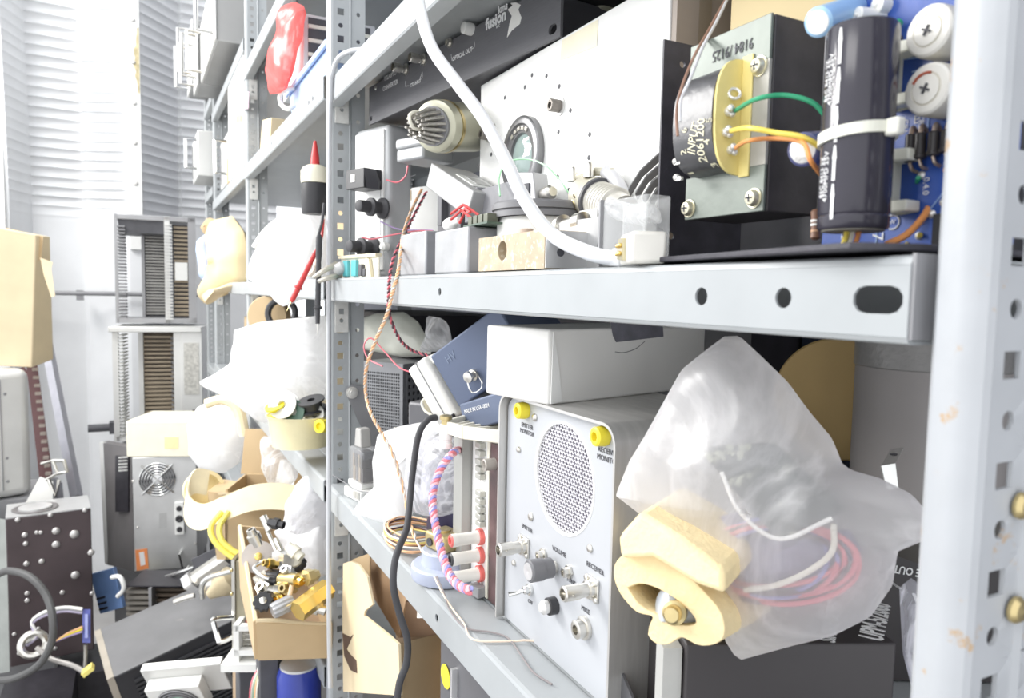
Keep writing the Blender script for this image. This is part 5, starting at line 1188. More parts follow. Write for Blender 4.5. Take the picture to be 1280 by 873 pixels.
# --- foam
FOAM = pm('foam_yellow', (.88, .72, .42), .9, 0, .06, 90, .35, bscale=400)
def ringprism(outer, inner, o, nn, depth, n=72):
    nn = V(nn).normalized(); c = sum((hit(x, y, o, nn) for x, y in inner), V((0, 0, 0)))/len(inner)
    u, w = perp(nn)
    def samp(poly, a):
        P2 = [hit(x, y, o, nn)-c for x, y in poly]; P2 = [(p.dot(u), p.dot(w)) for p in P2]; best = 0; d = (math.cos(a), math.sin(a))
        for i in range(len(P2)):
            p, q = P2[i], P2[(i+1) % len(P2)]; e = (q[0]-p[0], q[1]-p[1]); den = d[0]*e[1]-d[1]*e[0]
            if abs(den) < 1e-12: continue
            t = (p[0]*e[1]-p[1]*e[0])/den; s_ = (p[0]*d[1]-p[1]*d[0])/den
            if t > 0 and -1e-6 <= s_ <= 1+1e-6: best = max(best, t)
        return c+u*d[0]*best+w*d[1]*best
    an = [2*PI*i/n for i in range(n)]; mb = MB(); O = [samp(outer, a) for a in an]; I = [samp(inner, a) for a in an]; dv = nn*-depth
    vs_ = O+I+[p+dv for p in O]+[p+dv for p in I]; fs_ = []
    for i in range(n):
        j = (i+1) % n; fs_ += [(i, j, n+j, n+i), (2*n+i, 2*n+j, j, i), (n+i, n+j, 3*n+j, 3*n+i), (2*n+i, 3*n+i, 3*n+j, 2*n+j)]
    return mb.add(vs_, fs_)
fn = V((.42, -.88, .15)); fo = PD(840, 750, .385)
def rnd_poly(pts, k=4): 
    P_ = [V((x, y, 0)) for x, y in pts]; q = smoothpath(P_+[P_[0]], k)[:-1]; return [(p.x, p.y) for p in q]
fout = rnd_poly([(769, 703), (784, 692), (815, 694), (850, 712), (880, 740), (902, 768), (905, 795), (893, 806), (872, 807), (852, 797), (835, 806), (818, 804), (809, 790), (816, 772), (795, 765), (775, 742), (767, 720)])
fin_ = rnd_poly([(784, 735), (800, 730), (822, 736), (848, 752), (868, 772), (866, 782), (840, 780), (822, 770), (800, 757)])
mb = ringprism(fout, fin_, fo, fn, .075)
solo('foam_roll', mb, FOAM, 'folded yellow foam piece with a slot holding a brass ended part', 'foam', bevel=.002)
a = [hit(x, y, PD(820, 680, .385), V((.3, -.9, .25))) for x, y in ((772, 672), (800, 640), (850, 672), (905, 712), (906, 745), (870, 732), (815, 698), (775, 700))]
mb = MB(); mb.prism(a, (-.035, .06, -.0)); solo('foam_slab', mb, FOAM, 'yellow foam slab under the left corner of the large milky bag', 'foam', bevel=.003)
t = thing('coax_part', 'grey capped part with a brass end poking out of the foam slot', 'connector', PD(840, 770, .385))
a = PD(851, 775, .392); b = PD(836, 764, .372); ax = (b-a).normalized()
mb = MB(); mb.lathe(PD(852, 768, .405), ax, [(.0085, -.02), (.0095, 0), (.0095, .005), (.008, .006)], n=28); finish('body', mb, pm('part_grey', (.33, .33, .31), .35, .5), t)
mb = MB(); mb.lathe(PD(828, 757, .39), (-.3, -.9, .2), [(.008, -.02), (.0085, 0), (.007, .001)], n=24); finish('pale_disc', mb, pm('disc_blue', (.50, .55, .62), .35), t)
mb = MB(); mb.lathe(PD(845, 765, .385), (PD(836, 772, .36)-PD(845, 765, .385)), [(.0062, 0), (.0062, .008), (.0045, .009), (.0045, .017), (.0035, .0185), (0, .019)], n=22, close=False); finish('brass_end', mb, BRASS, t)
# --- black lettered cartons
BX = pm('black_carton', (.045, .040, .042), .5, 0, .15, 5)
TZ = -.215; pR = PZ(1121, 805, TZ); pL = PZ(858, 806, TZ); dvec = (pL-pR).normalized(); wl = (pL-pR).length
def carton(name, label, o, xd, w_, d__, h_):
    t = thing(name, label, 'carton', mat=frame(o, xd)); mb = MB(t.matrix_world); mb.bx(0, w_, 0, d__, 0, h_); finish('body', mb, BX, t, bevel=.0012); return t
zb = -.3042
k1 = carton('black_carton', 'black carton with white lettering on its top under the large milky bag', V((pL.x, pL.y, zb)), pR-pL, wl, .098, TZ-zb)
mt = k1.matrix_world; kx, ky = V((mt[0][0], mt[1][0], mt[2][0])), V((mt[0][1], mt[1][1], mt[2][1])); ZU = V((0, 0, 1))
fit_text('UPM-5/2000', PZ(1090, 800, TZ), PZ(1101, 755, TZ), .0130, ZU, INKW, k1, bold=.0004)
fit_text('SINGLE OUTPUT', PZ(1035, 803, TZ), PZ(1046, 752, TZ), .0085, ZU, INKW, k1, bold=.0002)
text('MADE IN USA', .0040, onface(PZ(1123, 735, TZ), ky, ZU), INKW, k1, ext=.0001, wide=.8)
mb = MB(mt); mb.bx(-.012, -.001, .004, .02, 0, .085); finish('grey_edge', mb, pm('edge_pale', (.46, .46, .44), .5), k1)
mb = blob([(1124, 735), (1140, 722), (1160, 745), (1168, 800), (1166, 860), (1140, 862), (1128, 815)], PD(1145, 795, .425), (.6, -.7, .2), .004, .004, 31, 8, 48, .4, 30); solo('wrap_film', mb, film('wrap_film', (.85, .85, .92), .22, .5, 30, .12), 'clear wrap along the right end of the black lettered carton', 'plastic film')
k2 = carton('black_carton', 'second black carton, its white lettering upside down, behind the first beside the post', V((PD(1050, 800, .548).x, PD(1050, 800, .548).y, -.3042)), (EX.x, EY.x, 0), .14, .07, PD(1140, 652, .548).z+.3042)
mt = k2.matrix_world; kn = -V((mt[0][1], mt[1][1], mt[2][1])); kx = V((mt[0][0], mt[1][0], mt[2][0])); ko = mt @ V((0, 0, 0))
onk = lambda x, y: hit(x, y, ko, kn)
for body, a, b, h in (('UPM-5', (1168, 686), (1116, 672), .0075), ('SINGLE OUTPUT', (1182, 722), (1095, 707), .0060), ('A', (1160, 752), (1138, 748), .0095)):
    fit_text(body, onk(*a), onk(*b), h, kn, INKW, k2, bold=.0002)
# black box and grey plate in front of the speaker's right side
mb = MB(); mb.bx(.676, .702, .07, .11, -.3042, -.215); solo('black_block', mb, BLACK, 'plain black metal box between the speaker and the black lettered carton', 'box', bevel=.001)
t = thing('grey_plate', 'dark grey metal plate with a drilled corner hole in front of the black box', 'plate', PD(790, 840, .40))
q = [PZ(760, 806, -.262), PZ(855, 868, -.262)]
x0, x1 = q[0], V((.76, .02, 0)); 
a = PY(759, 803, .040); mb = MB(); mb.prism([V((a.x+.002, .040, -.303)), V((a.x+.002, .040, a.z)), V((a.x+.06, .036, -.303))], (0, .002, 0)); finish('plate', mb, pm('plate_grey', (.16, .16, .17), .4, .4), t)
p = PY(764, 847, .0395); mb = MB(); mb.lathe(p, (0, -1, 0), [(.0022, 0), (0, .0002)], n=12, close=False); finish('drilled_hole', mb, INKB, t)
# --- drum, taped tube and bracket at the right
dc = PD(1046, 500, .57); dn = V((.5, -.86, 0)).normalized()
mb = MB(); mb.lathe(dc-dn*.06, dn, [(.047, 0), (.0485, .002), (.0485, .058), (.047, .060), (0, .0602)], n=64); solo('brown_drum', mb, pm('drum_brown', (.48, .33, .13), .6, 0, .06, 10, .05), 'golden brown fibre drum lying behind the milky bag', 'drum')
rc_ = PD(1160, 520, .50); rb = -.155
t = thing('taped_tube', 'large grey taped tube standing behind the right corner post', 'tube', V((rc_.x, rc_.y, rb)))
mb = MB(); mb.lathe((rc_.x, rc_.y, rb), (0, 0, 1), [(.0455, 0), (.047, .002), (.047, .108), (.0455, .11)], n=56); finish('body', mb, pm('tube_grey', (.24, .225, .22), .55, 0, .08, 7, .05, (.40, .38, .36), .72), t)
mb = MB(); mb.lathe((rc_.x, rc_.y, -.062), (0, 0, 1), [(.0474, 0), (.0482, .001), (.0478, .012), (.0482, .02), (.0474, .03)], n=56, close=False); finish('duct_tape', mb, pm('duct_tape', (.20, .195, .19), .35, .1, .12, 60, .3), t)
mb = MB(); mb.bx(rc_.x-.07, rc_.x+.05, rc_.y-.05, rc_.y+.09, PD(1140, 652, .548).z+.0015, rb-.0005); solo('support_box', mb, pm('dark_support', (.07, .065, .06), .7), 'dark box carrying the grey taped tube', 'box')
t = thing('z_bracket', 'small bright zinc bracket with a hole standing at the foot of the taped tube', 'bracket', PD(1115, 605, .44))
a, b, c_, d_ = PD(1110, 612, .435), PD(1106, 585, .435), PD(1121, 567, .45), PD(1100, 583, .425)
mb = MB(); sw = (PD(1122, 580, .43)-PD(1101, 583, .43))*.85
p0 = PD(1101, 583, .43); p1 = PD(1113, 563, .455); p2 = PD(1108, 612, .432)
mb.add([p0, p0+sw, p1+sw, p1, p2, p2+sw*.8], [(0, 1, 2, 3), (0, 4, 5, 1)]); finish('strap', mb, pm('zinc_bright', (.70, .70, .68), .25, .8), t, solid=.0014)
mb = MB(); mb.lathe(p0.lerp(p1, .6)+sw*.5+V((0, 0, .0008)), (p1-p0).cross(sw)*-1 if (p1-p0).cross(sw).z < 0 else (p1-p0).cross(sw), [(.0022, 0), (0, .0002)], n=12, close=False); finish('strap_hole', mb, DGREY, t)
# ------------------------------------------------------------------ below the lower shelf
t = thing('torn_carton', 'torn brown cardboard carton with a ripped side under the lower shelf', 'carton', (.1, .02, -.66))
def A(x, y, yy):
    p = PY(x, y, yy); p.z = max(p.z, -.656); return p
f0 = .012
outl = [(429, 865), (428, 760), (429, 705), (438, 702), (448, 706), (459, 722), (463, 742), (466, 756), (456, 764), (455, 770), (470, 782), (486, 795), (498, 806), (500, 870)]
hole = [(428, 792), (438, 797), (441, 794), (433, 812), (437, 818), (445, 826), (446, 842), (438, 838), (430, 820)]
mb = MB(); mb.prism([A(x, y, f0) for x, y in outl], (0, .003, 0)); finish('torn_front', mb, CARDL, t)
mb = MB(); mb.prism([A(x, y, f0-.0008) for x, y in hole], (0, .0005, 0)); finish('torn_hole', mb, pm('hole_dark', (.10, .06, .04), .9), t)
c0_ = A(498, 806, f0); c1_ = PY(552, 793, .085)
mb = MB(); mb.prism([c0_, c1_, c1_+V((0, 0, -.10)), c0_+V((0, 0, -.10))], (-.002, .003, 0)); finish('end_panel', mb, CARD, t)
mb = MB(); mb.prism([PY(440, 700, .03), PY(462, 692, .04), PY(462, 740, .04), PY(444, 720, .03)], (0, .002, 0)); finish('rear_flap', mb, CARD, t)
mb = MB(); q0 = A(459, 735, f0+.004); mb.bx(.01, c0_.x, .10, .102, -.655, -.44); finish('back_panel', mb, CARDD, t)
t = thing('brown_panel_box', 'smooth brown carton standing inside the torn carton under the shelf', 'carton', (.25, .06, -.6))
pa, pb_, pc_, pd_ = PY(460, 700, .055), PY(508, 738, .055), PY(497, 795, .055), PY(461, 738, .055)
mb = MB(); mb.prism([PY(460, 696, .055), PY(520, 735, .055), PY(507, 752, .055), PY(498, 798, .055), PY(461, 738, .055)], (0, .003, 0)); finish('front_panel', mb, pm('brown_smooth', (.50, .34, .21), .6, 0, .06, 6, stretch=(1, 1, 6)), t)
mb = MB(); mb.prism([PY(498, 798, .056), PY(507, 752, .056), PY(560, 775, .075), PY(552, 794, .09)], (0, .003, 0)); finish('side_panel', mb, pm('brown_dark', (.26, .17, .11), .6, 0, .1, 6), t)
mb = MB(); mb.prism([PY(x, y, .0545) for x, y in ((522, 758), (535, 764), (533, 773), (521, 773))], (0, .0004, 0)); finish('paper_label', mb, PAPER, t)
t = thing('dark_cabinet', 'dark grey metal cabinet with a yellow round sticker under the lower shelf', 'cabinet', (.45, .05, -.66))
pa = PY(551, 793, .03)
mb = MB(); mb.bx(pa.x, pa.x+.16, .03, .30, -.6595, -.375); finish('body', mb, pm('cab_grey', (.13, .13, .14), .45, .1), t, bevel=.001)
pb_ = PY(568, 820, .028); mb = MB(); mb.bx(pb_.x, pb_.x+.004, .024, .03, -.6595, -.395); finish('edge_trim', mb, ALU, t)
p = PY(557, 846, .0288); mb = MB(); mb.lathe(p, (0, -1, 0), [(.0125, 0), (.0125, .0004), (0, .0005)], n=28, close=False); finish('yellow_sticker', mb, YEL, t)
# ------------------------------------------------------------------ things in the further bays of the shelving
def facing(name, label, cat, pbl, pbr, d0, d1, group=None, up=(0, 0, 1)):
    """thing whose base edge runs between two seen points at given distances; local y runs away from the viewer"""
    a = PD(*pbl, d0); b = PZ(*pbr, a.z) if abs(pbr[1]-356) > 30 and up == (0, 0, 1) else PD(*pbr, d1)
    return thing(name, label, cat, mat=frame(a, b-a, up), group=group), (b-a).length
def P3(t, fn=None): return MB(t.matrix_world)
DSTEEL = pm('case_steel', (.50, .50, .50), .4, .3, .08, 10, .04)
REDBAG = film('red_film', (.90, .22, .20), .55, .35, 12)
mb = blob([(338, 118), (335, 92), (342, 60), (351, 28), (356, 6), (368, 2), (381, 8), (376, 30), (368, 60), (362, 95), (352, 116)], PD(355, 60, 1.27), (.3, -1, 0), .018, .018, 41, 10, 56, .22, 12)
solo('red_plastic_bag', mb, REDBAG, 'translucent red plastic bag beside the blue bin on the upper shelf', 'bag')
# blue tray bin standing on the upper shelf, its long side along the beam
bn_ = thing('blue_bin', 'pale blue plastic bin with a white loop handle on the upper shelf', 'bin', (-.20, .02, .2975))
LB = pm('bin_blue', (.40, .52, .76), .4, 0, .04)
mb = MB(); mb.hexa([V((-.36, .012, .2978)), V((-.045, .012, .2978)), V((-.045, .22, .2978)), V((-.36, .22, .2978)), V((-.365, .006, .348)), V((-.040, .006, .348)), V((-.040, .23, .348)), V((-.365, .23, .348))]); finish('body', mb, LB, bn_, bevel=.004)
mb = MB(); mb.bx(-.37, -.035, .000, .005, .341, .351); finish('rim', mb, LB, bn_, bevel=.002)
p = PD(362, 112, 1.38); mb = MB(); mb.tube([PY(367, 110, .002), PY(357, 112, -.012), PY(350, 120, -.016), PY(352, 131, -.014), PY(360, 136, -.010), PY(368, 132, .002)], .0042, 8, 6); finish('loop_handle', mb, WHITEP, bn_)
gd = thing('grille_device', 'pale grey device with a dark ribbed front standing on the blue bin', 'device', PY(372, 90, .02))
a = [PY(383, 15, .03), PY(405, 26, .03)]
x0 = PY(362, 90, .02).x; mb = MB(); q = PY(384, 60, .02)
gx = PY(385, 50, .02).x; gz0, gz1 = .3525, PY(385, 17, .02).z; mb.bx(gx-.20, gx, .012, .14, gz0, gz1); finish('body', mb, pm('pale_device', (.70, .70, .70), .45), gd, bevel=.002)
mb = MB(); mb.bx(gx+.0005, gx+.0015, .02, .13, gz0+.006, gz1-.006); finish('dark_front', mb, DGREY, gd)
for k in range(4): mb = MB(); mb.bx(gx+.0015, gx+.006, .02, .13, gz0+.012+k*(gz1-gz0)*.22, gz0+.018+k*(gz1-gz0)*.22); finish('rib', mb, CREAM, gd)
mb = MB(); p0, p1 = PY(327, 185, .02), PY(339, 145, .02); mb.prism([PY(325, 186, .03), PY(337, 183, .03), PY(339, 147, .03), PY(328, 150, .03)], (0, .06, 0)); solo('tan_carton', mb, CARDL, 'small tan carton at the end of the blue bin', 'carton', bevel=.001)
# white carton with a label in the next bay
t = thing('labelled_carton', 'white carton with a red sticker and a dark label on the second bay upper shelf', 'carton', (-.95, .0, .305))
xa, xb = PY(290, 160, -.005).x, PY(316, 160, -.005).x
xa = PX(291, 215, -1.20).x
mb = MB(); mb.bx(-1.30, -.955, -.004, .2, .3015, .58); finish('body', mb, WHITE, t, bevel=.003)
mb = MB(); mb.prism([PY(295, 145, -.005), PY(302, 143, -.005), PY(302, 152, -.005), PY(295, 153, -.005)], (0, -.001, 0)); finish('red_sticker', mb, pm('sticker_red', (.85, .38, .28), .6), t)
mb = MB(); mb.prism([PY(305, 116, -.005), PY(312, 114, -.005), PY(311, 136, -.005), PY(304, 138, -.005)], (0, -.001, 0)); finish('dark_label', mb, pm('label_mauve', (.40, .33, .38), .6), t)
mb = MB(); mb.bx(-1.5, -1.33, .01, .15, .3175, .40); solo('tan_packet', mb, CARD, 'tan packet lying left of the labelled white carton', 'packet', bevel=.004)
# row of grey instrument cases overhanging the aisle on the top shelves
specs = [((279, 68), (318, 4), 1.95, .30, .12), ((262, 88), (279, 62), 2.35, .20, .10), ((254, 118), (268, 92), 2.75, .19, .10)]
labs = ['nearest pale instrument case overhanging the aisle from the top shelf, vent pattern on its front', 'middle pale instrument case of the overhanging row on the top shelf', 'farthest and smallest pale instrument case of the overhanging row']
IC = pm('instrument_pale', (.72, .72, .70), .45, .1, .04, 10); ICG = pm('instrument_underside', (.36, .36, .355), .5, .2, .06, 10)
for i, (x0, x1, z0, z1, y0) in enumerate(((-1.60, -1.12, .656, .84, -.05), (-1.815, -1.64, .662, .86, -.06), (-2.17, -1.88, .735, .95, -.06))):
    t = thing('instrument_case', labs[i], 'instrument', (x0, y0, z0), group='overhanging instrument cases')
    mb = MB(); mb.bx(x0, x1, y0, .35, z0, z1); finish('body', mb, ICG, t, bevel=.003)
    mb = MB(); mb.bx(x0-.004, x1+.004, y0-.006, y0, z0+.002, z1); finish('front_panel', mb, IC, t, bevel=.002)
    for hx in (x0+.03, x1-.03):
        mb = MB(); mb.tube([V((hx, y0-.006, z0+.03)), V((hx, y0-.05, z0+.03)), V((hx, y0-.05, z1-.03)), V((hx, y0-.006, z1-.03))], .006, 8, 0); finish('handle', mb, CHROME, t)
    mb = MB()
    for k in range(9):
        mb.bx(x1-.06, x1-.045, y0-.0068, y0-.005, z0+.02+k*.018, z0+.03+k*.018)
    finish('vent_slots', mb, MGREY, t)
# more cases under them, stacked down the far posts
for i, (x0, x1, z0, z1, y0, m_, lab) in enumerate(((-2.17, -1.88, .395, .56, -.05, IC, 'pale case on the far bay shelf below the overhanging row'), (-1.80, -1.53, .3345, .50, .02, IC, 'pale case behind the tan packet on the second bay shelf'))):
    t = thing('instrument_case', lab, 'instrument', (x0, y0, z0)); mb = MB(); mb.bx(x0, x1, y0, .35, z0, z1); finish('body', mb, m_, t, bevel=.003)
    mb = MB(); mb.bx(x0+.02, x0+.03, y0-.004, y0, z0+.02, z1-.02); mb2 = MB(); mb2.tube([V((x1-.04, y0, z0+.03)), V((x1-.04, y0-.04, z0+.03)), V((x1-.04, y0-.04, z1-.03)), V((x1-.04, y0, z1-.03))], .006, 8, 0); finish('handle', mb2, CHROME, t); finish('front_rib', mb, MGREY, t)
# bottle with a red spout hanging by the post
t = thing('spout_bottle', 'black bottle with a cream collar and red spout standing beside the perforated post', 'bottle', PD(394, 268, 1.15))
b_ = PD(394, 268, 1.15)
mb = MB(); mb.lathe(b_, (0, 0, 1), [(.020, 0), (.021, .002), (.021, .047), (.019, .048)], n=32); finish('body', mb, BLACKP, t)
mb = MB(); mb.lathe(b_+V((0, 0, .048)), (0, 0, 1), [(.0215, 0), (.022, .004), (.022, .018), (.019, .024), (.012, .028)], n=32); finish('collar', mb, pm('collar_cream', (.82, .78, .62), .4), t)
mb = MB(); mb.lathe(b_+V((0, 0, .076)), (0, 0, 1), [(.007, 0), (.0065, .012), (.0035, .03), (.002, .038)], n=18); finish('spout', mb, RED, t)
# test probes
t = thing('red_test_probe', 'red test probe hanging point down by the middle beam', 'test probe', PD(370, 370, 1.03))
a, b = PD(396, 312, 1.03), PD(364, 378, 1.02); ax = b-a; L = ax.length
mb = MB(); mb.lathe(a, ax, [(.002, 0), (.0035, L*.1), (.004, L*.5), (.0042, L*.70), (.0060, L*.72), (.0060, L*.735), (.0040, L*.75), (.0036, L*.95), (.002, L)], n=18); finish('body', mb, RED, t)
mb = MB(); mb.cyl(b, b+ax.normalized()*.014, .0011, .0004, n=8); finish('tip', mb, BRASS, t)
mb = MB(); mb.tube([a, PD(402, 296, 1.03), PD(404, 275, 1.04)], .0022, 8, 5); finish('lead', mb, RED, t)
t = thing('black_test_probe', 'black test probe hanging straight down beside the perforated post', 'test probe', PD(398, 400, 1.02))
a, b = PD(399, 292, 1.02), PD(397, 405, 1.02); ax = b-a; L = ax.length
mb = MB(); mb.lathe(a, ax, [(.002, 0), (.0045, L*.05), (.0045, L*.22), (.0036, L*.3), (.0038, L*.8), (.0060, L*.81), (.0060, L*.83), (.0036, L*.84), (.0030, L)], n=18); finish('body', mb, RUBBER, t)
mb = MB(); mb.cyl(b, b+ax.normalized()*.016, .0011, .0004, n=8); finish('tip', mb, NICKEL, t)
mb = MB(); mb.tube([a, PD(403, 275, 1.03), PD(405, 255, 1.05)], .0022, 8, 5); finish('lead', mb, RUBBER, t)
t = thing('spring_clip', 'tan and grey crocodile clip gripping the middle beam at the post', 'clip', PD(425, 340, 1.02))
for a, b in (((392, 347), (420, 331)), ((398, 352), (424, 345))):
    mb = MB(); mb.tube([PD(*a, 1.0), PD((a[0]+b[0])/2, (a[1]+b[1])/2-1, 1.0), PD(*b, 1.03)], lambda t_: .0028+.002*t_, 8, 4); finish('jaw', mb, pm('clip_tan', (.55, .52, .45), .4, .3), t)
mb = MB(); mb.lathe(PD(418, 340, 1.02), ray(430, 333)-ray(418, 340), [(.006, 0), (.0085, .004), (.0085, .014), (.005, .018)], n=16); finish('grip', mb, pm('grip_grey', (.55, .55, .55), .4), t)
mb = MB(); mb.torus(PD(390, 335, 1.05), (.3, -1, .4), .010, .004, 24, 8); solo('tan_ring', mb, CREAM, 'small cream ring lying on the beam behind the crocodile clip', 'ring')
# white bags and papers on the middle shelf of the next bay
mb = blob([(312, 350), (325, 318), (348, 282), (370, 262), (400, 260), (404, 300), (403, 345), (400, 372), (370, 376), (352, 384), (335, 362)], PD(365, 325, 1.35), (.55, -1, .1), .045, .05, 51, 12, 64, .14, 12)
solo('white_parts_bag', mb, WHITEBAG, 'opaque white bag heaped on the middle shelf left of the perforated post', 'bag')
mb = MB(); mb.tube([PD(318, 310, 1.6), PD(330, 292, 1.6), PD(346, 278, 1.6), PD(362, 273, 1.6)], .007, 10, 6); solo('pale_tube', mb, WHITEP, 'pale tube curving over the heaped white bag', 'tube')
for (nm, lab, c, x0, x1, y0, y1, z0, z1, m_) in (
    ('brown_carton', 'brown carton on the middle shelf behind the heaped white bag', 'carton', -.62, -.32, .15, .36, .0015, .17, CARD),
    ('grey_case', 'grey case at the back of the middle shelf under the upper shelf', 'case', -.90, -.66, .22, .40, .0015, .20, MGREY),
    ('tan_box', 'tan carton on the lower shelf behind the milky bag', 'carton', -.88, -.62, .10, .34, -.304, -.10, CARDL),
    ('black_instrument', 'black instrument in the dark gap under the middle shelf of the next bay', 'instrument', -.55, -.17, .18, .38, -.304, -.06, BLACK),
    ('brown_box', 'brown carton on the far bay lower shelf', 'carton', -1.50, -1.20, .06, .34, -.2985, -.11, CARD),
    ('dark_case', 'dark case on the far bay bottom shelf', 'case', -1.76, -1.1, .08, .38, -.6185, -.36, DGREY)):
    mb = MB(); mb.bx(x0, x1, y0, y1, z0, z1); solo(nm, mb, m_, lab, c, bevel=.002)
mb = MB(); mb.torus(PD(352, 392, 1.6), (1, -.5, .2), .030, .007, 28, 8); solo('dark_ring', mb, RUBBER, 'dark rubber ring in the gap under the middle shelf beam', 'ring')
mb = MB(); mb.lathe(PD(340, 395, 1.65), (1, -.6, 0), [(.045, 0), (.045, .03)], n=32); solo('tan_reel', mb, CARD, 'tan cardboard reel beside the dark rubber ring', 'reel', bevel=.002)
# tan paper bag, orange and blue pieces further along
mb = blob([(268, 275), (290, 270), (305, 290), (311, 320), (308, 352), (290, 362), (275, 372), (254, 380), (252, 374), (268, 362), (276, 352), (270, 320)], PD(290, 320, 2.25), (.6, -1, .1), .05, .05, 61, 10, 60, .18, 8)
solo('kraft_paper_bag', mb, pm('kraft_bag', (.80, .66, .40), .75, 0, .06, 10, .3), 'crumpled pale tan paper bag hanging over the second bay shelf edge', 'bag')
mb = blob([(252, 372), (262, 363), (285, 358), (300, 352), (298, 358), (270, 368), (258, 381)], PD(275, 365, 2.2), (.6, -1, .3), .02, .02, 62, 8, 40, .1, 8)
solo('paper_scoop', mb, CARDL, 'curled tan paper lip poking out below the crumpled paper bag', 'paper')
mb = blob([(264, 292), (272, 288), (274, 350), (268, 356), (264, 330)], PD(269, 320, 2.4), (.6, -1, 0), .02, .02, 63, 8, 36, .1, 8); solo('orange_packet', mb, ORG, 'orange packet between the blue cloth and the tan paper bag', 'packet')
mb = blob([(247, 300), (260, 290), (264, 352), (252, 350)], PD(256, 325, 2.45), (.6, -1, 0), .02, .02, 64, 8, 36, .2, 8); solo('blue_cloth', mb, pm('cloth_blue', (.55, .68, .88), .8, 0, .06), 'pale blue cloth hanging left of the orange packet', 'cloth')
mb = blob([(252, 285), (262, 272), (272, 276), (272, 290), (260, 297)], PD(262, 284, 2.4), (.6, -1, 0), .02, .02, 65, 8, 36, .2, 8); solo('tan_bundle', mb, CARD, 'small brown bundle above the blue cloth', 'bundle')
# big milky bag sprawling off the lower shelf
mb = blob([(257, 484), (275, 472), (300, 455), (303, 425), (300, 412), (330, 402), (370, 398), (406, 394), (408, 470), (405, 500), (380, 512), (350, 520), (330, 530), (310, 515), (285, 498)], PD(340, 460, 1.38), (.55, -1, .2), .06, .05, 71, 14, 80, .14, 10, (350, 460))
solo('sprawling_bag', mb, film('milky_bag2', (.97, .97, .97), .78, .22), 'large bright milky bag spilling off the lower shelf over the aisle', 'bag')
# yellow tub of reels
t = thing('cream_tub', 'cream plastic tub of small reels on the lower shelf left of the post', 'tub', PD(375, 560, 1.2))
a = PD(376, 556, 1.22); TUBM = pm('tub_cream', (.84, .76, .48), .4)
mb = MB(); mb.lathe(a, (0, 0, 1), [(.046, 0), (.052, .045), (.056, .052), (.054, .052), (.049, .045), (.044, .004), (0, .004)], n=40, close=False); finish('body', mb, TUBM, t)
for k, (x, y, ax, m_, r_) in enumerate(((355, 507, (.8, -.6, .4), WHITEP, .024), (370, 516, (.7, -.7, .3), pm('reel_green', (.06, .12, .09), .4), .020), (374, 523, (.6, -.7, .4), WHITEP, .015), (390, 505, (.2, -.3, 1), BLACKP, .022), (397, 520, (.6, -.7, .3), pm('part_silver', (.6, .6, .58), .35, .5), .017), (345, 512, (.3, -.4, 1), YEL, .016))):
    p = PD(x, y, 1.2); r0 = MB(); ax = V(ax).normalized(); r0.lathe(p-ax*.012, ax, [(r_, 0), (r_, .003), (r_*.7, .0035), (r_*.7, .016), (r_, .0165), (r_, .0195), (r_*.3, .0195), (r_*.3, .012), (0, .012)], n=28, close=False)
    solo('reel', r0, m_, ['white reel at the left of the cream tub', 'dark green reel leaning in the cream tub', 'small white reel in the middle of the cream tub', 'black flat reel on top of the cream tub', 'silver part at the right of the cream tub', 'yellow reel in the back left of the cream tub'][k], 'reel', group='reels in the cream tub')
p = PD(400, 533, 1.16); mb = MB(); ax = V((.6, -.75, .1)).normalized(); mb.lathe(p, ax, [(.010, -.02), (.011, 0), (.011, .002), (.006, .003), (.005, -.002), (0, -.002)], n=24, close=False); solo('yellow_socket', mb, YEL, 'yellow socket with a black bore hanging in front of the cream tub', 'socket')
# clear bag hanging under it
mb = blob([(355, 660), (362, 630), (375, 600), (395, 585), (407, 590), (407, 700), (395, 720), (372, 705)], PD(385, 650, 1.24), (.55, -1, 0), .03, .03, 81, 10, 60, .22, 14)
solo('hanging_clear_bag', mb, film('soft_film', (.93, .93, .95), .60, .35), 'cloudy clear bag bulging below the lower beam above the carton of fittings', 'bag')
mb = blob([(330, 545), (345, 548), (362, 575), (368, 600), (352, 620), (340, 590)], PD(350, 580, 1.5), (.55, -1, 0), .03, .03, 82, 8, 48, .2, 14)
solo('beam_film', mb, FILM, 'loose film hanging under the lower beam left of the cloudy bag', 'plastic film')
# ------------------------------------------------------------------ carton of valves and fittings in the aisle
cx = thing('fittings_carton', 'open low brown carton overflowing with valves, knobs and fittings', 'carton', PD(362, 825, 1.2))
SC = .91
A_, B_, C_ = PD(322, 824, 1.17*SC), PD(412, 821, 1.22*SC), PD(303, 735, 1.42*SC)
A2, B2, C2 = PD(320, 777, 1.15*SC), PD(412, 781, 1.20*SC), PD(300, 658, 1.40*SC); D2 = C2+(B2-A2); D_ = C_+(B_-A_)
def wallp(nm, a, b, b2, a2, th, m_=CARD):
    n_ = (b-a).cross(a2-a).normalized()*th; mb = MB(); mb.prism([a, b, b2, a2], n_); return finish(nm, mb, m_, cx)
wallp('front_wall', A_, B_, B2, A2, .004); wallp('left_wall', C_, A_, A2, C2, .004); wallp('right_wall', B_, D_, D2, B2, .004); wallp('back_wall', D_, C_, C2, D2, .004)
mb = MB(); mb.prism([A_.lerp(A2, .25), B_.lerp(B2, .25), D_.lerp(D2, .25), C_.lerp(C2, .25)], (0, 0, .003)); finish('base', mb, CARDD, cx)
def edge(a, b): mb = MB(); mb.tube([a, a.lerp(b, .3)+V((0, 0, .002)), a.lerp(b, .7)-V((0, 0, .001)), b], .0035, 6, 4); return mb
finish('cut_edge', edge(C2, A2), CARDL, cx); finish('cut_edge', edge(A2, B2), CARDL, cx)
G = 'fittings in the open carton'
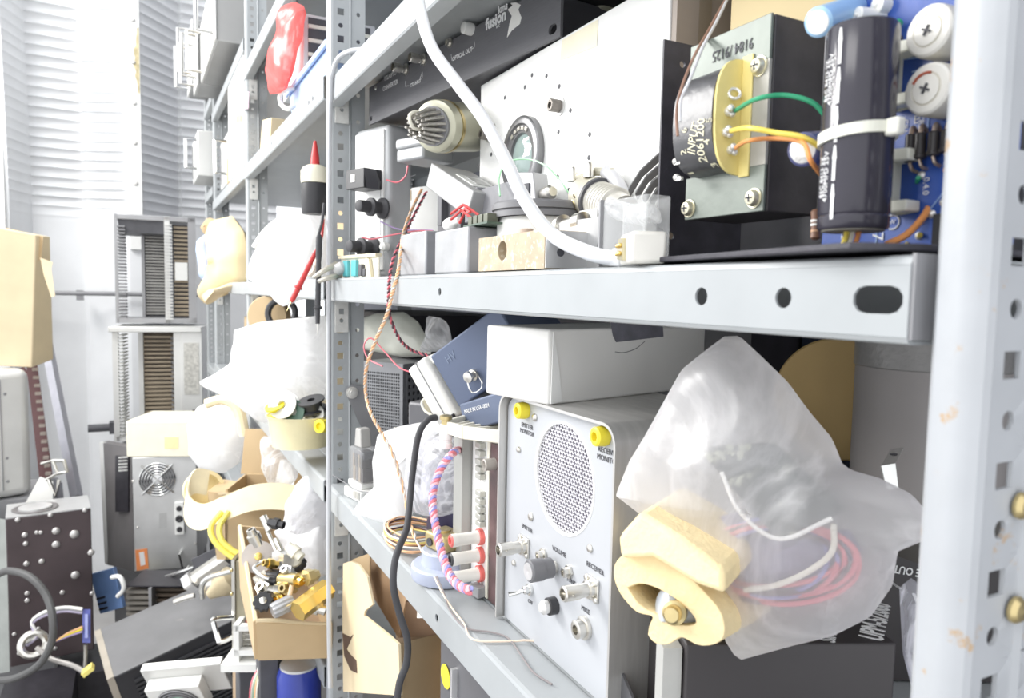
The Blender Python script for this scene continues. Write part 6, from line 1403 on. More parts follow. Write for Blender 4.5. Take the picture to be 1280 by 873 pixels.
def fitting(nm, lab, cat, parts):
    t = thing(nm, lab, cat, parts[0][1].v[0] if False else sum(parts[0][1].v, V((0, 0, 0)))/len(parts[0][1].v), group=G)
    for pn, mb, m_ in parts: finish(pn, mb, m_, t)
    return t
def PF(x, y, d=1.2): return PD(x, y, d)
def knob(c, ax, r, h):
    ax = V(ax).normalized(); u, w = perp(ax); mb = MB(); n = 40
    pr = []
    vs_ = []
    for hh_, sc in ((0, .9), (.15*h, 1), (.85*h, 1), (h, .9)):
        for i in range(n):
            rr_ = r*sc*(1 if i % 4 < 2 else .88); a = 2*PI*i/n; vs_.append(c+ax*hh_+(u*math.cos(a)+w*math.sin(a))*rr_)
    fs_ = [(k*n+i, k*n+(i+1) % n, (k+1)*n+(i+1) % n, (k+1)*n+i) for k in range(3) for i in range(n)]+[tuple(range(n-1, -1, -1)), tuple(range(3*n, 4*n))]
    return mb.add(vs_, fs_)
def rod(a, b, r, n=16): mb = MB(); mb.cyl(a, b, r, n=n); return mb
v = lambda x, y, d=1.2: PD(x, y, d*SC)
toward = (CAM-v(340, 750)).normalized()
c = v(329, 754, 1.16); fitting('fluted_knob', 'black fluted knob with a steel centre at the near left of the carton', 'knob', [('knob_body', knob(c, toward+V((0, 0, .3)), .0145, .012), BLACKP), ('centre', MB().lathe(c+(toward+V((0, 0, .3))).normalized()*.012, toward+V((0, 0, .3)), [(.005, 0), (.005, .002), (.002, .004), (0, .004)], n=18, close=False), NICKEL)])
c = v(374, 708, 1.24); ax_ = V((.5, -.5, .8)); fitting('fluted_knob', 'black fluted knob beside the white bag at the far side of the carton', 'knob', [('knob_body', knob(c, ax_, .0135, .012), BLACKP), ('collar', MB().lathe(c+ax_.normalized()*.012, ax_, [(.009, 0), (.009, .004), (.004, .005)], n=20), CREAM)])
a, b = v(334, 722, 1.2), v(352, 725, 1.19); fitting('coupling', 'black ribbed coupling joined to a brass body in mid carton', 'valve', [('ribbed_nut', knob(v(336, 722, 1.2), b-a, .0125, .020), BLACKP), ('brass_body', rod(b, v(373, 726, 1.17), .0105), BRASS), ('stub', rod(v(373, 726, 1.17), v(378, 728, 1.165), .006), GOLD)])
c = v(323, 697, 1.30); axd = (CAM-c).normalized()+V((0, 0, .2)); fitting('pierced_disc', 'flat tan metal disc with holes at the far left of the carton', 'disc', [('disc', MB().lathe(c, axd, [(.026, 0), (.026, .003), (.006, .0032), (.004, .001), (0, .001)], n=36, close=False), pm('disc_tan', (.55, .50, .46), .4, .4)), ('hub', MB().lathe(c, axd, [(.006, .003), (.006, .009), (.003, .010), (0, .010)], n=14, close=False), GOLD)])
fitting('bent_handle', 'bent chrome rod handle arching across the carton', 'handle', [('rod', MB().tube([v(330, 650, 1.28), v(336, 668, 1.27), v(346, 692, 1.24), v(341, 697, 1.23), v(322, 706, 1.2), v(318, 712, 1.19), v(326, 720, 1.18), v(336, 724, 1.18)], .0032, 10, 5), CHROME), ('sleeve', rod(v(329, 646, 1.28), v(337, 664, 1.27), .006), NICKEL)])
fitting('square_valve', 'square aluminium valve block beside the bent handle', 'valve', [('block', MB().box(v(354, 699, 1.22), (.024, .022, .024), M.Rotation(.6, 3, 'Z')), ALU), ('stem', rod(v(352, 690, 1.22), v(345, 675, 1.24), .0045), NICKEL)])
fitting('brass_bar', 'large square brass bar lying at the near right of the carton', 'bar', [('bar', MB().cyl(v(372, 765, 1.13), v(410, 736, 1.18), .0155, n=6), GOLD)])
fitting('silver_cylinder', 'finned silver cylinder lying beside the near fluted knob', 'cylinder', [('body', knob(v(340, 765, 1.14), v(366, 752, 1.16)-v(340, 765, 1.14), .0115, .032), pm('fin_silver', (.45, .45, .46), .35, .5))])
fitting('steel_plate', 'small steel plate with a hole at the left wall of the carton', 'plate', [('plate', MB().prism([v(316, 725, 1.2), v(330, 715, 1.22), v(337, 728, 1.2), v(322, 735, 1.18)], (0, 0, .003)), NICKEL)])
fitting('amber_tube', 'amber plastic tube piece leaning up at the right of the carton', 'tube', [('tube', MB().tube([v(362, 745, 1.16), v(366, 728, 1.17), v(372, 718, 1.18)], .0035, 8, 4), pm('amber', (.72, .55, .38), .4))])
rr = random.Random(9)
for k, (x, y, r_, m_) in enumerate(((345, 738, .009, NICKEL), (360, 736, .010, BRASS), (350, 750, .008, GOLD), (338, 705, .008, GOLD), (331, 738, .010, NICKEL), (345, 655, .009, BLACKP), (318, 672, .010, NICKEL), (355, 760, .007, NICKEL), (368, 690, .010, CREAM), (385, 722, .012, pm('brass_pale', (.78, .66, .36), .35, .6)), (395, 760, .010, NICKEL), (360, 715, .009, ALU))):
    c = v(x, y, 1.2-(y-700)*.0006); ax_ = V((rr.uniform(-1, 1), rr.uniform(-1, -.2), rr.uniform(0, 1)))
    places = ['right of the near knob', 'below the coupling', 'between the knob and bar', 'under the bent handle', 'above the near knob', 'at the far rim', 'at the far left corner', 'beside the finned cylinder', 'under the white bag', 'against the right side', 'behind the brass bar', 'beside the square valve']
    fitting('pipe_fitting', 'small metal pipe fitting %s in the open carton' % places[k], 'fitting', [('body', MB().lathe(c, ax_, [(r_*.7, -r_*1.5), (r_*.7, -r_*.5), (r_, -r_*.5), (r_, r_*.5), (r_*.7, r_*.5), (r_*.7, r_*1.4), (r_*.4, r_*1.4), (r_*.4, 0), (0, 0)], n=6 if k % 2 else 18, close=False), m_)])
mb = blob([(345, 665), (362, 650), (385, 640), (408, 655), (409, 720), (392, 725), (375, 702), (360, 692)], PD(383, 690, 1.22), (.5, -.9, .4), .025, .03, 91, 10, 56, .2, 16); solo('white_wrap', mb, film('white_wrap', (.96, .96, .96), .8, .2), 'white plastic wrap draped over the right side of the carton of fittings', 'plastic wrap')
# support and blue can beneath
t = thing('blue_can', 'shiny deep blue can standing below the carton of fittings', 'can', PD(374, 900, 1.19))
a = PD(374, 900, 1.19); top = PD(374, 829, 1.19).z
mb = MB(); mb.lathe((a.x, a.y, top-.25), (0, 0, 1), [(.033, 0), (.035, .004), (.035, .236), (.032, .244), (.030, .25)], n=40); finish('body', mb, pm('can_blue', (.03, .05, .32), .2), t)
mb = MB(); mb.lathe((a.x, a.y, top-.0005), (0, 0, 1), [(.030, 0), (.030, .004), (.027, .005)], n=40); finish('rim', mb, ALU, t)
mb = MB(); q = D_; m_c = (A_+B_+C_+D_)/4; mb.bx(m_c.x-.02, m_c.x+.02, m_c.y-.04, m_c.y-.01, FLOOR, min(A_.z, B_.z, C_.z)-.004); solo('black_stand', mb, DGREY, 'dark box standing under the carton of fittings', 'box', bevel=.002)
t = thing('wire_bundle', 'bundle of coloured wires with a white tie under the carton corner', 'wires', PD(325, 840, 1.2))
for k, m_ in enumerate((WRED, WGRY, pm('wire_green2', (.3, .45, .32), .4), WORG, CREAM)):
    mb = MB(); mb.tube([PD(345+k*3, 822, 1.25), PD(332+k*2, 826, 1.22), PD(322+k*1.6, 838, 1.2), PD(314+k*2, 856, 1.18), PD(312+k*2, 880, 1.18)], .0018, 6, 5); finish('wire', mb, m_, t)
p = PD(325, 838, 1.19); mb = MB(); mb.box(p, (.010, .008, .006)); finish('cable_tie', mb, WHITEP, t)
# narrow olive rack unit with handle and wire cage
t, L = facing('olive_rack_unit', 'narrow olive rack unit with red dot and chrome handle beside the fittings carton', 'rack unit', (290, 798), (319, 798), 1.36, 1.36)
mt = t.matrix_world; H_ = PD(291, 700, 1.36).z-PD(291, 798, 1.36).z
mb = P3(t); mb.bx(.006, L-.006, .004, .06, 0, H_); finish('body', mb, pm('olive_case', (.36, .33, .24), .5, .1, .06), t, bevel=.002)
mb = P3(t); mb.bx(0, .006, 0, .06, -.02, H_+.004); finish('edge_rail', mb, NICKEL, t)
mb = P3(t); mb.lathe((.024, .004, .026), (0, -1, 0), [(.006, 0), (.006, .0006), (0, .0008)], n=20, close=False); finish('red_dot', mb, RED, t)
for z in (.04, .085, .13):
    mb = P3(t); screw(mb, (.0, .0, z), (-.6, -.8, 0), .004); finish('screw', mb, BRASS, t)
mb = MB(); mb.tube([PD(291, 772, 1.355), PD(269, 774, 1.33), PD(267, 778, 1.33), PD(273, 800, 1.32), PD(276, 803, 1.32), PD(291, 797, 1.355)], .0045, 8, 4); finish('handle', mb, CHROME, t)
t, L = facing('wire_cage', 'white framed mesh cage below the olive rack unit', 'cage', (292, 828), (326, 828), 1.33, 1.33)
mb = P3(t)
for z in (.012, .058): mb.bx(0, L, 0, .012, z, z+.010)
mb.bx(0, .01, 0, .06, 0, .07); mb.bx(L-.008, L, 0, .06, 0, .07); mb.bx(-.02, L, -.01, .06, -.014, 0); finish('frame', mb, WHITEP, t)
for k in range(9): mb = P3(t); mb.cyl((.012+k*(L-.02)/9, .02, .012), (.012+k*(L-.02)/9, .02, .06), .0012, n=6); finish('bar', mb, NICKEL, t)
for k in range(4): mb = P3(t); mb.cyl((.008, .02, .024+k*.009), (L-.006, .02, .024+k*.009), .0012, n=6); finish('crossbar', mb, NICKEL, t)
mb = MB(); q = PD(306, 845, 1.35); mb.bx(q.x-.06, q.x+.0, q.y-.01, q.y+.02, FLOOR, PD(292, 833, 1.33).z-.012); solo('dark_stand', mb, DGREY, 'dark case standing under the white framed mesh cage', 'case', bevel=.002)
# tall open cardboard carton with flaps and the pale roll
t, L = facing('flapped_carton', 'open brown carton with raised flaps behind the carton of fittings', 'carton', (283, 700), (372, 700), 1.541, 1.541)
mt = t.matrix_world; H_ = .172
mb = P3(t); mb.bx(0, L, 0, .004, 0, H_-.035); mb.bx(0, .004, 0, .13, 0, H_-.02); mb.bx(L-.004, L, 0, .13, 0, H_-.03); mb.bx(0, L, (.126), .13, 0, H_-.02); mb.bx(0, L, 0, .13, 0, .004); finish('body', mb, CARD, t)
mb = P3(t); mb.prism([V((-.01, .13, H_-.02)), V((L-.015, .13, H_-.02)), V((L-.02, .15, H_+.078)), V((-.005, .15, H_+.080))], (0, .004, 0)); finish('rear_flap', mb, CARD, t)
mb = P3(t); mb.prism([V((0, 0, H_-.035)), V((L, 0, H_-.035)), V((L-.0, -.07, H_-.01)), V((.01, -.075, H_-.01))], (0, 0, .004)); finish('front_flap', mb, CARDL, t)  # lighter card puts the bright light on this flap into its colour
mb = P3(t); mb.prism([V((L*.62, .02, H_-.03)), V((L*.92, .01, H_-.02)), V((L*.95, .05, H_+.03)), V((L*.66, .06, H_+.03))], (0, .003, 0)); finish('paper_sheet', mb, PAPER, t)
mb = P3(t); mb.prism([V((-.02, 0, .0)), V((-.002, 0, .0)), V((-.002, 0, H_-.03)), V((-.045, .02, H_-.03))], (0, .10, 0)); finish('side_flap', mb, CARD, t)
mb = blob([(240, 530), (255, 505), (280, 498), (305, 505), (308, 545), (298, 580), (280, 592), (258, 590), (243, 570)], PD(275, 545, 1.78), (.6, -1, .1), .05, .05, 95, 10, 56, .1, 8); solo('white_round_bag', mb, WHITEBAG, 'rounded opaque white bag behind the open carton flaps', 'bag')
mb = MB(); mb.tube([PD(306, 545, 1.70), PD(298, 512, 1.70), PD(280, 500, 1.70), PD(258, 505, 1.70)], .012, 10, 6); solo('tan_strap', mb, pm('strap_tan', (.86, .74, .50), .6), 'tan strap arching over the rounded white bag', 'strap')
mb = MB(); mb.lathe(PD(255, 612, 1.60), (CAM-PD(255, 612, 1.60))+V((.3, .3, 0)), [(.040, -.03), (.042, 0), (.042, .01), (.034, .01), (.032, -.02), (0, -.02)], n=36, close=False); solo('cream_roll', mb, pm('roll_cream', (.88, .76, .45), .6), 'cream paper roll end facing the aisle left of the open carton', 'roll')
pth = smoothpath([PD(262, 588, 1.539), PD(246, 586, 1.522), (PD(236, 600, 1.504)), PD(238, 622, 1.486), PD(256, 630, 1.468), PD(285, 618, 1.459), PD(318, 606, 1.459), PD(350, 604, 1.459), PD(374, 608, 1.459)], 5)
mb = MB(); vs_ = []; fs_ = []
for p in pth: vs_ += [p, p+V((.012, -.008, -.050))]
for q in range(len(pth)-1): fs_.append((2*q, 2*q+1, 2*q+3, 2*q+2))
mb.add(vs_, fs_); solo('curled_bright_flap', mb, pm('overexposed_card', (.88, .78, .54), .6), 'wide curled flap in an overexposed pale colour lying across the front of the open carton', 'paper', solid=.004)  # carton flap; its overexposed brightness is put into the pale colour
for k in range(2):
    mb = MB(); mb.tube([PD(277+k*9, 640, 1.45), PD(264+k*11, 658, 1.43), PD(267+k*10, 675, 1.42), PD(281+k*8, 690-k*3, 1.42), PD(294+k*5, 699-k*6, 1.42)], .0055, 8, 6)
    solo('yellow_cable', mb, pm('cable_yellow', (.90, .78, .16), .4), ['outer yellow cable curling down beside the open carton', 'inner yellow cable curling down beside the open carton'][k], 'cable', group='yellow cables by the open carton')
mb = MB(); q = PD(290, 700, 1.56); mb.bx(q.x-.01, q.x+.05, q.y+.0, q.y+.05, FLOOR, PD(283, 700, 1.541).z-.003); solo('tall_stand', mb, CARDD, 'tall brown box standing under the open flapped carton', 'box')
# ------------------------------------------------------------------ pile of equipment against the far wall
RACKG = pm('rack_grey', (.40, .40, .41), .4, .4, .06, 10); RACKL = pm('rack_light', (.70, .70, .68), .4, .3, .05, 10); SLAT = pm('slat_bronze', (.40, .33, .24), .45, .3, .08)
# upper card cage
t, W_ = facing('card_cage', 'upper open card cage with dark top and grey slatted guides, standing on the pale one', 'card cage', (147, 404), (246, 404), 3.02, 3.02)
H_ = PD(147, 268, 3.02).z-PD(147, 404, 3.02).z
k_ = W_/99.0
X = lambda px: (px-147)*k_
Z = lambda py: (404-py)*H_/136
mb = P3(t); mb.bx(0, W_, 0, .24, H_-.022, H_); finish('top_plate', mb, RACKG, t, bevel=.003)
mb = P3(t); mb.bx(X(150), X(207), .01, .24, H_-.075, H_-.022); finish('dark_header', mb, DGREY, t)
mb = P3(t); mb.bx(0, W_, 0, .24, 0, .02); finish('bottom_plate', mb, RACKG, t)
mb = P3(t); mb.bx(X(176), X(206), .20, .21, .02, H_-.03); finish('rear_panel', mb, DGREY, t)
mb = P3(t)
for i in range(26): z = .03+i*(H_-.10)/26; mb.bx(X(181), X(208), .19, .2, z, z+.008)
finish('rear_slats', mb, pm('slat_grey', (.42, .41, .38), .4, .4), t)
for nm, a, b, y0 in (('left_post', 145, 149, 0), ('rear_post', 176, 180, .18), ('centre_post', 206, 213, 0), ('right_post', 236, 246, 0)):
    mb = P3(t); mb.bx(X(a), X(b), y0, y0+.02, 0, H_); finish(nm, mb, RACKG if nm != 'centre_post' else RACKL, t)
mb = P3(t)
for i in range(28): z = .02+i*(H_-.06)/28; mb.bx(X(149), X(158), .0, .12, z, z+.007)
finish('left_guides', mb, MGREY, t)
mb = P3(t)
for i in range(30): z = .015+i*(H_-.04)/30; mb.bx(X(206), X(216), -.006, .0, z, z+.006)
finish('centre_teeth', mb, RACKL, t)
mb = P3(t)
for i in range(22): z = .03+i*(H_-.06)/22; mb.bx(X(218), X(236), .03, .05, z, z+.010)
finish('right_slats', mb, SLAT, t)
mb = P3(t); mb.bx(X(216), X(240), .05, .06, .02, H_-.03); finish('right_backing', mb, DGREY, t)
mb = P3(t); mb.bx(X(219), X(235), .0, .03, Z(349), Z(326)); finish('white_block', mb, WHITEP, t)
# lower card cage
t, W_ = facing('card_cage', 'lower pale card cage with bronze slats and a perforated side panel', 'card cage', (146, 552), (254, 548), 3.0, 2.96)
H_ = PD(146, 408, 3.0).z-PD(146, 552, 3.0).z; k_ = W_/108.0
X = lambda px: (px-146)*k_
mb = P3(t); mb.bx(-.02, W_, -.02, .26, H_-.022, H_); finish('top_plate', mb, RACKL, t, bevel=.003)
mb = P3(t); mb.bx(0, W_, 0, .24, 0, .02); finish('bottom_plate', mb, RACKL, t)
for nm, a, b, y0 in (('left_post', 143, 150, 0), ('rear_post', 164, 170, .18), ('centre_post', 218, 227, 0)):
    mb = P3(t); mb.bx(X(a), X(b), y0, y0+.02, 0, H_); finish(nm, mb, RACKL, t)
mb = P3(t)
for i in range(30): z = .015+i*(H_-.04)/30; mb.bx(X(150), X(156), .0, .10, z, z+.006)
finish('left_guides', mb, RACKL, t)
mb = P3(t); mb.bx(X(168), X(212), .21, .22, .02, H_-.03); finish('rear_panel', mb, pm('brown_back', (.16, .13, .10), .6), t)
mb = P3(t)
for i in range(22): z = .03+i*(H_-.07)/22; mb.bx(X(170), X(208), .19, .205, z, z+.009)
finish('rear_slats', mb, SLAT, t)
mb = P3(t)
for i in range(20): z = .02+i*(H_-.06)/20; mb.hexa([V((X(208), .14, z)), V((X(219), .04, z)), V((X(219), .05, z)), V((X(208), .15, z)), V((X(208), .14, z+.010)), V((X(219), .04, z+.010)), V((X(219), .05, z+.010)), V((X(208), .15, z+.010))])
finish('side_slats', mb, MGREY, t)
mb = P3(t); mb.bx(X(227), X(254), -.004, .24, .0, H_-.02); finish('side_panel', mb, RACKL, t, bevel=.002)
mb = P3(t); mb.bx(X(231), X(250), -.0065, -.004, H_*.40, H_*.86); finish('perforated_patch', mb, pm('perf_patch', (.55, .54, .50), .5, .2, .25, 90), t)
mb = P3(t); mb.bx(X(241), X(246), -.010, -.004, .085, .125); finish('switch', mb, BLACKP, t)
# cream carton, fan box
t, W_ = facing('cream_carton', 'cream carton lying on the fan box below the lower card cage', 'carton', (158, 572), (245, 572), 2.475, 2.475)
mb = P3(t); mb.bx(0, W_, 0, .22, .001, .125); finish('body', mb, pm('carton_cream', (.84, .80, .66), .7, 0, .04), t, bevel=.004)
mb = P3(t); mb.bx(W_*.55, W_*.75, -.001, .0, .03, .07); finish('yellow_patch', mb, pm('patch_yel', (.86, .76, .42), .7), t)
t, W_ = facing('fan_box', 'bare aluminium equipment box with round fan grille and orange label', 'equipment box', (168, 715), (247, 709), 2.5, 2.5)
H_ = PD(168, 570, 2.5).z-PD(168, 715, 2.5).z; mt = t.matrix_world
FO2 = mt @ V((0, -.001, 0)); FN2 = -V((mt[0][1], mt[1][1], mt[2][1])); FX2 = V((mt[0][0], mt[1][0], mt[2][0])); onf = lambda x, y: hit(x, y, FO2, FN2)
mb = P3(t); mb.bx(0, W_, 0, .004, 0, H_); finish('front_panel', mb, pm('brushed_alu', (.60, .60, .59), .38, .6, .08, 14, .05), t, bevel=.002)
mb = P3(t); mb.bx(0, W_, .004, .26, 0, .005); mb.bx(W_-.005, W_, .004, .26, 0, H_); mb.bx(0, W_, .004, .26, H_-.005, H_); mb.bx(0, W_, .255, .26, 0, H_); finish('chassis', mb, DSTEEL, t)
mb = MB(); q = [PD(124, 553, 2.72), PD(164, 560, 2.58), PD(168, 716, 2.56), PD(131, 705, 2.72)]; mb.prism(q, (-.02, .03, 0)); finish('side_interior', mb, pm('side_dark', (.17, .16, .16), .5, .2, .2, 6), t)
mb = MB(); mb.prism([PD(124, 553, 2.71), PD(130, 554, 2.70), PD(138, 708, 2.70), PD(131, 705, 2.71)], (-.01, .01, 0)); finish('side_edge', mb, RACKL, t)
mb = MB(); mb.prism([PD(144, 570, 2.63), PD(160, 572, 2.58), PD(160, 640, 2.58), PD(144, 640, 2.63)], (-.005, .005, 0)); finish('dark_board', mb, BLACK, t)
for k in range(5): p = PD(154, 572+k*4, 2.58); mb = MB(); mb.box(p, (.01, .03, .004)); finish('vent_rib', mb, RACKL, t)
c = onf(197, 599)
mb = MB(); mb.lathe(c, FN2, [(.056, 0), (0, .0005)], n=40, close=False); finish('fan_opening', mb, MGREY, t)
for r_ in (.056, .047, .038, .029, .020): mb = MB(); mb.torus(c+FN2*.004, FN2, r_, .0022, 40, 6); finish('grille_ring', mb, CHROME, t)
mb = MB(); mb.lathe(c, FN2, [(.016, .001), (.016, .006), (0, .007)], n=24, close=False); finish('fan_hub', mb, ALU, t)
for a in (.8, 2.37): 
    d = FX2*math.cos(a)+V((0, 0, 1))*math.sin(a); mb = MB(); mb.cyl(c-d*.07+FN2*.005, c+d*.07+FN2*.005, .0025, n=8); finish('grille_bar', mb, CHROME, t)
p = onf(225, 647); mb = MB(); mb.box(p, (.030, .030, .115), M.Rotation(math.atan2(FX2.y, FX2.x), 3, 'Z')); finish('inlet_plate', mb, WHITEP, t, bevel=.002)
for dz, r_ in ((.036, .009), (0, .012), (-.038, .009)):
    mb = MB(); mb.lathe(p+FN2*.015+V((0, 0, dz)), FN2, [(r_, 0), (r_, .004), (r_*.5, .005), (0, .002)], n=18, close=False); finish('inlet_socket', mb, BLACKP, t)
mb = MB(); mb.prism([onf(x, y) for x, y in ((169, 688), (184, 686), (186, 711), (171, 714))], FN2*.001); finish('orange_label', mb, pm('label_orange', (.88, .30, .10), .6), t)
mb = MB(); mb.prism([onf(x, y)+FN2*.001 for x, y in ((174, 691), (180, 690), (182, 706), (176, 708))], FN2*.0006); finish('label_print', mb, INKW, t)
mb = MB(); mb.prism([onf(x, y) for x, y in ((199, 642), (208, 641), (208, 660), (199, 661))], FN2*.0004); finish('stamped_patch', mb, pm('stamp_grey', (.50, .50, .49), .5, .4), t)
mb = MB(); mb.tube([onf(226, 690), onf(226, 690)+FN2*.03, onf(231, 712)+FN2*.03, onf(236, 708)], .004, 8, 0); finish('handle', mb, CHROME, t)
for x, y in ((166, 602), (172, 660), (240, 600), (244, 680)): mb = MB(); screw(mb, onf(x, y), FN2, .004); finish('screw', mb, NICKEL, t)
# lower dark card cage behind the blue heatsink
t, W_ = facing('slatted_card_rack', 'dark slatted card rack on the floor behind the blue heatsink', 'card rack', (158, 786), (252, 786), 2.30, 2.30)
H_ = .135; mb = P3(t)
for i in range(7): mb.bx(0, W_*.32, 0, .12, .005+i*.018, .014+i*.018)
finish('left_slats', mb, pm('slat_tan', (.26, .24, .21), .45, .3), t)
mb = P3(t)
for i in range(7): mb.bx(W_*.36, W_, .02, .12, .005+i*.018, .014+i*.018)
finish('right_slats', mb, pm('slat_dark', (.13, .10, .075), .45, .3), t)
mb = P3(t); mb.bx(W_*.32, W_*.36, -.01, .12, 0, H_); finish('centre_post', mb, RACKG, t)
mb = P3(t); mb.bx(0, W_, .12, .13, 0, H_); finish('rear_panel', mb, BLACK, t)
mb = P3(t); mb.bx(0, W_, -.002, .13, H_+.0005, H_+.004); finish('top_plate', mb, BLACK, t)  # black plate added to darken the lit tops of the slats
p = PD(182, 726, 2.45); mb = MB(); mb.box(p, (.02, .02, .018), M.Rotation(.5, 3, 'X')); solo('yellow_block', mb, YEL, 'tiny yellow block under the fan box', 'block')
mb = MB(); mb.tube([PD(193, 722, 2.4), PD(200, 724, 2.38), PD(228, 715, 2.36), PD(242, 710, 2.36)], .006, 8, 4); solo('chrome_bar', mb, CHROME, 'chrome bar handle lying in front of the slatted card rack', 'handle')
# black chassis with rivets and fan on top
t, W_ = facing('black_riveted_chassis', 'upright black chassis studded with rivets, round fan on its top', 'equipment chassis', (13, 835), (118, 812), 2.2, 2.26)
mt = t.matrix_world; H_ = PD(13, 645, 2.2).z-PD(13, 835, 2.2).z
BLC = pm('chassis_brown', (.070, .052, .055), .42, .15, .25, 7, .06)
FO3 = mt @ V((0, -.001, 0)); FN3 = -V((mt[0][1], mt[1][1], mt[2][1])); on3 = lambda x, y: hit(x, y, FO3, FN3)
mb = P3(t); mb.bx(0, W_, 0, .16, 0, H_); finish('body', mb, BLC, t, bevel=.003)
mb = P3(t); mb.bx(0, W_, 0, .16, H_+.0005, H_+.004); finish('top_cover', mb, DSTEEL, t)
mb = P3(t); mb.lathe((W_*.34, .07, H_+.004), (0, 0, 1), [(.062, 0), (.062, .003), (.056, .004), (.05, .001), (0, .001)], n=36, close=False); finish('fan_rim', mb, pm('fan_rim_grey', (.20, .19, .19), .4, .3), t)  # flat grey colour on the fan rim
mb = P3(t); mb.lathe((W_*.34, .07, H_+.005), (0, 0, 1), [(.045, 0), (.045, .006), (.02, .010), (0, .010)], n=28, close=False); finish('fan_hub', mb, ALU, t)
for x, y, r_ in ((22, 650, .007), (63, 644, .007), (106, 638, .007), (31, 669, .008), (46, 666, .006), (51, 666, .006), (70, 664, .011), (93, 668, .013), (32, 680, .007), (70, 681, .011), (114, 691, .010), (33, 705, .008), (52, 702, .008), (94, 719, .012), (34, 742, .007), (34, 751, .007), (78, 741, .007), (115, 742, .007), (55, 738, .005), (18, 793, .006), (47, 797, .007), (69, 811, .006), (24, 817, .006), (48, 786, .006)):
    mb = MB(); screw(mb, on3(x, y), FN3, r_, r_*.55); finish('rivet', mb, pm('rivet_silver', (.66, .64, .62), .3, .7), t)
mb = MB(); mb.tube([PD(-6, 720, 2.05), PD(12, 714, 2.05), PD(38, 722, 2.03), PD(58, 745, 2.02), PD(66, 775, 2.0), PD(64, 805, 2.0), PD(48, 832, 2.0), PD(20, 848, 2.0), PD(-8, 852, 2.0)], .010, 10, 8); solo('grey_cable_loop', mb, pm('cable_grey', (.10, .10, .10), .5), 'thick dark grey cable looping across the black riveted chassis', 'cable')
t = thing('db_connector_harness', 'blue multi way connector on a braided harness in front of the riveted chassis', 'connector', PD(108, 785, 2.1))
mb = MB(); a_ = [PD(103, 762, 2.1), PD(113, 762, 2.1), PD(113, 804, 2.1), PD(103, 804, 2.1)]; mb.prism(a_, ray(108, 780)*.04); finish('shell', mb, pm('connector_blue', (.14, .16, .45), .4), t)
mb = MB(); mb.prism([PD(106, 768, 2.095), PD(110, 768, 2.095), PD(110, 798, 2.095), PD(106, 798, 2.095)], ray(108, 780)*.004); finish('face', mb, pm('connector_face', (.38, .42, .75), .4), t)
mb = MB(); mb.tube([PD(107, 806, 2.1), PD(107, 820, 2.1), PD(106, 836, 2.1)], .005, 8, 4); finish('stem', mb, NICKEL, t)
for k, (m_, off) in enumerate(((PAPER, 0), (MGREY, 2), (pm('wire_lilac', (.5, .45, .6), .4), 4))):
    mb = MB(); mb.tube([PD(103, 762+off, 2.09), PD(80, 760+off, 2.08), PD(55, 766+off, 2.07), PD(40, 778+off*.6, 2.06), PD(46, 795, 2.06), PD(34, 803+off, 2.06)], .005, 7, 5); finish('harness_wire', mb, m_, t)
for k, m_ in enumerate((WORG, YEL, WVIO)):
    mb = MB(); mb.tube([PD(103, 784+k*3, 2.09), PD(85, 792+k*2, 2.09), PD(70, 802, 2.09)], .003, 6, 4); finish('flat_wire', mb, m_, t)
mb = MB(); mb.torus(PD(42, 806, 2.05), CAM-PD(42, 806, 2.05), .030, .010, 28, 8); finish('metal_ring', mb, NICKEL, t)
mb = MB(); mb.tube([PD(46, 810, 2.05), PD(64, 824, 2.04), PD(90, 832, 2.03), PD(108, 842, 2.02)], .007, 8, 5); solo('braided_lead', mb, pm('lead_grey', (.38, .36, .34), .4, .3), 'grey braided lead with a yellow tag lying at the foot of the riveted chassis', 'lead')
mb = MB(); mb.box(PD(110, 838, 2.0), (.03, .03, .012), M.Rotation(.6, 3, 'X')); solo('yellow_tag', mb, pm('tag_yellow', (.80, .70, .20), .5), 'small yellow tag at the end of the braided lead', 'tag')
# blue finned heatsink
t, W_ = facing('blue_heatsink', 'bright blue finned plate leaning between the riveted chassis and the slatted rack', 'heatsink', (125, 768), (154, 760), 2.42, 2.42, up=(-.25, -.25, 1))
mb = P3(t); mb.bx(0, W_, 0, .02, 0, .135); finish('plate', mb, pm('heatsink_blue', (.22, .36, .68), .4, .1), t, bevel=.002)
for k in range(3): mb = P3(t); mb.bx(.004, W_*.4, -.006, 0, .012+k*.018, .018+k*.018); finish('slot', mb, BLACK, t)
mb = MB(); mb.tube([PD(140, 722, 2.28), PD(150, 722, 2.26), PD(155, 736, 2.26), PD(147, 746, 2.27)], .007, 8, 4); finish('loop', mb, WHITEP, t)
# long black chassis lying at an angle
q = [PD(126, 792, 1.95), PD(254, 740, 2.2), PD(292, 752, 2.05), PD(131, 846, 1.8)]
o_ = PD(136, 850, 1.84); xe = PD(304, 770, 2.02); 
t = thing('long_black_chassis', 'long black scuffed chassis lying aslant on the floor pile, dull tan end', 'equipment chassis', mat=frame(o_, xe-o_, (.1, -.1, 1)))
mt = t.matrix_world; L = (xe-o_).length
mb = P3(t); mb.bx(.004, L+.25, .002, .26, -.25, -.002); finish('body', mb, pm('chassis_black', (.035, .035, .04), .4, .1, .2, 6, .05), t, bevel=.004)
mb = P3(t); mb.bx(.01, L+.25, .0, .262, -.0015, .001); finish('top_plate', mb, pm('chassis_scuffed', (.20, .20, .205), .5, .3, .2, 5, .08, (.28, .27, .26), .62), t)
mb = P3(t); mb.bx(-.004, .012, 0, .262, -.25, .002); finish('end_panel', mb, pm('end_tan', (.40, .36, .30), .5, .2, .2, 10, .1), t)
mb = P3(t)
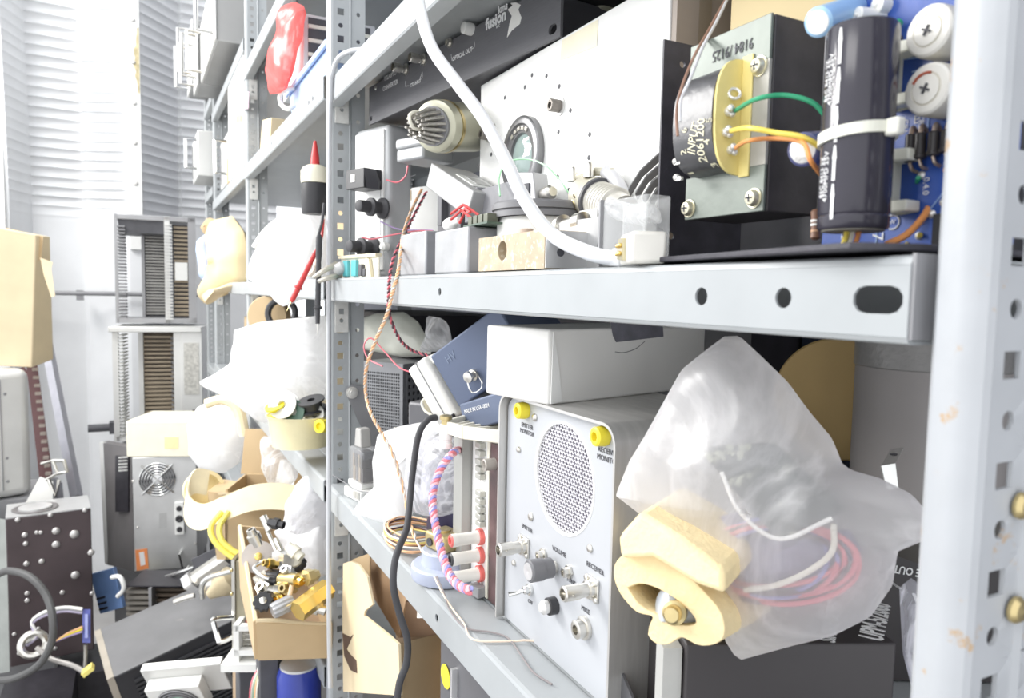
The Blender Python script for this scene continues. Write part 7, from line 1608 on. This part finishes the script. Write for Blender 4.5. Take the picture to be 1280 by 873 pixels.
for k in range(16): mb.bx(.05, L+.24, -.006, .002, -.04-k*.0125, -.034-k*.0125)
finish('side_ribs', mb, pm('rib_black', (.05, .05, .055), .4, .1), t)
p = mt @ V((L*.45, .14, .002)); mb = MB(); mb.tube([PD(218, 753, 1.98), PD(232, 748, 1.98), PD(243, 745, 1.98)], .007, 8, 4); solo('metal_fitting', mb, NICKEL, 'small metal fitting lying on top of the long black chassis', 'fitting')
# clamps and handles lying over it
t = thing('clamp_bar', 'heavy chrome clamp bar lying over the back of the long chassis', 'clamp', PD(258, 712, 1.9))
a, b = PD(236, 730, 2.02), PD(284, 697, 2.02); d_ = (b-a)
mb = MB(); mb.cyl(a, b, .022, n=8); finish('bar', mb, NICKEL, t); mb = MB(); mb.cyl(a-d_*.02, a+d_*.16, .030, n=6); finish('jaw', mb, ALU, t)
mb = MB(); mb.tube([PD(253, 748, 1.76), PD(253, 732, 1.75), PD(262, 722, 1.74), PD(290, 714, 1.72)], .007, 8, 4); finish('bent_rod', mb, CHROME, t)
t = thing('tan_valve', 'tan bodied valve lying beside the clamp bar', 'valve', PD(276, 732, 1.8))
mb = MB(); mb.lathe(PD(270, 738, 1.8), ray(292, 722)-ray(270, 738), [(.012, -.02), (.02, 0), (.03, .02), (.033, .05), (.02, .06)], n=20); finish('body', mb, pm('valve_tan', (.62, .52, .34), .4, .2), t)
mb = MB(); mb.cyl(PD(255, 734, 1.82), PD(270, 730, 1.8), .014, n=14); finish('stem', mb, NICKEL, t)
mb = MB(); mb.prism([PD(x, y, 2.2) for x, y in ((238, 700), (268, 686), (276, 706), (246, 720))], (-.05, .08, 0)); solo('dark_wedge', mb, DGREY, 'dark block behind the chrome clamp bar', 'block', bevel=.002)
# fan unit at the bottom edge
t, W_ = facing('white_fan_unit', 'white square fan unit with a green hub lying at the foot of the long chassis', 'fan', (196, 892), (262, 886), 1.66, 1.66, up=(.45, -.3, 1))
mb = P3(t); mb.bx(-.01, W_+.05, .03, .05, .02, .115); finish('grey_plate', mb, RACKL, t, bevel=.002)
mb = P3(t); mb.bx(0, W_, 0, .03, 0, .085); finish('frame', mb, WHITEP, t, bevel=.002)
c = t.matrix_world @ V((W_*.52, -.001, .035)); fnn = -V([t.matrix_world[i][1] for i in range(3)])
mb = MB(); mb.lathe(c, fnn, [(.046, 0), (0, .0004)], n=36, close=False); finish('opening', mb, DGREY, t)
for r_ in (.045, .037, .029): mb = MB(); mb.torus(c+fnn*.003, fnn, r_, .0018, 36, 6); finish('grille_ring', mb, MGREY, t)
mb = MB(); mb.lathe(c, fnn, [(.022, .001), (.022, .005), (0, .006)], n=24, close=False); finish('hub', mb, pm('hub_green', (.50, .72, .62), .4), t)
# tall kraft carton top left and the gear under it
t, W_ = facing('tall_kraft_carton', 'tall worn brown carton with an open flap at the far left', 'carton', (-40, 460), (40, 460), 2.5, 2.5)
H_ = PD(40, 290, 2.55).z-PD(40, 462, 2.55).z
mb = P3(t); mb.hexa([V((0, 0, .012)), V((W_, 0, -.0)), V((W_+.03, .10, .02)), V((0, .16, .02)), V((0, 0, H_+.02)), V((W_+.025, 0, H_-.02)), V((W_+.03, .10, H_-.02)), V((0, .16, H_+.02))]); finish('body', mb, CARDL, t, bevel=.004)
mb = MB(); mb.prism([PD(x, y, 2.535) for x, y in ((8, 285), (54, 296), (52, 322), (46, 330), (12, 314))], ray(30, 300)*.003); finish('top_flap', mb, CARD, t)
mb = MB(); mb.prism([PD(x, y, 2.50) for x, y in ((50, 322), (66, 328), (64, 336), (69, 370), (64, 372), (55, 345))], ray(60, 340)*.004); finish('torn_flap', mb, CARDL, t)
t, W_ = facing('white_cabinet', 'white metal cabinet with rounded shoulder at the far left below the tall carton', 'cabinet', (-40, 632), (42, 618), 2.4, 2.5)
mb = P3(t); mb.bx(0, W_, 0, .12, 0, .44); finish('body', mb, RACKL, t, bevel=.03, seg=5)
mb = P3(t); mb.bx(W_*.52, W_*.535, -.003, .0, .03, .41); finish('seam', mb, MGREY, t)
for z in (.06, .14, .36): mb = P3(t); screw(mb, (W_*.6, 0, z), (0, -1, 0), .005); finish('screw', mb, MGREY, t)
mb = MB(); mb.bx(-2.15, -1.86, -.86, -.54, FLOOR, min(PD(-40, 632, 2.4).z, PZ(42, 618, PD(-40, 632, 2.4).z).z)-.003); solo('base_cabinet', mb, MGREY, 'grey cabinet base behind the riveted chassis at the far left', 'cabinet')
t = thing('maroon_rack', 'maroon panel with a toothed rail leaning beside the white cabinet', 'panel', PD(52, 600, 2.7))
mb = MB(); mb.prism([PD(x, y, 2.7) for x, y in ((33, 458), (46, 452), (66, 596), (50, 606))], ray(50, 520)*.05); finish('panel', mb, pm('maroon', (.20, .10, .10), .5, .1), t)
for k in range(14): p = PD(44+k*1.25, 462+k*10, 2.69); mb = MB(); mb.box(p, (.02, .018, .010)); finish('tooth', mb, pm('tooth_tan', (.62, .54, .48), .5), t)
mb = MB(); mb.prism([PD(x, y, 2.72) for x, y in ((10, 468), (30, 458), (38, 470), (16, 474))], ray(20, 465)*.03); solo('maroon_strip', mb, _mats['maroon'], 'maroon strip lying on top of the white cabinet', 'strip')
mb = MB(); a, b = PD(57, 422, 3.1), PD(96, 622, 2.75); mb.cyl(a, b, .022, n=4); solo('leaning_bar', mb, pm('bar_grey', (.42, .42, .46), .4, .4), 'grey metal bar leaning against the white wall right of the maroon panel', 'bar')
t = thing('metal_bracket_frame', 'bent metal bracket frame standing on the riveted chassis', 'bracket', PD(70, 612, 2.4))
for pts in (((52, 580), (66, 576), (72, 592), (58, 600)), ((72, 592), (84, 590), (80, 576), (66, 576)), ((60, 598), (70, 620), (74, 600))):
    mb = MB(); mb.tube([PD(x, y, 2.4) for x, y in pts], .006, 6, 0); finish('strap', mb, NICKEL, t)
mb = MB(); mb.prism([PD(x, y, 2.4) for x, y in ((66, 598), (78, 604), (80, 626), (70, 626))], ray(72, 610)*.03); finish('block', mb, DGREY, t)
mb = MB(); mb.prism([PD(x, y, 2.45) for x, y in ((30, 632), (50, 596), (66, 602), (66, 632))], ray(50, 610)*.02); solo('white_sheet', mb, PAPER, 'white sheet standing behind the bracket frame on the riveted chassis', 'sheet')
mb = MB(); mb.bx(-1.66, -1.45, -.50, -.30, FLOOR, PD(60, 835, 2.25).z-.02); solo('riveted_base', mb, BLACK, 'black box standing under the riveted chassis', 'box')
# supports at the floor
mb = MB(); mb.bx(-2.5, -2.14, -.36, -.02, FLOOR, PD(150, 556, 3.0).z-.004); solo('grey_cabinet', mb, RACKG, 'tall grey cabinet carrying the two card cages', 'cabinet')
mb = MB(); q = PD(60, 860, 2.05); mb.bx(-1.45, -1.15, -.62, -.44, FLOOR, q.z-.03); solo('black_lower_box', mb, BLACK, 'black box on the floor in front of the riveted chassis', 'box')
mb = MB(); mb.bx(-1.34, -1.08, -.20, -.05, FLOOR, -1.30); solo('black_floor_box', mb, BLACK, 'black box on the floor behind the long chassis', 'box')
mb = MB(); mb.prism([PD(x, y, 2.3) for x, y in ((-40, 640), (8, 650), (12, 840), (-40, 850))], ray(0, 740)*.1); solo('green_grey_cabinet', mb, pm('cab_green', (.36, .38, .36), .5), 'grey green cabinet side at the far left edge', 'cabinet')
# grey power cable down the front of the perforated post
mb = MB(); mb.tube([PD(452, 62, .955), PD(438, 64, .965), PD(424, 72, .985), PD(416, 90, 1.0), PD(413, 120, 1.01), PD(411.5, 250, 1.03), PD(411, 400, 1.03), PD(411, 600, 1.03), PD(411, 760, 1.03), PD(413, 860, 1.03)], .0034, 10, 8); solo('grey_post_cable', mb, pm('cable_pale', (.50, .51, .53), .4), 'grey cable running down the front of the perforated post', 'cable')
